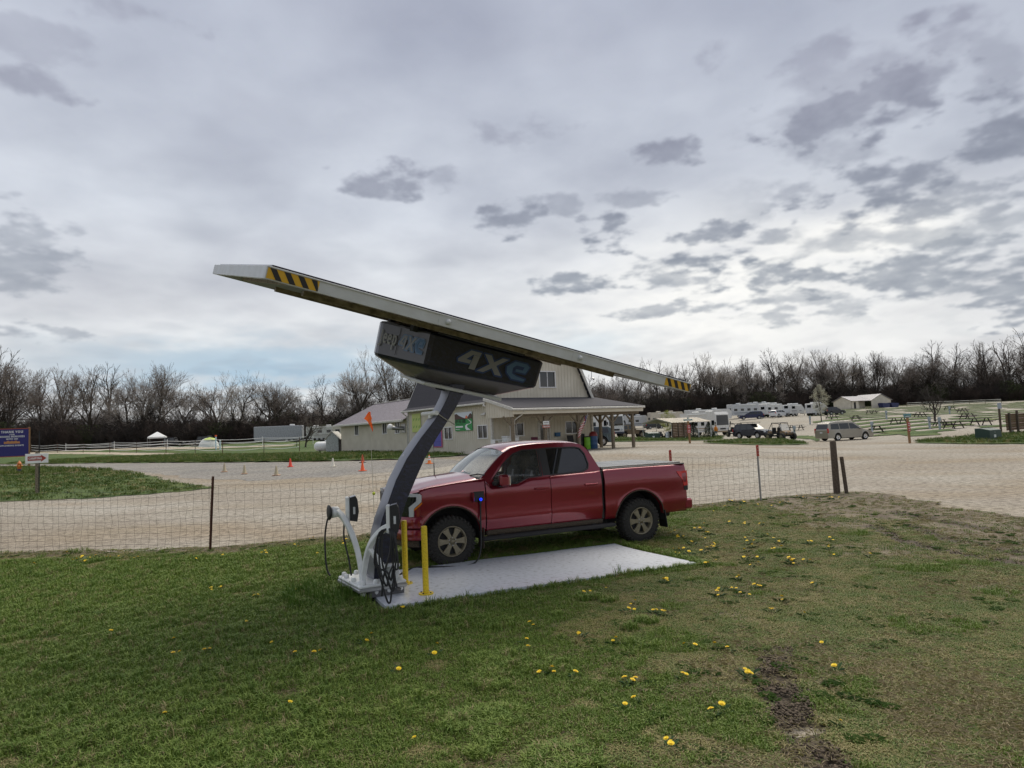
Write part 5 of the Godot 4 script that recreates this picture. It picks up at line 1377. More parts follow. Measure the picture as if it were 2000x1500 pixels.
func cab_z(y: float) -> float:
	return 0.972 - 0.06 * sm(1.22, 1.36, y) - maxf(0.0, y - 1.36) * 0.345

func wheel(t: Node, at: Vector3, s: float):
	# axis along z, outer face towards s
	var xf := Transform3D(Basis(Vector3.RIGHT, PI / 2 * s), at)
	var st := S()
	lathe(st, [Vector2(0.235, -0.27), Vector2(0.30, -0.285), Vector2(0.36, -0.28), Vector2(0.395, -0.262), Vector2(0.401, -0.2), Vector2(0.401, -0.08), Vector2(0.395, -0.022), Vector2(0.365, -0.002), Vector2(0.31, 0.006), Vector2(0.255, 0.0), Vector2(0.24, -0.02), Vector2(0.235, -0.06)], 44, xf); var ty := part("tyre", st, M.rubber, t)
	st = S()
	for k in 34:
		for side in 2:
			var a := TAU * (k + side * 0.5) / 34.0; var o := Vector3(cos(a), 0, sin(a)); var tg := Vector3(-sin(a), 0, cos(a))
			box(st, xf * (o * 0.404 + Vector3(0, -0.055 if side == 0 else -0.225, 0)), Vector3(0.022, 0.085, 0.045), xf.basis * Basis(o, Vector3.UP, tg).rotated(o, 0.25 if side else -0.25), 0.004)
			if side == 0: box(st, xf * (o * 0.378 + Vector3(0, -0.004, 0)), Vector3(0.05, 0.02, 0.04), xf.basis * Basis(o, Vector3.UP, tg), 0.004)
		var a2 := TAU * (k + 0.25) / 34.0; var o2 := Vector3(cos(a2), 0, sin(a2)); box(st, xf * (o2 * 0.404 + Vector3(0, -0.14, 0)), Vector3(0.02, 0.07, 0.045), xf.basis * Basis(o2, Vector3.UP, Vector3(-sin(a2), 0, cos(a2))), 0.004)
	tag(part("tread", st, M.rubber, ty), "", "", "", "stuff")
	st = S(); lathe(st, [Vector2(0.25, -0.005), Vector2(0.247, 0.006), Vector2(0.236, 0.004), Vector2(0.226, -0.02), Vector2(0.215, -0.05), Vector2(0.215, -0.2)], 40, xf); var rim := part("rim", st, M.alloy, t)
	st = S(); lathe(st, [Vector2(0, -0.075), Vector2(0.21, -0.075)], 24, xf); part("shade_backing", st, M.dark, rim)  # dark backing put behind the spokes so the gaps read as shade
	for k in 6:
		var a := TAU * k / 6.0; var b := Basis(Vector3.UP, a)
		st = S(); prism(st, PackedVector2Array(V([0.05, -0.034, 0.13, -0.036, 0.222, -0.058, 0.222, 0.058, 0.13, 0.036, 0.05, 0.034])), 0.035, xf * Transform3D(b * Basis(Vector3.RIGHT, -PI / 2), Vector3(0, -0.045, 0)))
		part("spoke", st, M.alloy, rim)
		st = S(); lathe(st, [Vector2(0.011, -0.01), Vector2(0.011, 0.006), Vector2(0.006, 0.012), Vector2(0, 0.012)], 6, xf * Transform3D(Basis.IDENTITY, Vector3(cos(a + 0.5), 0, sin(a + 0.5)) * 0.062)); part("lug_nut", st, M.chrome, rim)
	st = S(); lathe(st, [Vector2(0.085, -0.05), Vector2(0.08, -0.012), Vector2(0.036, -0.008), Vector2(0.034, 0.004), Vector2(0, 0.006)], 18, xf); part("hub_cap", st, M.alloy, rim)

func build_pickup():
	var t := thing("pickup_truck", "muddy dark red four door pickup plugged in beside the slab", "pickup truck", Vector3(-1.482, 0.02, -12.21), 204.0)
	var st: SurfaceTool
	for s in [-1.0, 1.0]:
		side_panel(t, "front_fender", 0.52, -0.605, s, M.paint)
		var fd := side_panel(t, "front_door", -0.625, -1.845, s, M.paint); var rd := side_panel(t, "rear_door", -1.857, -2.885, s, M.paint)
		side_panel(t, "bed_side", -2.955, -4.815, s, M.paint)
		for q in [[fd, -1.66], [rd, -2.66]]:
			st = S(); box(st, Vector3(q[1], 1.155, s * (side_z(q[1], 1.155) + 0.022)), Vector3(0.27, 0.036, 0.026), Basis.IDENTITY, 0.01)
			box(st, Vector3(q[1], 1.13, s * (side_z(q[1], 1.13) - 0.002)), Vector3(0.16, 0.06, 0.012), Basis.IDENTITY, 0.005); part("handle", st, M.paint, q[0])
		# rocker, cladding line and step
		st = S(); box(st, Vector3(-1.76, 0.475, s * 0.90), Vector3(2.28, 0.09, 0.12), Basis.IDENTITY, 0.02); part("rocker", st, M.muddy, t)
		st = S(); box(st, Vector3(-1.82, 0.395, s * 0.975), Vector3(2.60, 0.065, 0.15), Basis.IDENTITY, 0.02)
		for x in [-0.9, -1.8, -2.7]: box(st, Vector3(x, 0.42, s * 0.82), Vector3(0.08, 0.05, 0.3))
		part("running_board", st, M.dark, t)
		for x in [-0.56, -4.27]:
			st = S(); box(st, Vector3(x, 0.40, s * 0.86), Vector3(0.02, 0.34, 0.25), Basis(Vector3(0, 0, 1), -0.12 if x < -1 else 0.05), 0.006); part("mud_flap", st, M.muddy if x > -1 else M.black, t)
		# wheel housings
		for hx in [0.0, -3.70]:
			st = S(); var g := []
			for k in 19:
				var a := PI * k / 18.0 * 1.06 - 0.09; g.append([Vector3(hx + cos(a) * 0.545, 0.43 + sin(a) * 0.545, s * 0.94), Vector3(hx + cos(a) * 0.535, 0.43 + sin(a) * 0.535, s * 0.55)])
			net(st, g, s > 0); part("wheel_housing", st, M.dark, t)
			# dusty arch lip
			st = S(); var pl := []
			for k in 21:
				var a := PI * k / 20.0
				var p := Vector2(hx + cos(a) * 0.542, 0.43 + sin(a) * 0.542)
				pl.append(Vector3(p.x, p.y, s * (side_z(p.x, p.y) + 0.001)))
			if hx < -1.0 or true: tube(st, pl.slice(1, 20), 0.011, 5); part("arch_lip", st, M.muddy, t)
			wheel(t, Vector3(hx, WHEEL_R - 0.008, s * 0.985), s)
		# cab side with two windows
		var ol := PackedVector2Array(V([-0.56, 1.388, -0.63, 1.25, -1.22, 1.25, -1.45, 1.34, -2.88, 1.376, -2.925, 1.40, -2.86, 1.53, -2.79, 1.68, -2.71, 1.80, -2.62, 1.875, -2.45, 1.91, -2.1, 1.928, -1.75, 1.928, -1.42, 1.91, -1.22, 1.875, -1.04, 1.79, -0.80, 1.60]))
		if Geometry2D.is_polygon_clockwise(ol): ol.reverse()
		var w1 := PackedVector2Array(V([-0.80, 1.385, -0.83, 1.285, -1.21, 1.275, -1.45, 1.36, -1.715, 1.37, -1.725, 1.825, -1.42, 1.82, -1.24, 1.765, -1.02, 1.605])); var w2 := PackedVector2Array(V([-1.885, 1.375, -2.55, 1.392, -2.665, 1.44, -2.69, 1.52, -2.655, 1.70, -2.58, 1.80, -2.48, 1.825, -1.885, 1.835]))
		for w in [w1, w2]:
			if Geometry2D.is_polygon_clockwise(w): w.reverse()
		st = S(); skin(st, holed(ol, [w1, w2], [-1.25, -2.25]), func(p): return Vector3(p.x, p.y, s * cab_z(p.y)), func(p): return Vector3(p.x, p.y, s * (cab_z(p.y) - 0.05)), s < 0); var cab := part("cab_side", st, M.paint, t)
		var e := 0
		for w in [w1, w2]:
			var big := Geometry2D.offset_polygon(w, 0.016)[0]; var small := Geometry2D.offset_polygon(w, -0.006)[0]
			st = S()
			skin(st, holed(big, [small], [-1.25] if e == 0 else [-2.25]), func(p): return Vector3(p.x, p.y, s * (cab_z(p.y) + 0.003)), func(p): return Vector3(p.x, p.y, s * (cab_z(p.y) - 0.02)), s < 0); part("window_seal", st, M.black, cab)
			st = S(); skin(st, [small], func(p): return Vector3(p.x, p.y, s * (cab_z(p.y) - 0.012)), func(p): return Vector3(p.x, p.y, s * (cab_z(p.y) - 0.016)), s < 0); part("side_window", st, M.clear if e == 0 else M.tint, cab)
			e += 1
		st = S(); skin(st, [PackedVector2Array(V([-1.742, 1.365, -1.868, 1.37, -1.868, 1.845, -1.742, 1.842]))], func(p): return Vector3(p.x, p.y, s * (cab_z(p.y) + 0.0035)), func(p): return Vector3(p.x, p.y, s * (cab_z(p.y) - 0.03)), s < 0); part("door_pillar", st, M.black, cab)
		# mirror
		st = S(); box(st, Vector3(-0.80, 1.30, s * 1.02), Vector3(0.12, 0.07, 0.14), Basis.IDENTITY, 0.02); var mr := part("mirror_arm", st, M.black, t)
		st = S(); box(st, Vector3(-0.90, 1.345, s * 1.135), Vector3(0.17, 0.20, 0.19), Basis(Vector3.UP, s * 0.2), 0.035); part("mirror_cap", st, M.paint, mr)
		st = S(); box(st, Vector3(-0.985, 1.345, s * 1.135), Vector3(0.03, 0.17, 0.16), Basis(Vector3.UP, s * 0.2), 0.01); part("mirror_face", st, M.chrome, mr)
		st = S(); box(st, Vector3(-0.87, 1.25, s * 1.12), Vector3(0.15, 0.02, 0.14), Basis.IDENTITY, 0.008); part("mirror_foot", st, M.black, mr)
		# headlamp with its pale bracket
		var hz := func(p): return Vector3(p.x, p.y, s * (plan_z(p.x) - 0.012))
		var hb := func(p): return Vector3(p.x - 0.04, p.y, s * (plan_z(p.x) - 0.06))
		st = S(); skin(st, strips(PackedVector2Array(V([0.795, 1.175, 0.585, 1.165, 0.59, 1.10, 0.69, 1.01, 0.69, 0.86, 0.80, 0.86])), 0.03), hz, hb, s < 0); var hl := part("headlamp", st, M.car_glass, t)
		st = S(); skin(st, strips(PackedVector2Array(V([0.775, 1.232, 0.52, 1.215, 0.495, 1.19, 0.50, 1.085, 0.615, 0.985, 0.62, 0.85, 0.685, 0.85, 0.685, 1.008, 0.58, 1.10, 0.575, 1.168, 0.775, 1.178])), 0.03), func(p): return Vector3(p.x, p.y, s * (plan_z(p.x) + 0.006)), hb, s < 0); part("light_bracket", st, M.lamp_clear, hl)
		st = S(); skin(st, strips(PackedVector2Array(V([0.492, 1.08, 0.608, 0.98, 0.614, 0.945, 0.490, 1.05])), 0.03), func(p): return Vector3(p.x, p.y, s * (plan_z(p.x) + 0.003)), hb, s < 0); part("side_marker", st, M.amber, hl)
		st = S(); skin(st, strips(PackedVector2Array(V([0.53, 1.24, 0.485, 1.2, 0.49, 1.075, 0.605, 0.975, 0.61, 0.84, 0.53, 0.83, 0.515, 0.84])), 0.03), func(p): return Vector3(p.x, p.y, s * (plan_z(p.x) - 0.004)), hb, s < 0); part("fender_nose", st, M.paint, t)
		# tail lamp
		st = S(); skin(st, strips(PackedVector2Array(V([-4.57, 1.265, -4.845, 1.27, -4.85, 0.985, -4.74, 0.985, -4.71, 1.09, -4.63, 1.17])), 0.04), func(p): return Vector3(p.x, p.y, s * (side_z(maxf(p.x, -4.83), p.y) + 0.008)), func(p): return Vector3(p.x, p.y, s * (side_z(p.x, p.y) - 0.07)), s < 0); var tl := part("tail_lamp", st, M.red_lamp, t)
		st = S(); skin(st, strips(PackedVector2Array(V([-4.74, 0.98, -4.85, 0.98, -4.845, 0.89, -4.75, 0.90])), 0.04), func(p): return Vector3(p.x, p.y, s * (side_z(maxf(p.x, -4.83), p.y) + 0.006)), func(p): return Vector3(p.x, p.y, s * (side_z(p.x, p.y) - 0.07)), s < 0); part("lamp_base", st, M.black, tl)
	# hood
	var rows := []
	for i in 17:
		var x := lerpf(0.862, -0.50, pow(i / 16.0, 0.9)); var r := []
		for k in 21:
			var u := k / 10.0 - 1.0; var w := minf(plan_z(x) - 0.03, 0.915) if x < 0.80 else plan_z(x) * 0.97
			var zz := u * w; var ed := lerp_table([[-0.5, 1.39], [-0.14, 1.355], [0.36, 1.31], [0.65, 1.25], [0.80, 1.22], [0.87, 1.19]], x)
			var yy := ed + 0.055 * sm(0.95, -0.1, x) * (1.0 - u * u) + 0.02 * (1.0 - sm(0.55, 0.66, absf(u))) - 0.03 * sm(0.86, 1.0, absf(u))
			r.append(Vector3(x - (0.10 * u * u if x > 0.75 else 0.0), yy, zz))
		rows.append(r)
	st = S(); net(st, rows); part("hood", st, M.paint, t)
	st = S(); rows = []
	for q in [[-0.49, 1.43], [-0.62, 1.41]]:
		var r := []
		for k in 9: r.append(Vector3(q[0] - 0.06 * pow(k / 4.0 - 1.0, 2.0), q[1] - 0.03 * pow(k / 4.0 - 1.0, 2.0), (k / 4.0 - 1.0) * 0.86))
		rows.append(r)
	net(st, rows); part("cowl", st, M.black, t)
	for z in [-0.55, 0.15]:
		st = S(); tube(st, [Vector3(-0.50, 1.43, z), Vector3(-0.56, 1.46, z - 0.25), Vector3(-0.58, 1.455, z - 0.5)], 0.012, 5); part("wiper", st, M.black, t)
	st = S(); tube(st, [Vector3(-0.30, 1.38, 0.86), Vector3(-0.30, 1.62, 0.86)], [0.012, 0.008], 6); tube(st, [Vector3(-0.30, 1.62, 0.86), Vector3(-0.31, 2.02, 0.86)], 0.003, 4); part("antenna", st, M.black, t)
	# nose: grille band, bumper, valance
	var plan := []
	for x in [0.40, 0.50, 0.568, 0.636, 0.704, 0.755, 0.7975, 0.8315, 0.857, 0.87]: plan.append(Vector2(x, plan_z(x)))
	for i in range(8, -1, -1): plan.append(Vector2(plan[i].x, -plan[i].y))
	for q in [["grille", 6, 13, 0.86, 1.18, -0.02, M.black], ["bumper", 1, 18, 0.66, 0.852, 0.015, M.paint], ["bumper_recess", 1, 18, 0.64, 0.665, -0.01, M.black], ["lower_bumper", 1, 18, 0.47, 0.645, 0.01, M.paint], ["valance", 2, 17, 0.36, 0.475, -0.05, M.muddy]]:
		st = S(); rows = []
		for i in range(q[1], q[2]):
			var p: Vector2 = plan[i]; var n: Vector2 = p.normalized() * q[5]
			rows.append([Vector3(p.x + n.x - 0.10, q[4], p.y * 0.92), Vector3(p.x + n.x - 0.012, q[4], p.y + n.y * 0.5), Vector3(p.x + n.x, q[4] - 0.014, p.y + n.y), Vector3(p.x + n.x, q[3] + 0.014, p.y + n.y), Vector3(p.x + n.x - 0.012, q[3], p.y + n.y * 0.5), Vector3(p.x + n.x - 0.10, q[3], p.y * 0.92)])
		net(st, rows, true); part(q[0], st, q[6], t)
	# windscreen, roof, rear glass
	rows = []
	for i in 9:
		var v := i / 8.0; var r := []
		for k in 13:
			var u := k / 6.0 - 1.0
			var lo := Vector3(-0.47 - 0.10 * u * u, 1.405 - 0.02 * u * u, u * 0.905); var hi := Vector3(-1.04 - 0.05 * u * u, 1.885 - 0.075 * u * u, u * 0.735)
			var p := lo.lerp(hi, v); p += Vector3(0.025, 0.03, 0) * sin(v * PI); r.append(p)
		rows.append(r)
	st = S(); net(st, rows); part("windscreen", st, screen_glass(), t)
	rows = []
	for q in [[-1.03, 1.885, 1.80], [-1.10, 1.91, 1.83], [-1.22, 1.938, 1.873], [-1.42, 1.962, 1.905], [-1.75, 1.98, 1.924], [-2.1, 1.98, 1.924], [-2.45, 1.962, 1.906], [-2.60, 1.935, 1.88], [-2.69, 1.895, 1.83], [-2.735, 1.84, 1.79]]:
		var r := []
		for k in 19:
			var u := k / 9.0 - 1.0; var f := pow(absf(u), 2.6)
			r.append(Vector3(q[0] + (-0.05 * u * u if q[0] > -1.2 else 0.0), lerpf(q[1], q[2] - 0.006, f) - 0.022 * sm(0.92, 1.0, absf(u)), u * (cab_z(q[2]) + 0.004)))
		rows.append(r)
	st = S(); net(st, rows); part("roof", st, M.paint, t)
	rows = []
	for q in [[-2.735, 1.84], [-2.80, 1.70], [-2.87, 1.54], [-2.93, 1.39]]:
		var r := []
		for k in 9: r.append(Vector3(q[0], q[1] - 0.03 * pow(k / 4.0 - 1.0, 2.0) * (q[1] - 1.39) * 2.0, (k / 4.0 - 1.0) * (cab_z(q[1]) - 0.01)))
		rows.append(r)
	st = S(); net(st, rows); part("cab_back", st, M.paint, t)
	st = S(); quad(st, Vector3(-2.76, 1.80, -0.55), Vector3(-2.76, 1.80, 0.55), Vector3(-2.905, 1.47, 0.6), Vector3(-2.905, 1.47, -0.6)); part("rear_window", st, M.car_glass, t)
	st = S(); box(st, Vector3(-2.92, 0.95, 0), Vector3(0.05, 0.86, 1.86)); part("cab_gap", st, M.black, t)
	# load bed, folded cover, tailgate, bumper
	for i in 3:
		st = S(); box(st, Vector3(-3.265 - i * 0.605, 1.425, 0), Vector3(0.60, 0.035, 1.68), Basis.IDENTITY, 0.008); part("bed_cover", st, M.cover, t)
	for s in [-1.0, 1.0]:
		st = S(); box(st, Vector3(-3.88, 1.405, s * 0.885), Vector3(1.85, 0.03, 0.085), Basis.IDENTITY, 0.012); part("bed_rail", st, M.black, t)
	st = S(); box(st, Vector3(-4.825, 1.0, 0), Vector3(0.06, 0.78, 1.60), Basis.IDENTITY, 0.02); part("tailgate", st, M.paint, t)
	st = S(); box(st, Vector3(-4.86, 0.63, 0), Vector3(0.19, 0.20, 1.88), Basis.IDENTITY, 0.035); part("rear_bumper", st, M.paint, t)
	st = S(); box(st, Vector3(-3.95, 0.70, 0), Vector3(1.75, 0.1, 1.4)); part("bed_floor", st, M.dark, t)
	st = S(); box(st, Vector3(0.12, 0.88, 0), Vector3(1.35, 0.55, 1.06)); part("engine_bay", st, M.dark, t)
	st = S(); box(st, Vector3(-3.72, 0.95, 0), Vector3(1.5, 0.6, 1.06)); part("bed_wall", st, M.dark, t)
	# frame and cabin
	st = S(); box(st, Vector3(-2.1, 0.47, 0), Vector3(5.0, 0.16, 1.35), Basis.IDENTITY, 0.03); part("chassis", st, M.dark, t)
	for x in [0.0, -3.70]:
		st = S(); tube(st, [Vector3(x, 0.40, -0.75), Vector3(x, 0.40, 0.75)], 0.07, 8); part("axle", st, M.dark, t)
	st = S(); box(st, Vector3(-1.75, 0.62, 0), Vector3(2.3, 0.1, 1.75)); box(st, Vector3(-0.60, 0.95, 0), Vector3(0.1, 0.8, 1.7)); part("cabin_floor", st, M.dark, t)
	st = S(); box(st, Vector3(-0.80, 1.22, 0), Vector3(0.5, 0.24, 1.66), Basis.IDENTITY, 0.08); part("dashboard", st, M.dark, t)
	st = S(); for k in 20:
		var a := TAU * k / 20.0; var b := TAU * (k + 1) / 20.0; var W := Transform3D(Basis(Vector3(0, 0, 1), -0.35), Vector3(-1.12, 1.27, -0.42))
		tube(st, [W * Vector3(0, cos(a) * 0.19, sin(a) * 0.19), W * Vector3(0, cos(b) * 0.19, sin(b) * 0.19)], 0.016, 5, false)
	tube(st, [Vector3(-1.12, 1.27, -0.42), Vector3(-0.9, 1.18, -0.42)], 0.03, 6); part("steering_wheel", st, M.dark, t)
	for z in [-0.42, 0.42]:
		st = S(); box(st, Vector3(-1.45, 0.82, z), Vector3(0.52, 0.2, 0.52), Basis.IDENTITY, 0.06); var seat := part("seat", st, M.seat, t)
		st = S(); box(st, Vector3(-1.74, 1.18, z), Vector3(0.16, 0.66, 0.52), Basis(Vector3(0, 0, 1), 0.22), 0.06); part("seat_back", st, M.seat, seat)
		st = S(); box(st, Vector3(-1.83, 1.60, z), Vector3(0.12, 0.22, 0.28), Basis(Vector3(0, 0, 1), 0.15), 0.05); part("headrest", st, M.seat, seat)
		st = S(); box(st, Vector3(-1.655, 1.2, z - 0.12), Vector3(0.01, 0.5, 0.08), Basis(Vector3(0, 0, 1), 0.22)); part("seat_belt", st, mat(lin(0.2, 0.21, 0.22), 0.7), seat)
	st = S(); box(st, Vector3(-2.45, 0.85, 0), Vector3(0.5, 0.22, 1.5), Basis.IDENTITY, 0.06); box(st, Vector3(-2.72, 1.2, 0), Vector3(0.16, 0.6, 1.5), Basis(Vector3(0, 0, 1), 0.15), 0.06); part("rear_seat", st, M.seat, t)
	# charge port on the driver's fender
	st = S(); box(st, Vector3(-0.485, 1.10, -(side_z(-0.485, 1.10) + 0.001)), Vector3(0.19, 0.17, 0.012), Basis.IDENTITY, 0.005); var cp := part("charge_port", st, M.black, t)
	st = S(); box(st, Vector3(-0.365, 1.10, -(side_z(-0.365, 1.10) + 0.045)), Vector3(0.02, 0.16, 0.10), Basis.IDENTITY, 0.006); part("port_flap", st, M.paint, cp)

# cut a polygon into narrow upright strips so that it can be bent smoothly
func strips(p: PackedVector2Array, w: float) -> Array:
	if Geometry2D.is_polygon_clockwise(p): p.reverse()
	var lo := p[0].x; var hi := p[0].x
	for v in p:
		lo = minf(lo, v.x); hi = maxf(hi, v.x)
	var out := []; var x := lo
	while x < hi:
		for q in Geometry2D.intersect_polygons(p, rect2(x, -10, minf(x + w, hi + 0.001), 10)): out.append(q)
		x += w
	return out

func screen_glass() -> StandardMaterial3D:
	var m := glass(lin(0.32, 0.40, 0.40), 0.36); m.metallic_specular = 1.0; return m

# ---------------------------------------------------------------- fence and things near it
func build_fence():
	rng.seed = 31
	var t := thing("wire_fence", "woven wire farm fence running along the far side of lawn", "fence", Vector3(0, 0, 0))
	var line := [Vector2(-15.2, -15.05), Vector2(-10.9, -14.52), Vector2(-6.24, -13.96), Vector2(-2.28, -15.4), Vector2(1.0, -16.59), Vector2(4.0, -17.68), Vector2(6.6, -18.62), Vector2(9.0, -19.48)]
	for i in line.size() - 1:
		var a: Vector2 = line[i]; var b: Vector2 = line[i + 1]; var len := a.distance_to(b); var st := S(); var side := (b - a).normalized().orthogonal()
		var at := func(u: float, y: float) -> Vector3:
			var p := a.lerp(b, u); var w := sin(u * PI) * (wobble.get_noise_2d(u * 6.0 + i * 9.0, y * 3.0) * 0.09)
			return Vector3(p.x + side.x * w, 0.04 + y * (1.0 - 0.06 * sin(u * PI)) + wobble.get_noise_2d(u * 9.0 + i * 5.0, y * 2.0) * 0.035, p.y + side.y * w)
		for y in [0.03, 0.14, 0.26, 0.38, 0.51, 0.65, 0.80, 0.97, 1.14, 1.31]:
			var pts := []
			for k in 13: pts.append(at.call(k / 12.0, y))
			tube(st, pts, 0.0026, 3, false)
		var n := int(len / 0.165)
		for k in n + 1:
			var u := clampf((k + rng.randf_range(-0.12, 0.12)) / n, 0, 1); var pts := []
			for j in 7: pts.append(at.call(clampf(u + wobble.get_noise_2d(u * 40.0, j * 2.0) * 0.012, 0, 1), j / 6.0 * 1.31))
			tube(st, pts, 0.0022, 3, false)
		part("wire_mesh", st, M.wire, t)
	for q in [[-6.24, -13.96, 0, -0.05], [-2.28, -15.4, 1, 0.0], [4.0, -17.68, 1, 0.0], [6.6, -18.62, 2, 0.01]]:
		var b := Basis(Vector3(0, 0, 1), q[3]); var st := S(); var p := Vector3(q[0], 0, q[1] + 0.03)
		box(st, p + b * Vector3(0, 0.74, 0), Vector3(0.012, 1.56, 0.045), b); box(st, p + b * Vector3(0, 0.74, -0.024), Vector3(0.05, 1.56, 0.008), b)
		for k in 18: box(st, p + b * Vector3(0, 0.1 + k * 0.08, 0.026), Vector3(0.02, 0.014, 0.012), b)
		var post := part("steel_post", st, M.rust if q[2] == 0 else M.steel, t)
		if q[2] > 0:
			st = S(); box(st, p + b * Vector3(0, 1.38, 0), Vector3(0.058, 0.30, 0.058), b, 0.006); part("painted_top", st, M.red_paint, post)
	var st := S(); lathe(st, [Vector2(0.092, -0.1), Vector2(0.090, 0.8), Vector2(0.084, 1.5), Vector2(0.07, 1.53), Vector2(0, 1.54)], 14, Transform3D(Basis(Vector3(0, 0, 1), 0.01), Vector3(9.08, 0, -19.5))); part("timber_post", st, M.old_wood, t)
	st = S(); var bb := Basis(Vector3(0, 0, 1), 0.07); box(st, Vector3(9.27, 0.52, -19.4), Vector3(0.085, 1.12, 0.085), bb, 0.012); part("brace_post", st, M.old_wood, t)
	# whip marker with flag and ball
	var w := thing("whip_flag", "thin whip pole with an orange streamer and a green ball", "flag pole", Vector3(-3.12, 0, -15.02))
	st = S(); tube(st, [Vector3(0, 0, 0), Vector3(-0.01, 0.9, 0), Vector3(-0.03, 1.9, 0), Vector3(-0.045, 2.72, 0)], [0.007, 0.006, 0.005, 0.003], 5); part("pole", st, mat(lin(0.5, 0.48, 0.4), 0.6), w)
	st = S(); lathe(st, [Vector2(0, -0.036), Vector2(0.02, -0.03), Vector2(0.034, -0.012), Vector2(0.034, 0.012), Vector2(0.02, 0.03), Vector2(0, 0.036)], 12, Transform3D(Basis.IDENTITY, Vector3(0, 0.95, 0))); part("ball", st, mat(lin(0.50, 0.60, 0.06), 0.9), w)
	var rows := []
	for i in 13:
		var v := i / 12.0; var r := []; var wd := lerp_table([[0.0, 0.03], [0.08, 0.06], [0.22, 0.10], [0.34, 0.15], [0.45, 0.07], [0.7, 0.045], [1.0, 0.01]], v)
		for k in 5:
			var u := k / 4.0 - 0.7
			r.append(Vector3(-0.03 + u * wd * 1.2 - 0.03 * sin(v * 5.0) + 0.02 * v, 2.74 - v * 0.44, 0.025 * sin(u * 6.0 + v * 7.0)))
		rows.append(r)
	st = S(); net(st, rows); var fl := mat(lin(0.85, 0.16, 0.02), 0.7); fl.backlight_enabled = true; fl.backlight = Color(0.6, 0.25, 0.1); part("streamer", st, fl, w)

func board_sign(t: Node, w: float, h: float, y: float, m: Material, deep := 0.03) -> MeshInstance3D:
	var st := S(); box(st, Vector3(0, y + h * 0.5, 0), Vector3(w, h, deep), Basis.IDENTITY, 0.004); return part("board", st, m, t)

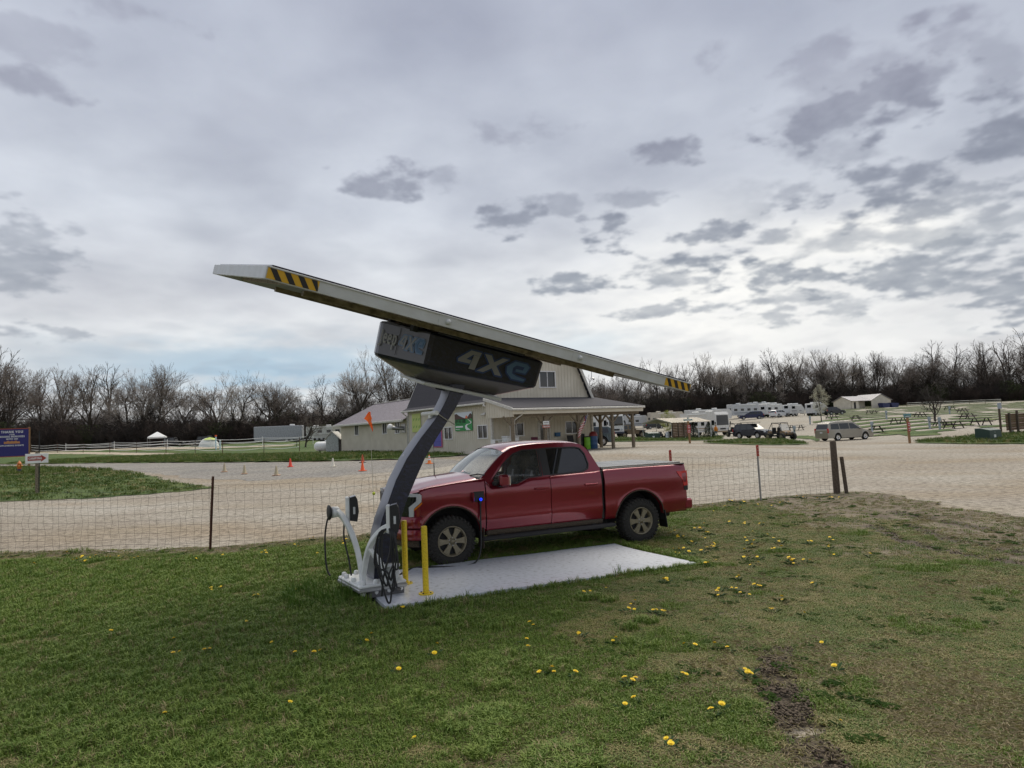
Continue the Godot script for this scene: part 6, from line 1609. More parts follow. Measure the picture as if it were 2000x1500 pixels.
func build_left_things():
	rng.seed = 77
	var I := Transform3D.IDENTITY; var st: SurfaceTool
	# cones
	var cones := [[-16.7, -39.3, "faded tan traffic cone at the outer end of the row", 0], [-14.8, -37.4, "faded tan traffic cone, second of the three tan ones", 0], [-12.5, -35.8, "faded tan traffic cone closest to the fence", 0], [-13.5, -41.1, "bright red traffic cone standing alone on grey road", 1], [-10.6, -39.8, "white traffic cone between red and orange cones", 2], [-8.1, -36.3, "bright orange traffic cone near whip pole", 3], [-9.4, -42.2, "dull orange traffic cone with dark base by the bank", 4], [-4.9, -39.1, "orange and white striped traffic cone before the barn", 5]]
	var cm := [mat(lin(0.42, 0.36, 0.24), 0.8), mat(lin(0.72, 0.06, 0.03), 0.6), mat(lin(0.66, 0.62, 0.52), 0.7), mat(lin(0.80, 0.11, 0.025), 0.6), mat(lin(0.42, 0.075, 0.03), 0.7), mat(lin(0.78, 0.20, 0.03), 0.6)]
	for c in cones:
		var t := thing("traffic_cone", c[2], "cone", on(c[0], c[1], 0.012), rng.randf() * 90.0, "traffic cones on the grey road"); var h := 0.50
		st = S(); lathe(st, [Vector2(0.125, 0.03), Vector2(0.11, 0.05), Vector2(0.035, h - 0.02), Vector2(0.028, h), Vector2(0, h)], 12); part("cone", st, cm[c[3]], t)
		st = S(); box(st, Vector3(0, 0.018, 0), Vector3(0.33, 0.034, 0.33), Basis.IDENTITY, 0.01); part("base", st, [mat(lin(0.5, 0.3, 0.2), 0.8), cm[1], cm[2], cm[3], M.black, cm[5]][c[3]], t)
		if c[3] == 5:
			for y in [0.2, 0.34]:
				st = S(); var r0 := lerpf(0.11, 0.035, (y - 0.05) / (h - 0.07)); lathe(st, [Vector2(r0 + 0.004, y), Vector2(r0 - 0.015, y + 0.09)], 12); part("band", st, M.white, t)
	# arrow sign
	var t := thing("arrow_sign", "white board with a red camping arrow on a timber post", "sign", on(-22.1, -31.6, 0.0), 35.0)
	st = S(); box(st, Vector3(0, 1.0, -0.06), Vector3(0.12, 2.0, 0.10), Basis.IDENTITY, 0.008); part("timber_post", st, M.post_wood, t)
	st = S(); box(st, Vector3(0.09, 1.45, -0.05), Vector3(0.05, 2.9, 0.05)); part("steel_post", st, M.dark, t)
	board_sign(t, 0.88, 0.44, 1.42, M.white)
	poly_print(t, "arrow", Transform3D(Basis.IDENTITY, Vector3(0, 1.64, 0)), [-0.35, -0.10, 0.16, -0.10, 0.16, -0.16, 0.37, 0.0, 0.16, 0.16, 0.16, 0.10, -0.35, 0.10], mat(lin(0.30, 0.035, 0.025), 0.6), 0.016)
	text_part("lettering", "CAMPING", 0.105, M.white, t, Transform3D(Basis.IDENTITY, Vector3(-0.06, 1.64, 0.022)), 0.50)
	# thank-you billboard
	t = thing("billboard", "dark blue billboard with white thank you lettering on timber posts", "sign", on(-42.1, -57.2), 36.0)
	for x in [-1.2, 1.18]:
		st = S(); box(st, Vector3(x, 1.75, -0.06), Vector3(0.15, 3.55, 0.14), Basis.IDENTITY, 0.01); part("post", st, M.new_wood, t)
	board_sign(t, 2.26, 2.28, 1.12, mat(lin(0.014, 0.012, 0.135), 0.5), 0.05)
	st = S()
	for q in [[0, 1.1, 2.34, 0.06], [0, 3.42, 2.34, 0.06]]: box(st, Vector3(q[0], q[1], 0.01), Vector3(q[2], q[3], 0.07))
	part("frame", st, mat(lin(0.33, 0.07, 0.05), 0.7), t)
	for q in [["THANK YOU", 3.16, 0.20, 1.5], ["FOR", 2.94, 0.11, 0.34], ["MAKING MEMORIES", 2.77, 0.15, 1.72], ["WITH US!", 2.57, 0.13, 0.8], ["UPCOMING EVENTS", 2.02, 0.13, 1.6]]:
		text_part("lettering", q[0], q[2], M.white, t, Transform3D(Basis.IDENTITY, Vector3(0, q[1], 0.03)), q[3])
	poly_print(t, "emblem", Transform3D(Basis.IDENTITY, Vector3(0, 2.3, 0)), [-0.55, -0.12, 0.55, -0.12, 0.52, 0.06, 0.36, 0.05, 0.28, 0.14, 0.12, 0.06, 0.0, 0.12, -0.14, 0.06, -0.28, 0.15, -0.38, 0.05, -0.54, 0.06], mat(lin(0.45, 0.20, 0.07), 0.5), 0.027)
	# hydrant
	t = thing("fire_hydrant", "orange fire hydrant with dark foot on the bare patch", "hydrant", on(-34.8, -48.0, 0.05), 30.0)
	st = S(); lathe(st, [Vector2(0.15, 0), Vector2(0.15, 0.22), Vector2(0.10, 0.24), Vector2(0.10, 0.25)], 12, I, false); part("foot", st, mat(lin(0.015, 0.012, 0.06), 0.5), t)
	st = S(); lathe(st, [Vector2(0.10, 0.24), Vector2(0.115, 0.26), Vector2(0.115, 0.56), Vector2(0.14, 0.58), Vector2(0.14, 0.62), Vector2(0.11, 0.66), Vector2(0.06, 0.75), Vector2(0.025, 0.77), Vector2(0.025, 0.83), Vector2(0, 0.83)], 12); part("barrel", st, mat(lin(0.52, 0.15, 0.03), 0.5), t)
	st = S()
	for a in 3: tube(st, [Vector3(0, 0.46, 0), Vector3(sin(a * PI / 2 - PI / 2), 0, cos(a * PI / 2 - PI / 2)) * 0.2 + Vector3.UP * 0.46], 0.055, 8)
	part("nozzle", st, mat(lin(0.6, 0.32, 0.08), 0.5), t)
	# tape fence round the field
	t = thing("tape_fence", "white tape fence on thin stakes around the far field", "fence", Vector3.ZERO)
	var pp := [Vector2(-26.3, -83.6), Vector2(-31, -84.5), Vector2(-35.9, -84.0), Vector2(-43, -92), Vector2(-50, -98), Vector2(-57, -103), Vector2(-64, -108), Vector2(-72, -114), Vector2(-81, -121), Vector2(-92, -130)]
	for i in pp.size():
		st = S(); var g := on(pp[i].x, pp[i].y); tube(st, [g, g + Vector3(rng.randf_range(-0.05, 0.05), 1.75, 0)], 0.045, 5); part("stake", st, M.old_wood if i % 2 else M.rust, t)
		if i > 0:
			for y in [0.6, 1.05, 1.45]:
				st = S(); var a := on(pp[i - 1].x, pp[i - 1].y, y); var b := on(pp[i].x, pp[i].y, y); var m := (a + b) * 0.5 - Vector3.UP * 0.16
				tube(st, curve_pts([a, m, b], 8), 0.028, 4, false); part("tape", st, M.white, t)
	t = thing("tape_fence", "second white tape fence further back across the green field", "fence", Vector3.ZERO)
	pp = [Vector2(-33, -112), Vector2(-42, -114), Vector2(-52, -117), Vector2(-62, -122), Vector2(-75, -128), Vector2(-90, -137)]
	for i in pp.size():
		st = S(); var g := on(pp[i].x, pp[i].y); tube(st, [g, g + Vector3(0, 1.6, 0)], 0.05, 5); part("stake", st, M.white, t)
		if i > 0:
			for y in [0.8, 1.3]:
				st = S(); tube(st, curve_pts([on(pp[i - 1].x, pp[i - 1].y, y), (on(pp[i - 1].x, pp[i - 1].y, y) + on(pp[i].x, pp[i].y, y)) * 0.5 - Vector3.UP * 0.15, on(pp[i].x, pp[i].y, y)], 6), 0.035, 4, false); part("tape", st, M.white, t)
	# canopy tent
	t = thing("canopy_tent", "white pop-up canopy tent beside the dark jeeps", "tent", on(-69.0, -132.0), 20.0)
	st = S(); var c := Vector3(0, 3.1, 0); var q4 := [Vector3(-1.5, 2.1, -1.5), Vector3(1.5, 2.1, -1.5), Vector3(1.5, 2.1, 1.5), Vector3(-1.5, 2.1, 1.5)]
	for i in 4:
		var a: Vector3 = q4[i]; var b: Vector3 = q4[(i + 1) % 4]; tri(st, a, c, b); quad(st, a, b, b - Vector3.UP * 0.28, a - Vector3.UP * 0.28)
	part("roof", st, M.white, t)
	for p in q4:
		st = S(); tube(st, [Vector3(p.x, 0, p.z), p], 0.03, 5); part("leg", st, M.steel, t)
	jeep("dark_jeep", "black jeep parked beside the white canopy tent", on(-66.0, -132.5), 8.0, mat(lin(0.012, 0.012, 0.016), 0.3), M.black)
	jeep("dark_jeep", "dark jeep parked next to the dome tent", on(-58.2, -127.0), 172.0, mat(lin(0.02, 0.022, 0.024), 0.3), M.black)
	t = thing("dome_tent", "white and lime dome tent at the edge of the field", "tent", on(-54.5, -121.8), 0.0)
	st = S(); lathe(st, [Vector2(1.7, 0), Vector2(1.55, 0.7), Vector2(1.1, 1.25), Vector2(0.5, 1.55), Vector2(0, 1.6)], 12); part("shell", st, mat(lin(0.62, 0.64, 0.6), 0.8), t)
	st = S(); lathe(st, [Vector2(1.2, 1.19), Vector2(0.8, 1.45), Vector2(0, 1.65)], 12, Transform3D(Basis.IDENTITY, Vector3(0.25, 0.03, 0.1))); part("fly", st, mat(lin(0.4, 0.5, 0.12), 0.8), t)
	for q in [[-46.1, -105.5, 2.0, "white water post with an orange top beside the tape fence"], [-44.8, -104.0, 1.3, "short pale blue water post beside the tape fence"]]:
		t = thing("water_post", q[3], "post", on(q[0], q[1])); st = S(); box(st, Vector3(0, q[2] * 0.5, 0), Vector3(0.16, q[2], 0.16), Basis.IDENTITY, 0.02); part("post", st, mat(lin(0.5, 0.66, 0.74), 0.5), t)
		st = S(); box(st, Vector3(0, q[2] + 0.1, 0), Vector3(0.26, 0.24, 0.2), Basis.IDENTITY, 0.03); part("cap", st, M.orange if q[2] > 1.5 else M.white, t)
	for q in [[-32.6, -102.3, "small black park grill standing left of the young bare tree"], [-27.4, -98.0, "small black park grill standing right of the young bare tree"]]:
		t = thing("park_grill", q[2], "grill", on(q[0], q[1])); st = S(); tube(st, [Vector3.ZERO, Vector3.UP * 0.75], 0.045, 6); part("post", st, M.dark, t)
		st = S(); box(st, Vector3(0, 0.92, 0), Vector3(0.85, 0.32, 0.45), Basis.IDENTITY, 0.02); part("firebox", st, M.black, t)
	# big grey trailer and campers
	t = thing("box_trailer", "long plain grey box trailer parked before the wood", "trailer", on(-47.8, -139.0), 8.0)
	st = S(); box(st, Vector3(0, 1.95, 0), Vector3(9.4, 2.7, 2.5), Basis.IDENTITY, 0.06); part("body", st, textured(lin(0.36, 0.37, 0.41), 0.5, M.stain, 0.4), t)
	st = S(); box(st, Vector3(0, 0.62, 1.2), Vector3(9.0, 0.12, 0.1)); part("side_rail", st, M.white, t)
	st = S(); box(st, Vector3(2.6, 3.45, 0), Vector3(0.9, 0.3, 0.9), Basis.IDENTITY, 0.08); part("roof_vent", st, M.white, t)
	for x in [1.6, 2.6]: small_wheel(t, Vector3(x, 0.4, 1.0), 0.4, 1)
	camper("travel_trailer", "white travel trailer behind the young bare tree", on(-38.5, -138.0), 10.0, 6.5, 2.9, lin(0.62, 0.62, 0.6), lin(0.3, 0.28, 0.25), false)
	camper("travel_trailer", "cream travel trailer beyond the small metal shed", on(-33.0, -136.0), 15.0, 6.0, 2.9, lin(0.58, 0.54, 0.46), lin(0.26, 0.2, 0.14), false)
	var young := {"bend": 0.2, "taper": 0.68, "limb": 2, "levels": 5, "kids": [6, 4, 3, 3, 3], "first": 0.35, "spread": 0.7, "lift": 0.15, "shrink": 0.66, "thin": 0.012, "bole": 0.34, "stout": 1.3}
	bare_tree("young_tree", "young leafless tree on the grass before the grey trailer", on(-30.2, -98.7), 6.0, young, M.twig)
	bare_tree("young_tree", "young leafless tree among the picnic tables", on(56.7, -92.0), 6.4, young, M.dark_twig)

# ---------------------------------------------------------------- small vehicles
func small_wheel(t: Node, at: Vector3, r: float, s: float, w := 0.24, rim := true):
	var xf := Transform3D(Basis(Vector3.RIGHT, PI / 2 * s), at); var st := S()
	lathe(st, [Vector2(r * 0.6, -w), Vector2(r * 0.95, -w), Vector2(r, -w * 0.85), Vector2(r, -w * 0.15), Vector2(r * 0.95, 0), Vector2(r * 0.62, 0.005)], 20, xf); var o := part("tyre", st, M.rubber, t)
	st = S(); lathe(st, [Vector2(r * 0.62, 0.004), Vector2(r * 0.56, -0.02), Vector2(r * 0.2, -0.01), Vector2(r * 0.16, 0.01), Vector2(0, 0.012)], 14, xf)
	for k in 5:
		var b := Basis(Vector3.UP, TAU * k / 5.0); box(st, xf * (b * Vector3(r * 0.38, -0.004, 0)), Vector3(r * 0.42, 0.02, r * 0.13), xf.basis * b)
	part("rim", st, M.alloy if not rim else M.chrome if r < 0.36 else M.steel, o)

# side profile car; x forward, wheels and windows listed
func car(called: String, label: String, category: String, at: Vector3, turn: float, q: Dictionary, group := "") -> Node3D:
	var t := thing(called, label, category, at, turn, group); var st := S()
	var W: float = q.w * 0.5; var body := PackedVector2Array(V(q.top)); var clear: float = q.clear; var r: float = q.r
	var hi := body[body.size() - 1]; body.append(Vector2(hi.x - 0.03, clear))
	for wx in [q.f, q.b]:
		for k in 9:
			var a := PI * k / 8.0; body.append(Vector2(wx + cos(a) * r * 1.2, clear + 0.02 + sin(a) * (r * 2.25 - clear)))
	body.append(Vector2(body[0].x + 0.03, clear))
	if Geometry2D.is_polygon_clockwise(body): body.reverse()
	var belt: float = q.belt
	var zf := func(p): return W - 0.05 * sm(belt - 0.25, belt + 0.05, p.y) - 0.03 * (1.0 - sm(clear, clear + 0.25, p.y)) - 0.09 * sm(q.l * 0.5 - 0.5, q.l * 0.5, absf(p.x))
	var sides := strips(body, 0.22)
	for s in [-1.0, 1.0]:
		skin(st, sides, func(p): return Vector3(p.x, p.y, s * zf.call(p)), func(p): return Vector3(p.x, p.y, 0.0), s < 0)
	part("body", st, q.paint, t)
	st = S(); box(st, Vector3(0, (clear + belt) * 0.5 - 0.04, 0), Vector3(q.l * 0.9, belt - clear - 0.16, q.w * 0.66)); part("underside", st, M.dark, t)
	var roof := PackedVector2Array(V(q.roof)); var top := 0.0
	for p in roof: top = maxf(top, p.y)
	if Geometry2D.is_polygon_clockwise(roof): roof.reverse()
	var gz := func(p): return W - 0.055 - q.get("tumble", 0.22) * maxf(0.0, (p.y - belt)) / (top - belt) * 0.9
	st = S()
	for s in [-1.0, 1.0]: skin(st, [roof], func(p): return Vector3(p.x, p.y, s * gz.call(p)), func(p): return Vector3(p.x, p.y, 0.0), s < 0)
	part("cab", st, q.get("roof_paint", q.paint), t)
	for w in q.win:
		for s in [-1.0, 1.0]:
			st = S(); var wp := PackedVector2Array(V(w))
			if Geometry2D.is_polygon_clockwise(wp): wp.reverse()
			skin(st, [wp], func(p): return Vector3(p.x, p.y, s * (gz.call(p) + 0.008)), func(p): return Vector3(p.x, p.y, s * (gz.call(p) - 0.02)), s < 0); part("side_window", st, M.car_glass, t)
	for e in q.screens:
		var a := Vector2(e[0], e[1]); var b := Vector2(e[2], e[3]); var n := (b - a).orthogonal().normalized(); if n.x * (a.x + b.x) < 0: n = -n
		var a2 := a.lerp(b, 0.1) + n * 0.008; var b2 := a.lerp(b, 0.9) + n * 0.008; var za: float = gz.call(a2) - 0.1; var zb: float = gz.call(b2) - 0.1
		st = S(); quad(st, Vector3(a2.x, a2.y, -za), Vector3(a2.x, a2.y, za), Vector3(b2.x, b2.y, zb), Vector3(b2.x, b2.y, -zb)); part("windscreen" if a.x + b.x > 0 else "rear_window", st, M.car_glass, t)
	for s in [-1.0, 1.0]:
		for wx in [q.f, q.b]: small_wheel(t, Vector3(wx, r, s * (W - 0.02)), r, s, 0.24, q.get("bright", true))
		var fx: float = q.l * 0.5; st = S(); box(st, Vector3(fx - 0.10, q.lamp, s * (W - 0.26)), Vector3(0.16, 0.15, 0.34), Basis(Vector3.UP, s * 0.35), 0.03); part("headlight", st, M.lamp_clear, t)
		st = S(); box(st, Vector3(-fx + 0.06, q.get("tail", q.lamp + 0.15), s * (W - 0.13)), Vector3(0.10, q.get("tail_h", 0.3), 0.16), Basis.IDENTITY, 0.02); part("tail_light", st, M.red_lamp, t)
		st = S(); box(st, Vector3(q.mirror, belt + 0.08, s * (W + 0.08)), Vector3(0.12, 0.14, 0.2), Basis.IDENTITY, 0.03); part("mirror", st, q.paint, t)
	st = S(); box(st, Vector3(q.l * 0.5 - 0.05, clear + 0.2, 0), Vector3(0.1, 0.14, q.w * 0.7), Basis.IDENTITY, 0.03); part("grille", st, M.black, t)
	st = S(); box(st, Vector3(-q.l * 0.5 - 0.005, belt - 0.22, 0), Vector3(0.02, 0.12, 0.32)); part("number_plate", st, M.white, t)
	return t

func suv_spec(paint: Material, l := 4.7, h := 1.7) -> Dictionary:
	return {"l": l, "w": 1.85, "paint": paint, "clear": 0.3, "belt": 1.0, "r": 0.36, "f": l * 0.5 - 0.95, "b": -l * 0.5 + 1.0, "top": [-l * 0.5, 0.5, -l * 0.5 - 0.01, 1.0, l * 0.2, 1.02, l * 0.28, 1.0, l * 0.47, 0.86, l * 0.5, 0.6], "roof": [-l * 0.49, 0.98, -l * 0.43, h - 0.14, -l * 0.38, h - 0.02, -l * 0.1, h, l * 0.05, h - 0.03, l * 0.26, 0.98],
		"win": [[-l * 0.40, 1.08, -l * 0.38, h - 0.16, -l * 0.26, h - 0.12, -l * 0.26, 1.06], [-l * 0.245, 1.06, -l * 0.245, h - 0.11, -l * 0.05, h - 0.1, -l * 0.05, 1.06], [-l * 0.035, 1.06, -l * 0.035, h - 0.1, l * 0.04, h - 0.12, l * 0.19, 1.08, l * 0.18, 1.06]], "screens": [[l * 0.055, h - 0.04, l * 0.255, 1.0], [-l * 0.435, h - 0.16, -l * 0.488, 1.02]], "lamp": 0.76, "mirror": l * 0.17, "tail": 0.98}

func jeep(called: String, label: String, at: Vector3, turn: float, paint: Material, top: Material) -> Node3D:
	var t := car(called, label, "jeep", at, turn, {"l": 3.9, "w": 1.75, "paint": paint, "roof_paint": top, "clear": 0.5, "belt": 1.12, "r": 0.42, "f": 1.35, "b": -1.25, "tumble": 0.1, "top": [-1.85, 0.6, -1.86, 1.12, 0.45, 1.14, 1.7, 1.08, 1.72, 0.62], "roof": [-1.8, 1.12, -1.76, 1.82, -1.6, 1.86, 0.25, 1.86, 0.5, 1.13], "win": [[-1.6, 1.22, -1.58, 1.72, -0.75, 1.74, -0.75, 1.22], [-0.55, 1.22, -0.55, 1.74, 0.12, 1.74, 0.3, 1.22]], "screens": [[0.26, 1.82, 0.47, 1.18], [-1.77, 1.78, -1.795, 1.2]], "lamp": 0.92, "mirror": 0.35, "bright": false, "tail_h": 0.22})
	var st := S(); lathe(st, [Vector2(0, 0.0), Vector2(0.2, 0.0), Vector2(0.38, 0.03), Vector2(0.40, 0.12), Vector2(0.38, 0.2), Vector2(0, 0.2)], 16, Transform3D(Basis(Vector3(0, 0, 1), PI / 2), Vector3(-1.88, 1.05, 0.1))); part("spare_wheel", st, M.rubber, t)
	for s in [-1.0, 1.0]:
		for x in [1.35, -1.25]:
			st = S(); box(st, Vector3(x, 0.98, s * 0.86), Vector3(1.0, 0.06, 0.26), Basis.IDENTITY, 0.02); part("fender_flare", st, M.black, t)
	return t

func utv(called: String, label: String, at: Vector3, turn: float, paint: Material) -> Node3D:
	var t := thing(called, label, "buggy", at, turn); var st: SurfaceTool
	for s in [-1.0, 1.0]:
		for x in [1.05, -1.05]: small_wheel(t, Vector3(x, 0.38, s * 0.86), 0.38, s, 0.3, false)
		st = S()
		tube(st, [Vector3(0.85, 0.95, s * 0.62), Vector3(0.45, 1.75, s * 0.55), Vector3(-0.65, 1.82, s * 0.55), Vector3(-1.25, 0.95, s * 0.6)], 0.035, 6)
		tube(st, [Vector3(-0.62, 1.82, s * 0.55), Vector3(-0.55, 0.6, s * 0.62)], 0.03, 6); part("roll_bar", st, M.black, t)
		st = S(); tube(st, [Vector3(1.05, 0.38, s * 0.62), Vector3(0.8, 0.5, s * 0.2)], 0.03, 5); tube(st, [Vector3(1.0, 0.45, s * 0.55), Vector3(0.85, 0.95, s * 0.4)], 0.05, 6); tube(st, [Vector3(-1.05, 0.38, s * 0.62), Vector3(-0.7, 0.5, s * 0.25)], 0.03, 5); part("suspension_arm", st, M.steel, t)
		st = S(); box(st, Vector3(1.28, 0.84, s * 0.36), Vector3(0.05, 0.09, 0.24), Basis.IDENTITY, 0.02); part("headlight", st, M.lamp_clear, t)
		st = S(); box(st, Vector3(-0.35, 0.72, s * 0.3), Vector3(0.5, 0.16, 0.45), Basis.IDENTITY, 0.05); box(st, Vector3(-0.6, 1.05, s * 0.3), Vector3(0.14, 0.6, 0.45), Basis.IDENTITY, 0.05); part("seat", st, M.seat, t)
	st = S(); box(st, Vector3(0, 0.46, 0), Vector3(2.2, 0.16, 1.0), Basis.IDENTITY, 0.04); part("chassis", st, M.dark, t)
	st = S(); prism(st, PackedVector2Array(V([0.5, 0.55, 0.55, 1.0, 0.85, 0.98, 1.25, 0.86, 1.32, 0.7, 1.2, 0.55])), 1.1, Transform3D(Basis.IDENTITY, Vector3(0, 0, -0.55))); part("hood", st, paint, t)
	st = S(); box(st, Vector3(-1.0, 0.82, 0), Vector3(0.75, 0.3, 1.2), Basis.IDENTITY, 0.04); part("cargo_bed", st, paint, t)
	st = S(); box(st, Vector3(-0.1, 1.84, 0), Vector3(1.25, 0.05, 1.2), Basis.IDENTITY, 0.02); part("roof", st, M.black, t)
	st = S(); quad(st, Vector3(0.8, 1.02, -0.52), Vector3(0.8, 1.02, 0.52), Vector3(0.48, 1.7, 0.48), Vector3(0.48, 1.7, -0.48)); part("windscreen", st, glass(lin(0.5, 0.53, 0.53), 0.4), t)
	st = S(); for s in [-0.4, 0.0, 0.4]: tube(st, [Vector3(1.3, 0.5, s), Vector3(1.42, 0.7, s), Vector3(1.34, 0.85, s)], 0.025, 5)
	tube(st, [Vector3(1.42, 0.7, -0.5), Vector3(1.42, 0.7, 0.5)], 0.03, 5); part("bull_bar", st, M.black, t)
	return t

func camper(called: String, label: String, at: Vector3, turn: float, l: float, h: float, paint: Color, stripe: Color, motor: bool, category := "camper") -> Node3D:
	# x forward; a motorhome has a broad windscreen at its front
	var t := thing(called, label, category, at, turn, "campers on the camp ground"); var st := S(); var y0 := 0.55; var W := 1.22
	var m := textured(paint, 0.4, M.stain, 0.5)
	var prof := [-l * 0.5, y0, -l * 0.5, h - 0.05, -l * 0.5 + 0.12, h, l * 0.5 - (0.35 if motor else 0.8), h, l * 0.5 - 0.06, h - (0.4 if motor else 0.9), l * 0.5, 1.5, l * 0.5 - 0.02, y0]
	if called == "fifth_wheel": prof = [-l * 0.5, y0, -l * 0.5, h - 0.05, -l * 0.5 + 0.12, h, l * 0.5 - 0.5, h, l * 0.5, h - 0.6, l * 0.5 - 0.1, 1.55, l * 0.5 - 1.9, 1.5, l * 0.5 - 2.0, y0]
	prism(st, PackedVector2Array(V(prof)), W * 2, Transform3D(Basis.IDENTITY, Vector3(0, 0, -W))); part("body", st, m, t)
	for s in [-1.0, 1.0]:
		st = S(); box(st, Vector3(-0.2, 1.12, s * (W + 0.004)), Vector3(l - 1.2, 0.16, 0.012)); box(st, Vector3(-0.6, 0.82, s * (W + 0.004)), Vector3(l - 2.2, 0.06, 0.012)); part("stripe", st, mat(stripe, 0.5), t)
		var x := -l * 0.5 + 0.9
		while x < l * 0.5 - 1.9:
			st = S(); box(st, Vector3(x, 1.85, s * (W + 0.012)), Vector3(0.85, 0.55, 0.03), Basis.IDENTITY, 0.01); part("window", st, M.car_glass, t); x += 1.75
		st = S(); box(st, Vector3(l * 0.5 - 1.75, 1.5, s * (W + 0.008)), Vector3(0.65, 1.8, 0.02), Basis.IDENTITY, 0.008)
		if s > 0: part("door", st, m, t)
		var wx := [l * 0.5 - 1.1, -l * 0.5 + 2.0] if motor else [-0.3, -1.15]
		for q in wx: small_wheel(t, Vector3(q, 0.4, s * (W - 0.02)), 0.4, s, 0.26)
	for x in [-l * 0.22, l * 0.16]:
		st = S(); box(st, Vector3(x, h + 0.13, 0), Vector3(0.95, 0.28, 0.75), Basis.IDENTITY, 0.08); part("roof_unit", st, m, t)
	st = S(); box(st, Vector3(-0.2, h - 0.25, W + 0.07), Vector3(l * 0.55, 0.12, 0.12), Basis.IDENTITY, 0.04); part("awning", st, M.white, t)
	if motor:
		st = S(); var f := l * 0.5
		quad(st, Vector3(f + 0.012, 1.55, -1.08), Vector3(f + 0.012, 1.55, 1.08), Vector3(f - 0.048, h - 0.52, 1.05), Vector3(f - 0.048, h - 0.52, -1.05)); part("windscreen", st, M.car_glass, t)
		st = S(); box(st, Vector3(f + 0.02, 1.0, 0), Vector3(0.06, 0.22, 1.0), Basis.IDENTITY, 0.02); part("grille", st, M.black, t)
		st = S(); box(st, Vector3(f + 0.04, 0.6, 0), Vector3(0.16, 0.26, 2.35), Basis.IDENTITY, 0.05); part("bumper", st, mat(stripe, 0.5), t)
		for s in [-1.0, 1.0]:
			st = S(); box(st, Vector3(f + 0.02, 1.0, s * 0.85), Vector3(0.06, 0.2, 0.34), Basis.IDENTITY, 0.03); part("headlight", st, M.lamp_clear, t)
			st = S(); box(st, Vector3(f + 0.05, 1.9, s * 1.38), Vector3(0.1, 0.4, 0.18), Basis.IDENTITY, 0.03); part("mirror", st, M.black, t)
			st = S(); box(st, Vector3(f - 0.75, 1.95, s * (W + 0.012)), Vector3(0.7, 0.75, 0.03), Basis.IDENTITY, 0.01); part("cab_window", st, M.car_glass, t)
	else:
		st = S(); tube(st, [Vector3(l * 0.5 - 0.2, 0.5, 0), Vector3(l * 0.5 + 0.9, 0.5, 0), Vector3(l * 0.5 + 0.9, 0.0, 0)], 0.06, 5); part("hitch", st, M.dark, t)
		st = S(); box(st, Vector3(-l * 0.5 - 0.012, 2.0, 0), Vector3(0.03, 0.6, 1.2), Basis.IDENTITY, 0.01); part("rear_window", st, M.car_glass, t)
	return t

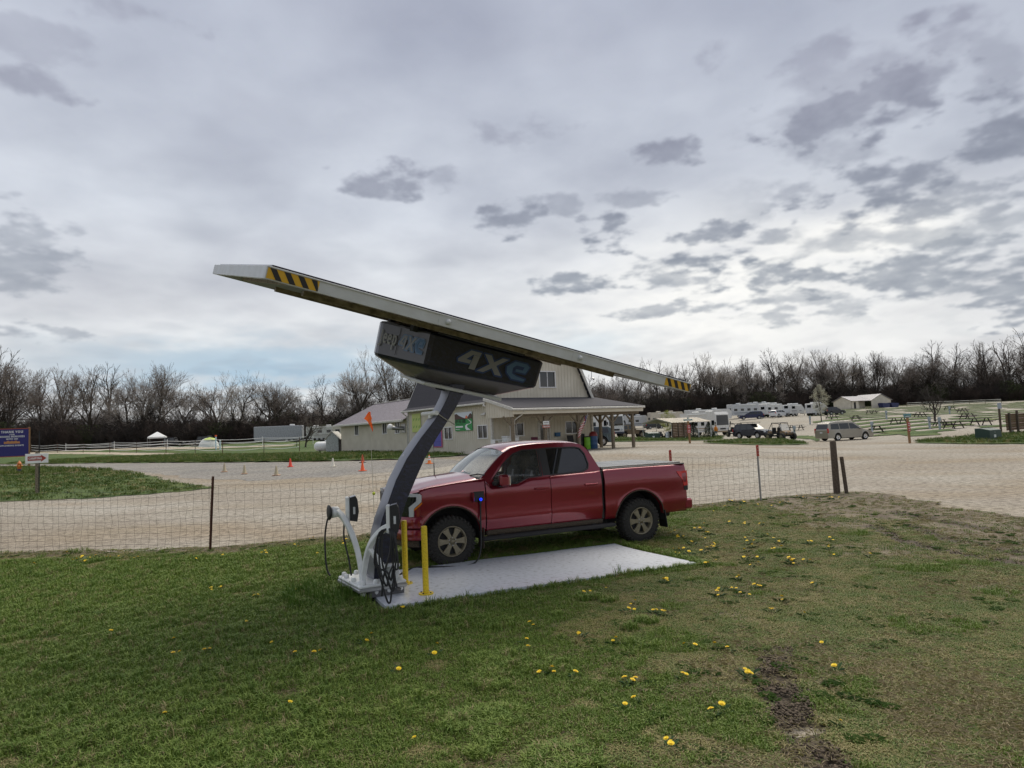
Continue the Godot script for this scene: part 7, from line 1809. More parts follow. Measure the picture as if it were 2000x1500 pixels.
# ---------------------------------------------------------------- around the porch
func build_porch_things():
	var F := Transform3D(Basis(Vector3.UP, deg_to_rad(33.62)), Vector3(-1.5, 0.64, -46.05)); var st: SurfaceTool
	# flag on its staff
	var t := thing("hanging_flag", "striped flag with blue canton hanging from a porch post", "flag", F * Vector3(5.0, 0, 3.24), 33.62)
	st = S(); tube(st, [Vector3(0.02, 1.05, 0), Vector3(0.55, 2.52, 0.25)], 0.018, 6); part("staff", st, mat(lin(0.55, 0.5, 0.4), 0.6), t)
	var cl := [mat(lin(0.42, 0.03, 0.035), 0.8), mat(lin(0.68, 0.66, 0.62), 0.8), mat(lin(0.025, 0.035, 0.13), 0.8)]
	var at := func(u: float, v: float) -> Vector3: # u down the staff, v across
		var p := Vector3(0.55, 2.5, 0.25).lerp(Vector3(0.12, 1.32, 0.05), u); return p + Vector3(-0.42 * v - 0.06 * sin(u * 7.0 + v * 5.0) * v, -0.55 * v + 0.1 * v * (1.0 - u), 0.10 * sin(v * 9.0 + u * 3.0))
	for k in 13:
		st = S(); var rows := []; var v0 := 0.0
		for j in 9:
			var v := lerpf(0.42 if k < 7 else 0.0, 1.0, j / 8.0); rows.append([at.call(k / 13.0, v), at.call((k + 1) / 13.0, v)])
		net(st, rows); part("stripe", st, cl[k % 2], t)
	st = S(); var rows := []
	for j in 5:
		var r := []
		for i in 5: r.append(at.call(i / 4.0 * 7.0 / 13.0, j / 4.0 * 0.42))
		rows.append(r)
	net(st, rows); part("canton", st, cl[2], t)
	st = S()
	for i in 4:
		for j in 4:
			var p: Vector3 = at.call((i + 0.6) * 0.125, (j + 0.5) * 0.1); box(st, p, Vector3(0.035, 0.035, 0.016))
	part("stars", st, cl[1], t)
	# signs on the second post
	t = thing("post_sign", "white notice board fixed to the porch post before the door", "sign", F * Vector3(2.2, 1.85, 3.23), 33.62)
	board_sign(t, 0.5, 0.24, 0.0, M.white, 0.02)
	st_lines2(t, [[-0.19, 0.10, 0.38, 0.045, mat(lin(0.15, 0.15, 0.17), 0.6)]])
	t = thing("firewood_sign", "red firewood sign on the porch post before the door", "sign", F * Vector3(2.2, 1.63, 3.23), 33.62)
	board_sign(t, 0.62, 0.19, 0.0, mat(lin(0.33, 0.06, 0.03), 0.6), 0.02); text_part("lettering", "FIREWOOD", 0.12, M.white, t, Transform3D(Basis.IDENTITY, Vector3(0, 0.095, 0.014)), 0.54)
	# blue letter box on the wall
	t = thing("letter_box", "small blue box fixed to barn wall beside the door", "letter box", F * Vector3(5.46, 1.0, 0.12), 33.62)
	st = S(); box(st, Vector3(0, 0.13, 0), Vector3(0.42, 0.26, 0.2), Basis.IDENTITY, 0.02); part("box", st, mat(lin(0.02, 0.10, 0.22), 0.5), t); st = S(); box(st, Vector3(0, 0.27, 0.01), Vector3(0.45, 0.03, 0.24), Basis.IDENTITY, 0.01); part("lid", st, mat(lin(0.03, 0.14, 0.28), 0.5), t)
	# white ice chest and frame
	t = thing("ice_chest", "white ice chest and slatted bench under the porch corner", "ice chest", F * Vector3(0.35, 0, 1.2), 33.62)
	st = S(); box(st, Vector3(0.35, 0.55, 0), Vector3(0.95, 1.1, 0.7), Basis.IDENTITY, 0.03); part("cabinet", st, M.white, t); st = S(); box(st, Vector3(0.35, 1.16, 0.02), Vector3(1.0, 0.1, 0.76), Basis.IDENTITY, 0.03); part("lid", st, M.white, t)
	st = S(); box(st, Vector3(0.35, 0.62, 0.356), Vector3(0.6, 0.5, 0.01)); part("label", st, mat(lin(0.35, 0.36, 0.36), 0.5), t)
	t = thing("white_crate", "pale open crate beside the ice chest on porch", "crate", F * Vector3(-0.45, 0, 1.3), 33.62)
	for q in [[0, 0.98, 0.62, 0.06], [0, 0.06, 0.62, 0.06]]:
		st = S(); box(st, Vector3(q[0], q[1], 0), Vector3(q[2], q[3], 0.5), Basis.IDENTITY, 0.01); part("shelf", st, M.white, t)
	for x in [-0.29, 0.29]:
		st = S(); box(st, Vector3(x, 0.52, 0), Vector3(0.05, 0.86, 0.5), Basis.IDENTITY, 0.008); part("side", st, M.white, t)
	# bins
	bin("trash_barrel", "blue barrel with a domed red lid at the porch edge", F * Vector3(7.95, 0.0, 1.1), 0.30, 0.92, mat(lin(0.03, 0.085, 0.20), 0.5), mat(lin(0.20, 0.02, 0.02), 0.5), true)
	bin("lime_bin", "lime green bin between the black bin and blue barrel", F * Vector3(7.45, 0.0, 1.0), 0.23, 0.85, mat(lin(0.20, 0.50, 0.03), 0.5), M.black, false)
	bin("black_bin", "black bin standing against barn wall by the window", F * Vector3(7.25, 0.0, 0.5), 0.3, 1.05, M.black, M.black, false)
	# chairs and barrels along the wall
	for q in [[3.0, 1.0, 0.0, "dark red cushion chair under the window on porch"], [6.2, 0.9, 0.0, "black folding chair on the porch below the far window"]]:
		t = thing("porch_chair", q[3], "chair", F * Vector3(q[0], 0, q[1]), 33.62); var cm: Material = mat(lin(0.12, 0.02, 0.05), 0.8) if q[0] < 4 else M.dark
		st = S(); box(st, Vector3(0, 0.45, 0), Vector3(0.55, 0.08, 0.5), Basis.IDENTITY, 0.02); part("seat", st, cm, t); st = S(); box(st, Vector3(0, 0.75, -0.25), Vector3(0.55, 0.6, 0.07), Basis(Vector3.RIGHT, -0.2), 0.02); part("backrest", st, cm, t)
		for x in [-0.24, 0.24]:
			for z in [-0.22, 0.22]: st = S(); tube(st, [Vector3(x, 0, z), Vector3(x, 0.42, z)], 0.02, 5); part("leg", st, M.dark, t)
	var teal := mat(lin(0.035, 0.062, 0.07), 0.25, 0.3); teal.clearcoat_enabled = true
	car("estate_car", "dark teal estate car parked beyond the porch", "car", on(5.9, -56.5), 176.0, suv_spec(teal, 4.7, 1.58))

func bin(called: String, label: String, at: Vector3, r: float, h: float, m: Material, lid: Material, dome: bool):
	var t := thing(called, label, "bin", at); var st := S()
	lathe(st, [Vector2(0, 0), Vector2(r * 0.96, 0), Vector2(r, 0.03), Vector2(r, h * 0.33), Vector2(r * 1.03, h * 0.35), Vector2(r, h * 0.37), Vector2(r, h * 0.66), Vector2(r * 1.03, h * 0.68), Vector2(r, h * 0.7), Vector2(r, h)], 16); part("body", st, m, t)
	st = S(); lathe(st, [Vector2(r * 1.04, h), Vector2(r * 1.04, h + 0.05), Vector2(r * 0.85, h + (0.24 if dome else 0.07)), Vector2(r * 0.3, h + (0.33 if dome else 0.08)), Vector2(0, h + (0.34 if dome else 0.08))], 16); part("lid", st, lid, t)

func st_lines2(parent: Node, rows: Array):
	for r in rows:
		var st := S(); box(st, Vector3(r[0] + r[2] * 0.5, r[1] + r[3] * 0.5, 0.012), Vector3(r[2], r[3], 0.003)); part("print_line", st, r[4], parent)

# ---------------------------------------------------------------- camp ground
func lane_sign(label: String, at: Vector3, turn: float):
	var t := thing("lane_sign", label, "sign", at, turn); var st := S()
	box(st, Vector3(0, 0.95, 0), Vector3(0.14, 1.95, 0.14), Basis(Vector3(0, 0, 1), 0.03), 0.012); part("post", st, M.new_wood, t)
	var blue := mat(lin(0.10, 0.24, 0.27), 0.5)
	for q in [[0.0, 2.02, 0.0], [0.0, 2.17, 1.2]]:
		st = S(); box(st, Vector3(-0.03, q[1], 0), Vector3(0.85, 0.13, 0.02), Basis(Vector3.UP, q[2]), 0.004); var b := part("street_plate", st, blue, t)
		st = S(); box(st, Vector3(-0.03, q[1], 0.012) if q[2] == 0 else Vector3(-0.02, q[1], 0.012), Vector3(0.5, 0.04, 0.004), Basis(Vector3.UP, q[2])); part("print_line", st, M.white, b)
	var red := mat(lin(0.42, 0.04, 0.045), 0.5)
	for q in [[1.42, 0.36], [1.05, 0.32]]:
		st = S(); box(st, Vector3(-0.03, q[0], 0.085), Vector3(0.30, q[1], 0.016), Basis.IDENTITY, 0.003); var b := part("notice", st, red, t)
		for y in [0.08, -0.07]: st = S(); box(st, Vector3(-0.03, q[0] + y, 0.095), Vector3(0.17, 0.05, 0.004)); part("print_line", st, M.white, b)

func transformer(label: String, at: Vector3, turn: float, w: float):
	var t := thing("transformer_box", label, "utility box", at, turn); var st := S(); var g := mat(lin(0.022, 0.05, 0.04), 0.5)
	box(st, Vector3(0, 0.05, 0), Vector3(w + 0.1, 0.14, 1.1), Basis.IDENTITY, 0.01); part("pad", st, mat(lin(0.3, 0.29, 0.27), 0.9), t)
	st = S(); prism(st, PackedVector2Array(V([-0.5, 0.12, 0.5, 0.12, 0.5, 0.78, -0.1, 0.92, -0.5, 0.92])), w, Transform3D(Basis(Vector3(0, 0, 1), Vector3(0, 1, 0), Vector3(-1, 0, 0)), Vector3(w * 0.5, 0, 0))); part("cabinet", st, g, t)
	st = S(); box(st, Vector3(-0.12, 0.35, 0.505), Vector3(0.28, 0.2, 0.008)); part("label_plate", st, M.white, t)
	st = S(); box(st, Vector3(-0.1, 0.62, 0.51), Vector3(0.06, 0.06, 0.02), Basis.IDENTITY, 0.01); part("lock", st, M.steel, t)

func picnic_table() -> Node3D:
	var t := thing("picnic_table", "x", "picnic table", Vector3.ZERO, 0.0, "picnic tables of the camp ground"); var st: SurfaceTool
	for k in 5:
		st = S(); box(st, Vector3(0, 0.75, -0.31 + k * 0.155), Vector3(2.2, 0.045, 0.145), Basis.IDENTITY, 0.006); part("top_plank", st, M.table_wood, t)
	for s in [-1, 1]:
		for k in 2:
			st = S(); box(st, Vector3(0, 0.45, s * (0.66 + k * 0.15)), Vector3(2.2, 0.045, 0.14), Basis.IDENTITY, 0.006); part("seat_plank", st, M.table_wood, t)
	for x in [-0.75, 0.75]:
		for s in [-1, 1]:
			st = S(); var d := Vector3(0, 0.74, -s * 0.42).normalized(); box(st, Vector3(x, 0.36, s * 0.42), Vector3(0.09, 0.86, 0.09), Basis(Vector3.RIGHT, d, Vector3.RIGHT.cross(d)), 0.01); part("leg", st, M.table_wood, t)
		st = S(); box(st, Vector3(x + 0.07, 0.40, 0), Vector3(0.05, 0.09, 1.56), Basis.IDENTITY, 0.006); part("cross_bar", st, M.table_wood, t)
	return t

func pedestal() -> Node3D:
	var t := thing("power_pedestal", "x", "power post", Vector3.ZERO, 0.0, "grey power posts of the pitches"); var st := S(); var g := mat(lin(0.30, 0.35, 0.38), 0.5)
	box(st, Vector3(0, 0.5, 0), Vector3(0.20, 1.0, 0.16), Basis.IDENTITY, 0.02); part("post", st, g, t)
	st = S(); box(st, Vector3(0, 1.15, 0.01), Vector3(0.30, 0.42, 0.22), Basis.IDENTITY, 0.02); part("meter_box", st, g, t)
	st = S(); box(st, Vector3(0, 0.8, 0.085), Vector3(0.14, 0.18, 0.02), Basis.IDENTITY, 0.006); part("socket", st, M.dark, t)
	return t

func build_camp():
	rng.seed = 55
	var st: SurfaceTool; var t: Node3D
	# minivan
	var tan_paint := mat(lin(0.30, 0.275, 0.225), 0.3, 0.4); tan_paint.clearcoat_enabled = true; tan_paint.clearcoat = 0.8
	t = car("minivan", "beige minivan parked on gravel by the grey power post", "minivan", on(31.1, -64.5), 15.4, {"l": 5.1, "w": 1.95, "paint": tan_paint, "clear": 0.24, "belt": 1.0, "r": 0.335, "f": 1.55, "b": -1.5, "top": [-2.52, 0.45, -2.55, 1.0, 1.0, 1.03, 1.35, 1.0, 2.25, 0.80, 2.55, 0.55], "roof": [-2.52, 0.98, -2.3, 1.6, -2.15, 1.72, -1.2, 1.76, 0.1, 1.74, 0.55, 1.64, 1.4, 0.98], "win": [[-2.2, 1.08, -2.1, 1.56, -1.25, 1.6, -1.25, 1.07], [-1.18, 1.07, -1.18, 1.6, -0.15, 1.6, -0.15, 1.07], [-0.07, 1.07, -0.07, 1.6, 0.35, 1.57, 1.02, 1.1, 1.0, 1.07]], "screens": [[0.57, 1.63, 1.37, 1.02], [-2.31, 1.58, -2.5, 1.04]], "lamp": 0.7, "mirror": 0.95, "tail": 0.95, "tail_h": 0.42})
	for z in [-0.6, 0.6]:
		st = S(); tube(st, [Vector3(-1.9, 1.8, z), Vector3(0.0, 1.8, z)], 0.025, 5); part("roof_rail", st, M.steel, t)
	st = S(); box(st, Vector3(0, 0.62, -0.985), Vector3(2.4, 0.04, 0.02)); part("rub_strip", st, tan_paint, t)
	# dark off-roader with rack, buggies
	t = car("offroad_car", "black lifted off-road car with roof rack beside the muddy buggy", "car", on(27.8, -79.6, 0.12), -58.0, suv_spec(mat(lin(0.010, 0.011, 0.020), 0.25), 4.5, 1.72))
	st = S(); box(st, Vector3(-0.3, 1.86, 0), Vector3(1.9, 0.05, 1.3), Basis.IDENTITY, 0.01)
	for x in [-1.1, 0.5]: tube(st, [Vector3(x, 1.72, -0.6), Vector3(x, 1.86, -0.6), Vector3(x, 1.86, 0.6), Vector3(x, 1.72, 0.6)], 0.02, 5)
	part("roof_rack", st, M.black, t)
	utv("buggy", "mud brown open buggy parked beside the black off-road car", on(28.3, -72.6), -72.0, textured(lin(0.27, 0.19, 0.115), 0.9, M.stain, 2.0))
	utv("buggy", "black open buggy parked before the big motorhome", on(31.2, -95.8), -78.0, M.black)
	t = jeep("tan_jeep", "tan jeep with a red tailgate parked by the carport", on(16.6, -97.0), 10.0, textured(lin(0.155, 0.115, 0.07), 0.7, M.stain, 1.5), mat(lin(0.17, 0.14, 0.095), 0.8))
	st = S(); box(st, Vector3(-1.875, 0.86, 0), Vector3(0.03, 0.5, 1.5), Basis.IDENTITY, 0.01); part("tailgate", st, mat(lin(0.33, 0.03, 0.025), 0.6), t)
	# motorhomes and trailers
	camper("motorhome", "large white motorhome with tan skirt facing the yard behind cone shrubs", on(30.2, -108.5), -70.0, 9.5, 3.6, lin(0.74, 0.74, 0.72), lin(0.30, 0.23, 0.15), true, "motorhome")
	camper("motorhome", "white motorhome with dark skirt behind the porch posts", on(12.0, -94.5), -66.0, 8.0, 3.3, lin(0.72, 0.73, 0.74), lin(0.03, 0.035, 0.06), true, "motorhome")
	camper("fifth_wheel", "white fifth wheel camper behind the large motorhome", on(40.5, -142.0), 12.0, 9.5, 3.6, lin(0.62, 0.63, 0.64), lin(0.1, 0.12, 0.16), false)
	camper("fifth_wheel", "cream fifth wheel camper behind the yellow green bush", on(37.5, -168.0), 8.0, 8.5, 3.5, lin(0.58, 0.53, 0.44), lin(0.10, 0.07, 0.05), false)
	camper("travel_trailer", "grey white travel trailer above the tan jeep", on(29.8, -170.0), 6.0, 7.5, 3.2, lin(0.5, 0.52, 0.54), lin(0.08, 0.09, 0.11), false)
	camper("travel_trailer", "pale travel trailer half hidden by the porch posts", on(17.5, -150.0), 10.0, 6.0, 3.0, lin(0.6, 0.58, 0.54), lin(0.2, 0.15, 0.1), false)
	camper("travel_trailer", "long grey white travel trailer right of the large motorhome", on(55.5, -163.0), 14.0, 8.5, 3.2, lin(0.52, 0.55, 0.58), lin(0.1, 0.11, 0.14), false)
	camper("travel_trailer", "short bright white travel trailer on the slope", on(58.0, -153.0), 20.0, 5.0, 2.9, lin(0.68, 0.69, 0.69), lin(0.2, 0.2, 0.22), false)
	camper("travel_trailer", "white travel trailer furthest up the row before the wood", on(63.5, -175.0), 14.0, 6.5, 3.1, lin(0.6, 0.62, 0.64), lin(0.12, 0.12, 0.14), false)
	camper("travel_trailer", "small white trailer left of the blossoming tree", on(61.0, -148.5), 18.0, 3.8, 2.5, lin(0.64, 0.65, 0.66), lin(0.2, 0.2, 0.22), false)
	camper("travel_trailer", "small white trailer behind the blossoming tree", on(64.2, -144.5), 16.0, 3.6, 2.6, lin(0.64, 0.65, 0.66), lin(0.05, 0.06, 0.1), false)
	car("parked_car", "navy blue car parked between two white trailers", "car", on(52.4, -150.5), 168.0, suv_spec(mat(lin(0.010, 0.013, 0.06), 0.3), 5.2, 1.75))
	car("parked_car", "white car parked by the small trailer", "car", on(57.5, -147.5), 30.0, suv_spec(mat(lin(0.6, 0.61, 0.62), 0.3), 4.6, 1.6))
	car("parked_car", "dark car right of the blossoming tree", "car", on(67.6, -144.0), 14.0, suv_spec(mat(lin(0.03, 0.03, 0.034), 0.3), 4.6, 1.7))
	car("parked_car", "dark car parked below the grey white trailer", "car", on(32.5, -158.0), 12.0, suv_spec(mat(lin(0.022, 0.025, 0.028), 0.3), 4.7, 1.8))
	# carport
	t = thing("carport", "pale metal carport with brown boarded side and open front", "carport", on(18.3, -87.7), 41.3)
	var roofm := textured(lin(0.42, 0.37, 0.29), 0.5, M.stain, 0.6)
	ribbed_roof(t, "roof", Vector3(0, 2.0, 2.35), Vector3(9.0, 2.0, 2.35), Vector3(9.0, 2.62, 0), Vector3(0, 2.62, 0), roofm, 0.6, 0.04); ribbed_roof(t, "roof", Vector3(9.0, 2.0, -2.35), Vector3(0, 2.0, -2.35), Vector3(0, 2.62, 0), Vector3(9.0, 2.62, 0), roofm, 0.6, 0.04)
	for x in [0.1, 3.0, 6.0, 8.9]:
		for z in [-2.25, 2.25]: st = S(); tube(st, [Vector3(x, 0, z), Vector3(x, 1.8, z), Vector3(x, 2.02, z * 0.92)], 0.04, 5); part("leg", st, M.white, t)
		st = S(); tube(st, [Vector3(x, 2.0, -2.2), Vector3(x, 2.56, 0), Vector3(x, 2.0, 2.2)], 0.03, 5); part("rafter", st, M.white, t)
	for k in 9:
		st = S(); box(st, Vector3(1.9, 0.28 + k * 0.205, 2.3), Vector3(3.7, 0.19, 0.04), Basis.IDENTITY, 0.006); part("board", st, M.board, t)
	for x in [0.12, 1.35, 2.55, 3.7]: st = S(); box(st, Vector3(x, 1.0, 2.37), Vector3(0.1, 2.0, 0.09), Basis.IDENTITY, 0.01); part("board_post", st, M.old_wood, t)
	var junk := [[1.2, -0.6, 0.7, "grey cart standing under the carport"], [2.2, 0.3, 0.9, "dark mower standing under the carport"], [0.9, 1.0, 0.6, "white drum standing at carport front"]]
	for j in junk.size():
		var q = junk[j]; t = thing(["yard_cart", "garden_mower", "white_drum"][j], q[3], ["cart", "mower", "drum"][j], Transform3D(Basis(Vector3.UP, deg_to_rad(41.3)), on(18.3, -87.7)) * Vector3(q[0], 0, q[1]), 41.3)
		if j == 2:
			st = S(); lathe(st, [Vector2(0.26, 0), Vector2(0.26, 0.8), Vector2(0.1, 0.9), Vector2(0, 0.9)], 12); part("body", st, M.white, t); st = S(); lathe(st, [Vector2(0.27, 0.4), Vector2(0.285, 0.42), Vector2(0.27, 0.44)], 12); part("hoop", st, M.steel, t)
		else:
			st = S(); box(st, Vector3(0, 0.5, 0), Vector3(1.1, 0.35, 0.7), Basis.IDENTITY, 0.08); box(st, Vector3(0.2, 0.78, 0), Vector3(0.5, 0.3, 0.5), Basis.IDENTITY, 0.08); part("body", st, mat(lin(0.2, 0.2, 0.21), 0.6) if j == 0 else M.black, t)
			for s in [-1.0, 1.0]:
				for x in [-0.4, 0.4]: small_wheel(t, Vector3(x, 0.22, s * 0.4), 0.22, s, 0.14, false)
			st = S(); tube(st, [Vector3(-0.5, 0.6, 0.25), Vector3(-0.95, 1.0, 0.25), Vector3(-0.95, 1.0, -0.25), Vector3(-0.5, 0.6, -0.25)], 0.025, 5); part("handle", st, M.dark, t)
	cone_shrub("dark conical evergreen shrub behind the lane sign", on(24.3, -92.6), 0.85, 2.3)
	cone_shrub("dark conical evergreen shrub beside the person in orange", on(26.9, -94.4), 0.95, 2.15)
	person(on(28.5, -96.5))
	transformer("dark green utility box beside carport's open front", on(16.6, -82.2), 18.0, 1.5)
	transformer("dark green utility box on grass before the plank wall", on(34.9, -50.4), 30.0, 1.65)
	lane_sign("timber lane sign with red notices before the carport", on(15.1, -59.0), 14.0)
	lane_sign("timber lane sign with red notices right of the minivan", on(29.7, -51.5), 28.0)
	# plank wall on the right
	t = thing("plank_wall", "brown plank screen wall on timber posts by the utility box", "wall", on(44.2, -59.5), 34.0)
	for k in 7:
		st = S(); box(st, Vector3(0, 0.42 + k * 0.2, 0), Vector3(6.4, 0.188, 0.05), Basis.IDENTITY, 0.006); part("plank", st, M.board, t)
	for q in [[-2.75, 1.78], [-1.15, 2.0], [0.7, 1.78], [2.8, 1.78]]: st = S(); box(st, Vector3(q[0], q[1] * 0.5, 0.1), Vector3(0.19, q[1], 0.15), Basis.IDENTITY, 0.012); part("post", st, M.old_wood, t)
	for x in [-1.9, -1.7, -1.5]: st = S(); tube(st, [Vector3(x, 0, -0.15), Vector3(x, 0.4, -0.15)], 0.04, 6); part("pipe", st, M.steel, t)
	t = thing("power_pole", "grey post with meter boxes rising behind the plank wall", "power post", on(43.4, -61.0), 30.0)
	st = S(); box(st, Vector3(0, 1.2, 0), Vector3(0.16, 2.4, 0.14), Basis.IDENTITY, 0.012); part("post", st, M.old_wood, t); st = S(); box(st, Vector3(0, 2.45, 0.05), Vector3(0.34, 0.55, 0.2), Basis.IDENTITY, 0.02); part("meter_box", st, mat(lin(0.34, 0.38, 0.42), 0.5), t)
	# picnic tables
	var tb := picnic_table()
	var spots := [[47.7, -74.2, 24, "dark picnic table in the front row beside a grey power post"], [51.9, -76.0, 8, "dark picnic table just left of the plank wall"], [50.2, -80.5, 70, "dark picnic table behind the table by plank wall"], [41.0, -77.2, 60, "dark picnic table at the minivan's nose"], [51.7, -91.8, 15, "dark picnic table left of the right-hand lane sign's top"], [60.3, -90.8, 30, "dark picnic table right of the young bare tree"], [63.4, -106.5, 80, "dark picnic table left of the young bare tree's trunk"], [84.3, -137.5, 20, "small distant picnic table below the pipe fence"], [92.2, -144.2, 15, "small distant picnic table at the top of slope"], [80.1, -121.8, 75, "distant picnic table right of the young bare tree, upper row"], [55.1, -110.0, 70, "distant picnic table above the minivan's bonnet"], [71.9, -137.0, 20, "distant picnic table below the wash house"], [41.5, -100.5, 10, "picnic table behind the muddy buggy"], [55.8, -119.8, 30, "distant picnic table above the minivan's roof"]]
	for i in spots.size():
		var q = spots[i]
		if i == 0: tb.position = on(q[0], q[1], 0.03); tb.rotation_degrees.y = q[2]; tb.set_meta("label", q[3])
		else: copy_of(tb, "picnic_table", q[3], on(q[0], q[1], 0.03), q[2])
	var pd := pedestal()
	spots = [[39.9, -76.2, 30, "grey power post at the minivan's nose"], [57.6, -105.5, 25, "distant grey power post left of the young bare tree"], [46.7, -76.8, 20, "tall grey power post left of the front row table"], [46.2, -74.2, 25, "grey power post touching the front row table"], [74.1, -116.0, 20, "distant grey power post right of the young bare tree"], [32.3, -78.8, 20, "grey power post between the buggy and minivan"], [48.5, -111.8, 20, "distant grey power post left of the blossoming tree's trunk"]]
	for i in spots.size():
		var q = spots[i]
		if i == 0: pd.position = on(q[0], q[1]); pd.rotation_degrees.y = q[2]; pd.set_meta("label", q[3])
		else: copy_of(pd, "power_pedestal", q[3], on(q[0], q[1]), q[2], 1.0)
	# blossoming tree and leafing bush
	blossom_tree("blossoming_tree", "narrow tree in pale blossom standing among the pitches", on(50.7, -112.5), 6.2, 1.55, lin(0.42, 0.41, 0.33), 0.26)
	blossom_tree("leafing_bush", "yellow green leafing bush before the cream fifth wheel", on(32.0, -142.0), 4.2, 2.0, lin(0.24, 0.27, 0.05), 0.0)
	# wash house
	t = thing("wash_house", "low tan wash house with grey roof below the wood", "building", on(110.5, -211.0), 20.0)
	var I := Transform3D.IDENTITY
	wall(t, "front_wall", I, [-7.5, 0, -4.6, 0, -4.6, 2.4, -7.5, 2.4], [[-6.6, 0.02, -5.7, 2.0]], M.siding, 0.6)
	wall(t, "front_wall", Transform3D(Basis.IDENTITY, Vector3(0, 0, -2.0)), [-4.6, 0, 0, 0, 0, 2.4, -4.6, 2.4], [], M.siding, 0.6)
	wall(t, "gable_wall", Transform3D(Basis.IDENTITY, Vector3(0, 0, 0.5)), [0, 0, 8.0, 0, 8.0, 2.4, 4.0, 4.2, 0, 2.4], [], M.siding, 0.6)
	wall(t, "side_wall", Transform3D(Basis(Vector3(0, 0, 1), Vector3(0, 1, 0), Vector3(-1, 0, 0)), Vector3(-7.5, 0, 0)), [-7, 0, 0, 0, 0, 2.4, -3.5, 3.8, -7, 2.4], [], M.siding, 0.6)
	st = S(); box(st, Vector3(-6.15, 1.0, -0.08), Vector3(0.86, 1.95, 0.05)); part("door", st, M.dark, t)
	var gr := textured(lin(0.26, 0.25, 0.28), 0.5, M.stain, 0.5)
	ribbed_roof(t, "roof", Vector3(-7.9, 2.3, 0.4), Vector3(0.0, 2.3, 0.4), Vector3(0, 3.85, -3.5), Vector3(-7.9, 3.85, -3.5), gr, 0.9); ribbed_roof(t, "roof", Vector3(0.0, 2.3, -7.4), Vector3(-7.9, 2.3, -7.4), Vector3(-7.9, 3.85, -3.5), Vector3(0, 3.85, -3.5), gr, 0.9)
	ribbed_roof(t, "roof", Vector3(-0.5, 2.25, 0.8), Vector3(-0.5, 2.25, -8.0), Vector3(4.0, 4.3, -8.0), Vector3(4.0, 4.3, 0.8), gr, 0.9); ribbed_roof(t, "roof", Vector3(8.5, 2.25, -8.0), Vector3(8.5, 2.25, 0.8), Vector3(4.0, 4.3, 0.8), Vector3(4.0, 4.3, -8.0), gr, 0.9)
	for q in [[1.8, "dark blue open skip before the wash house gable"], [5.4, "second dark blue skip before the wash house gable"]]:
		t = thing("skip", q[1], "skip", Transform3D(Basis(Vector3.UP, deg_to_rad(20.0)), on(110.5, -211.0)) * Vector3(q[0], -0.2, 3.4), 20.0); st = S(); var bl := mat(lin(0.012, 0.02, 0.085), 0.5)
		prism(st, PackedVector2Array(V([-1.2, 0.15, 1.2, 0.15, 1.6, 1.35, -1.6, 1.5])), 1.7, Transform3D(Basis.IDENTITY, Vector3(0, 0, -0.85))); part("body", st, bl, t); st = S(); box(st, Vector3(0, 1.5, -0.3), Vector3(3.1, 0.06, 1.1), Basis(Vector3(0, 0, 1), -0.05)); part("lid", st, bl, t)
	t = thing("pipe_fence", "pale two rail pipe fence running from the wash house", "fence", Vector3.ZERO)
	for i in 7:
		var a := on(119.5 + i * 4.2, -207.0 + i * 0.8); st = S(); tube(st, [a, a + Vector3.UP * 1.25], 0.07, 5); part("post", st, M.post_wood, t)
		if i < 6:
			var b := on(119.5 + (i + 1) * 4.2, -207.0 + (i + 1) * 0.8)
			for y in [0.65, 1.15]: st = S(); tube(st, [a + Vector3.UP * y, b + Vector3.UP * y], 0.06, 5); part("rail", st, M.trim, t)

func cone_shrub(label: String, at: Vector3, r: float, h: float):
	var t := thing("conical_shrub", label, "shrub", at); var st := S()
	tube(st, [Vector3.ZERO, Vector3.UP * h * 0.7], [0.06, 0.03], 6); part("trunk", st, M.bark, t)
	st = S()
	for i in 2600:
		var v := pow(rng.randf(), 1.3); var a := rng.randf() * TAU; var rr := r * (1.0 - pow(v, 1.5) * 0.95) * (0.82 + 0.2 * rng.randf()) * (0.92 + 0.12 * sin(a * 5.0 + v * 9.0)); var p := Vector3(cos(a) * rr, 0.08 + v * h, sin(a) * rr)
		var o := Vector3(cos(a), 0.7, sin(a)).normalized() * 0.11; var sd := Vector3(-sin(a), rng.randf_range(-0.3, 0.3), cos(a)) * 0.045
		quad(st, p - sd, p + o * 0.5 - sd * 0.6, p + o, p + sd)
	part("crown", st, mat(lin(0.022, 0.040, 0.015), 0.8), t)

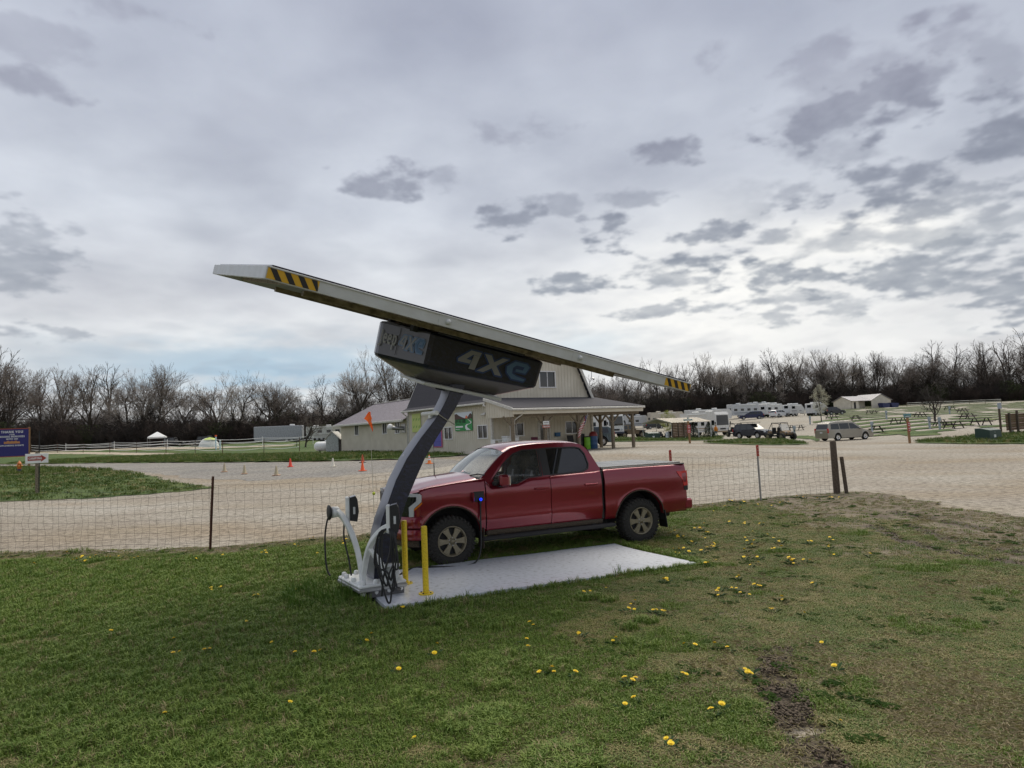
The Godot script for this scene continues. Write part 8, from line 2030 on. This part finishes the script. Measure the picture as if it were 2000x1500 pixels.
func blossom_tree(called: String, label: String, at: Vector3, h: float, r: float, c: Color, bole: float):
	var t := thing(called, label, "tree" if bole > 0 else "bush", at)
	var opt := {"bend": 0.1, "taper": 0.7, "limb": 2, "levels": 3, "kids": [9, 4, 3], "first": 0.3, "spread": 0.5, "lift": 0.35, "shrink": 0.5, "thin": 0.012, "bole": 0.72 if bole > 0 else 0.4, "stout": 0.9}
	var st := S(); var tw := S(); grow(st, tw, Vector3.ZERO, Vector3.UP, h * opt.bole, h * 0.014, 0, opt); part("trunk", st, M.bark, t); part("branches", tw, M.dark_twig, t)
	st = S()
	for cl in 150:
		var v := rng.randf(); var a := rng.randf() * TAU; var rad := r * sqrt(rng.randf()) * sin(pow(v, 0.8) * PI * 0.93 + 0.15); var c0 := Vector3(cos(a) * rad, h * (bole + (1.0 - bole) * v), sin(a) * rad)
		for k in 26:
			var p := c0 + Vector3(rng.randf_range(-1, 1), rng.randf_range(-1, 1), rng.randf_range(-1, 1)) * 0.24; var u := Vector3(rng.randf_range(-1, 1), rng.randf_range(-1, 1), rng.randf_range(-1, 1)).normalized() * 0.05; var w := u.cross(Vector3(rng.randf_range(-1, 1), rng.randf_range(-1, 1), 0.3)).normalized() * 0.045
			quad(st, p - u, p + w, p + u, p - w)
	var m := mat(c, 0.8); m.backlight_enabled = true; m.backlight = Color(0.3, 0.3, 0.2); part("crown", st, m, t)

func person(at: Vector3):
	var t := thing("person", "person in an orange hooded top and blue jeans walking away", "person", at, 20.0); var st := S()
	var hip := Vector3(0, 0.92, 0); var neck := Vector3(0.0, 1.47, -0.02)
	tube(st, [neck, Vector3(0, 1.53, -0.01)], [0.055, 0.055], 8, false); lathe(st, [Vector2(0, 1.50), Vector2(0.06, 1.51), Vector2(0.082, 1.57), Vector2(0.092, 1.64), Vector2(0.086, 1.70), Vector2(0.05, 1.75), Vector2(0, 1.76)], 12)
	for s in [-1.0, 1.0]:
		for k in 5: tube(st, [Vector3(s * 0.27, 0.80, -0.06 + 0.02 * k), Vector3(s * 0.275, 0.74, -0.04 + 0.018 * k), Vector3(s * 0.262, 0.70 + 0.008 * absf(k - 2), -0.02 + 0.015 * k)], [0.012, 0.01, 0.008], 5)
		tube(st, [Vector3(s * 0.262, 0.88, 0.0), Vector3(s * 0.27, 0.79, -0.01)], [0.032, 0.04], 7)
	part("body", st, mat(lin(0.42, 0.24, 0.17), 0.6), t)
	st = S(); tube(st, [Vector3(0, 0.86, 0), Vector3(0, 1.05, 0), Vector3(0, 1.28, 0), Vector3(0, 1.42, -0.01), Vector3(0, 1.5, 0.0)], [0.165, 0.175, 0.19, 0.165, 0.075], 12)
	for s in [-1.0, 1.0]: tube(st, [Vector3(s * 0.13, 1.42, 0), Vector3(s * 0.215, 1.34, 0), Vector3(s * 0.255, 1.12, 0.03), Vector3(s * 0.262, 0.88, 0.0)], [0.07, 0.072, 0.058, 0.042], 8)
	lathe(st, [Vector2(0.10, 1.46), Vector2(0.11, 1.5), Vector2(0.09, 1.545), Vector2(0.05, 1.53)], 10, Transform3D(Basis.IDENTITY, Vector3(0, 0, 0.03))); part("hooded_top", st, mat(lin(0.62, 0.22, 0.025), 0.85), t)
	st = S()
	for s in [-1.0, 1.0]: tube(st, [Vector3(s * 0.07, 0.95, 0), Vector3(s * 0.092, 0.80, 0.0), Vector3(s * 0.10, 0.48, s * 0.07), Vector3(s * 0.105, 0.08, s * 0.16)], [0.11, 0.10, 0.072, 0.055], 9)
	part("jeans", st, mat(lin(0.10, 0.16, 0.19), 0.85), t)
	for s in [-1.0, 1.0]: st = S(); box(st, Vector3(s * 0.105, 0.045, s * 0.16 - 0.05), Vector3(0.095, 0.09, 0.27), Basis.IDENTITY, 0.03); part("shoe", st, M.dark, t)
	st = S(); lathe(st, [Vector2(0.095, 1.62), Vector2(0.1, 1.68), Vector2(0.09, 1.73), Vector2(0.05, 1.775), Vector2(0, 1.78)], 12, Transform3D(Basis.IDENTITY, Vector3(0, 0, 0.008))); part("hair", st, mat(lin(0.25, 0.17, 0.08), 0.8), t)
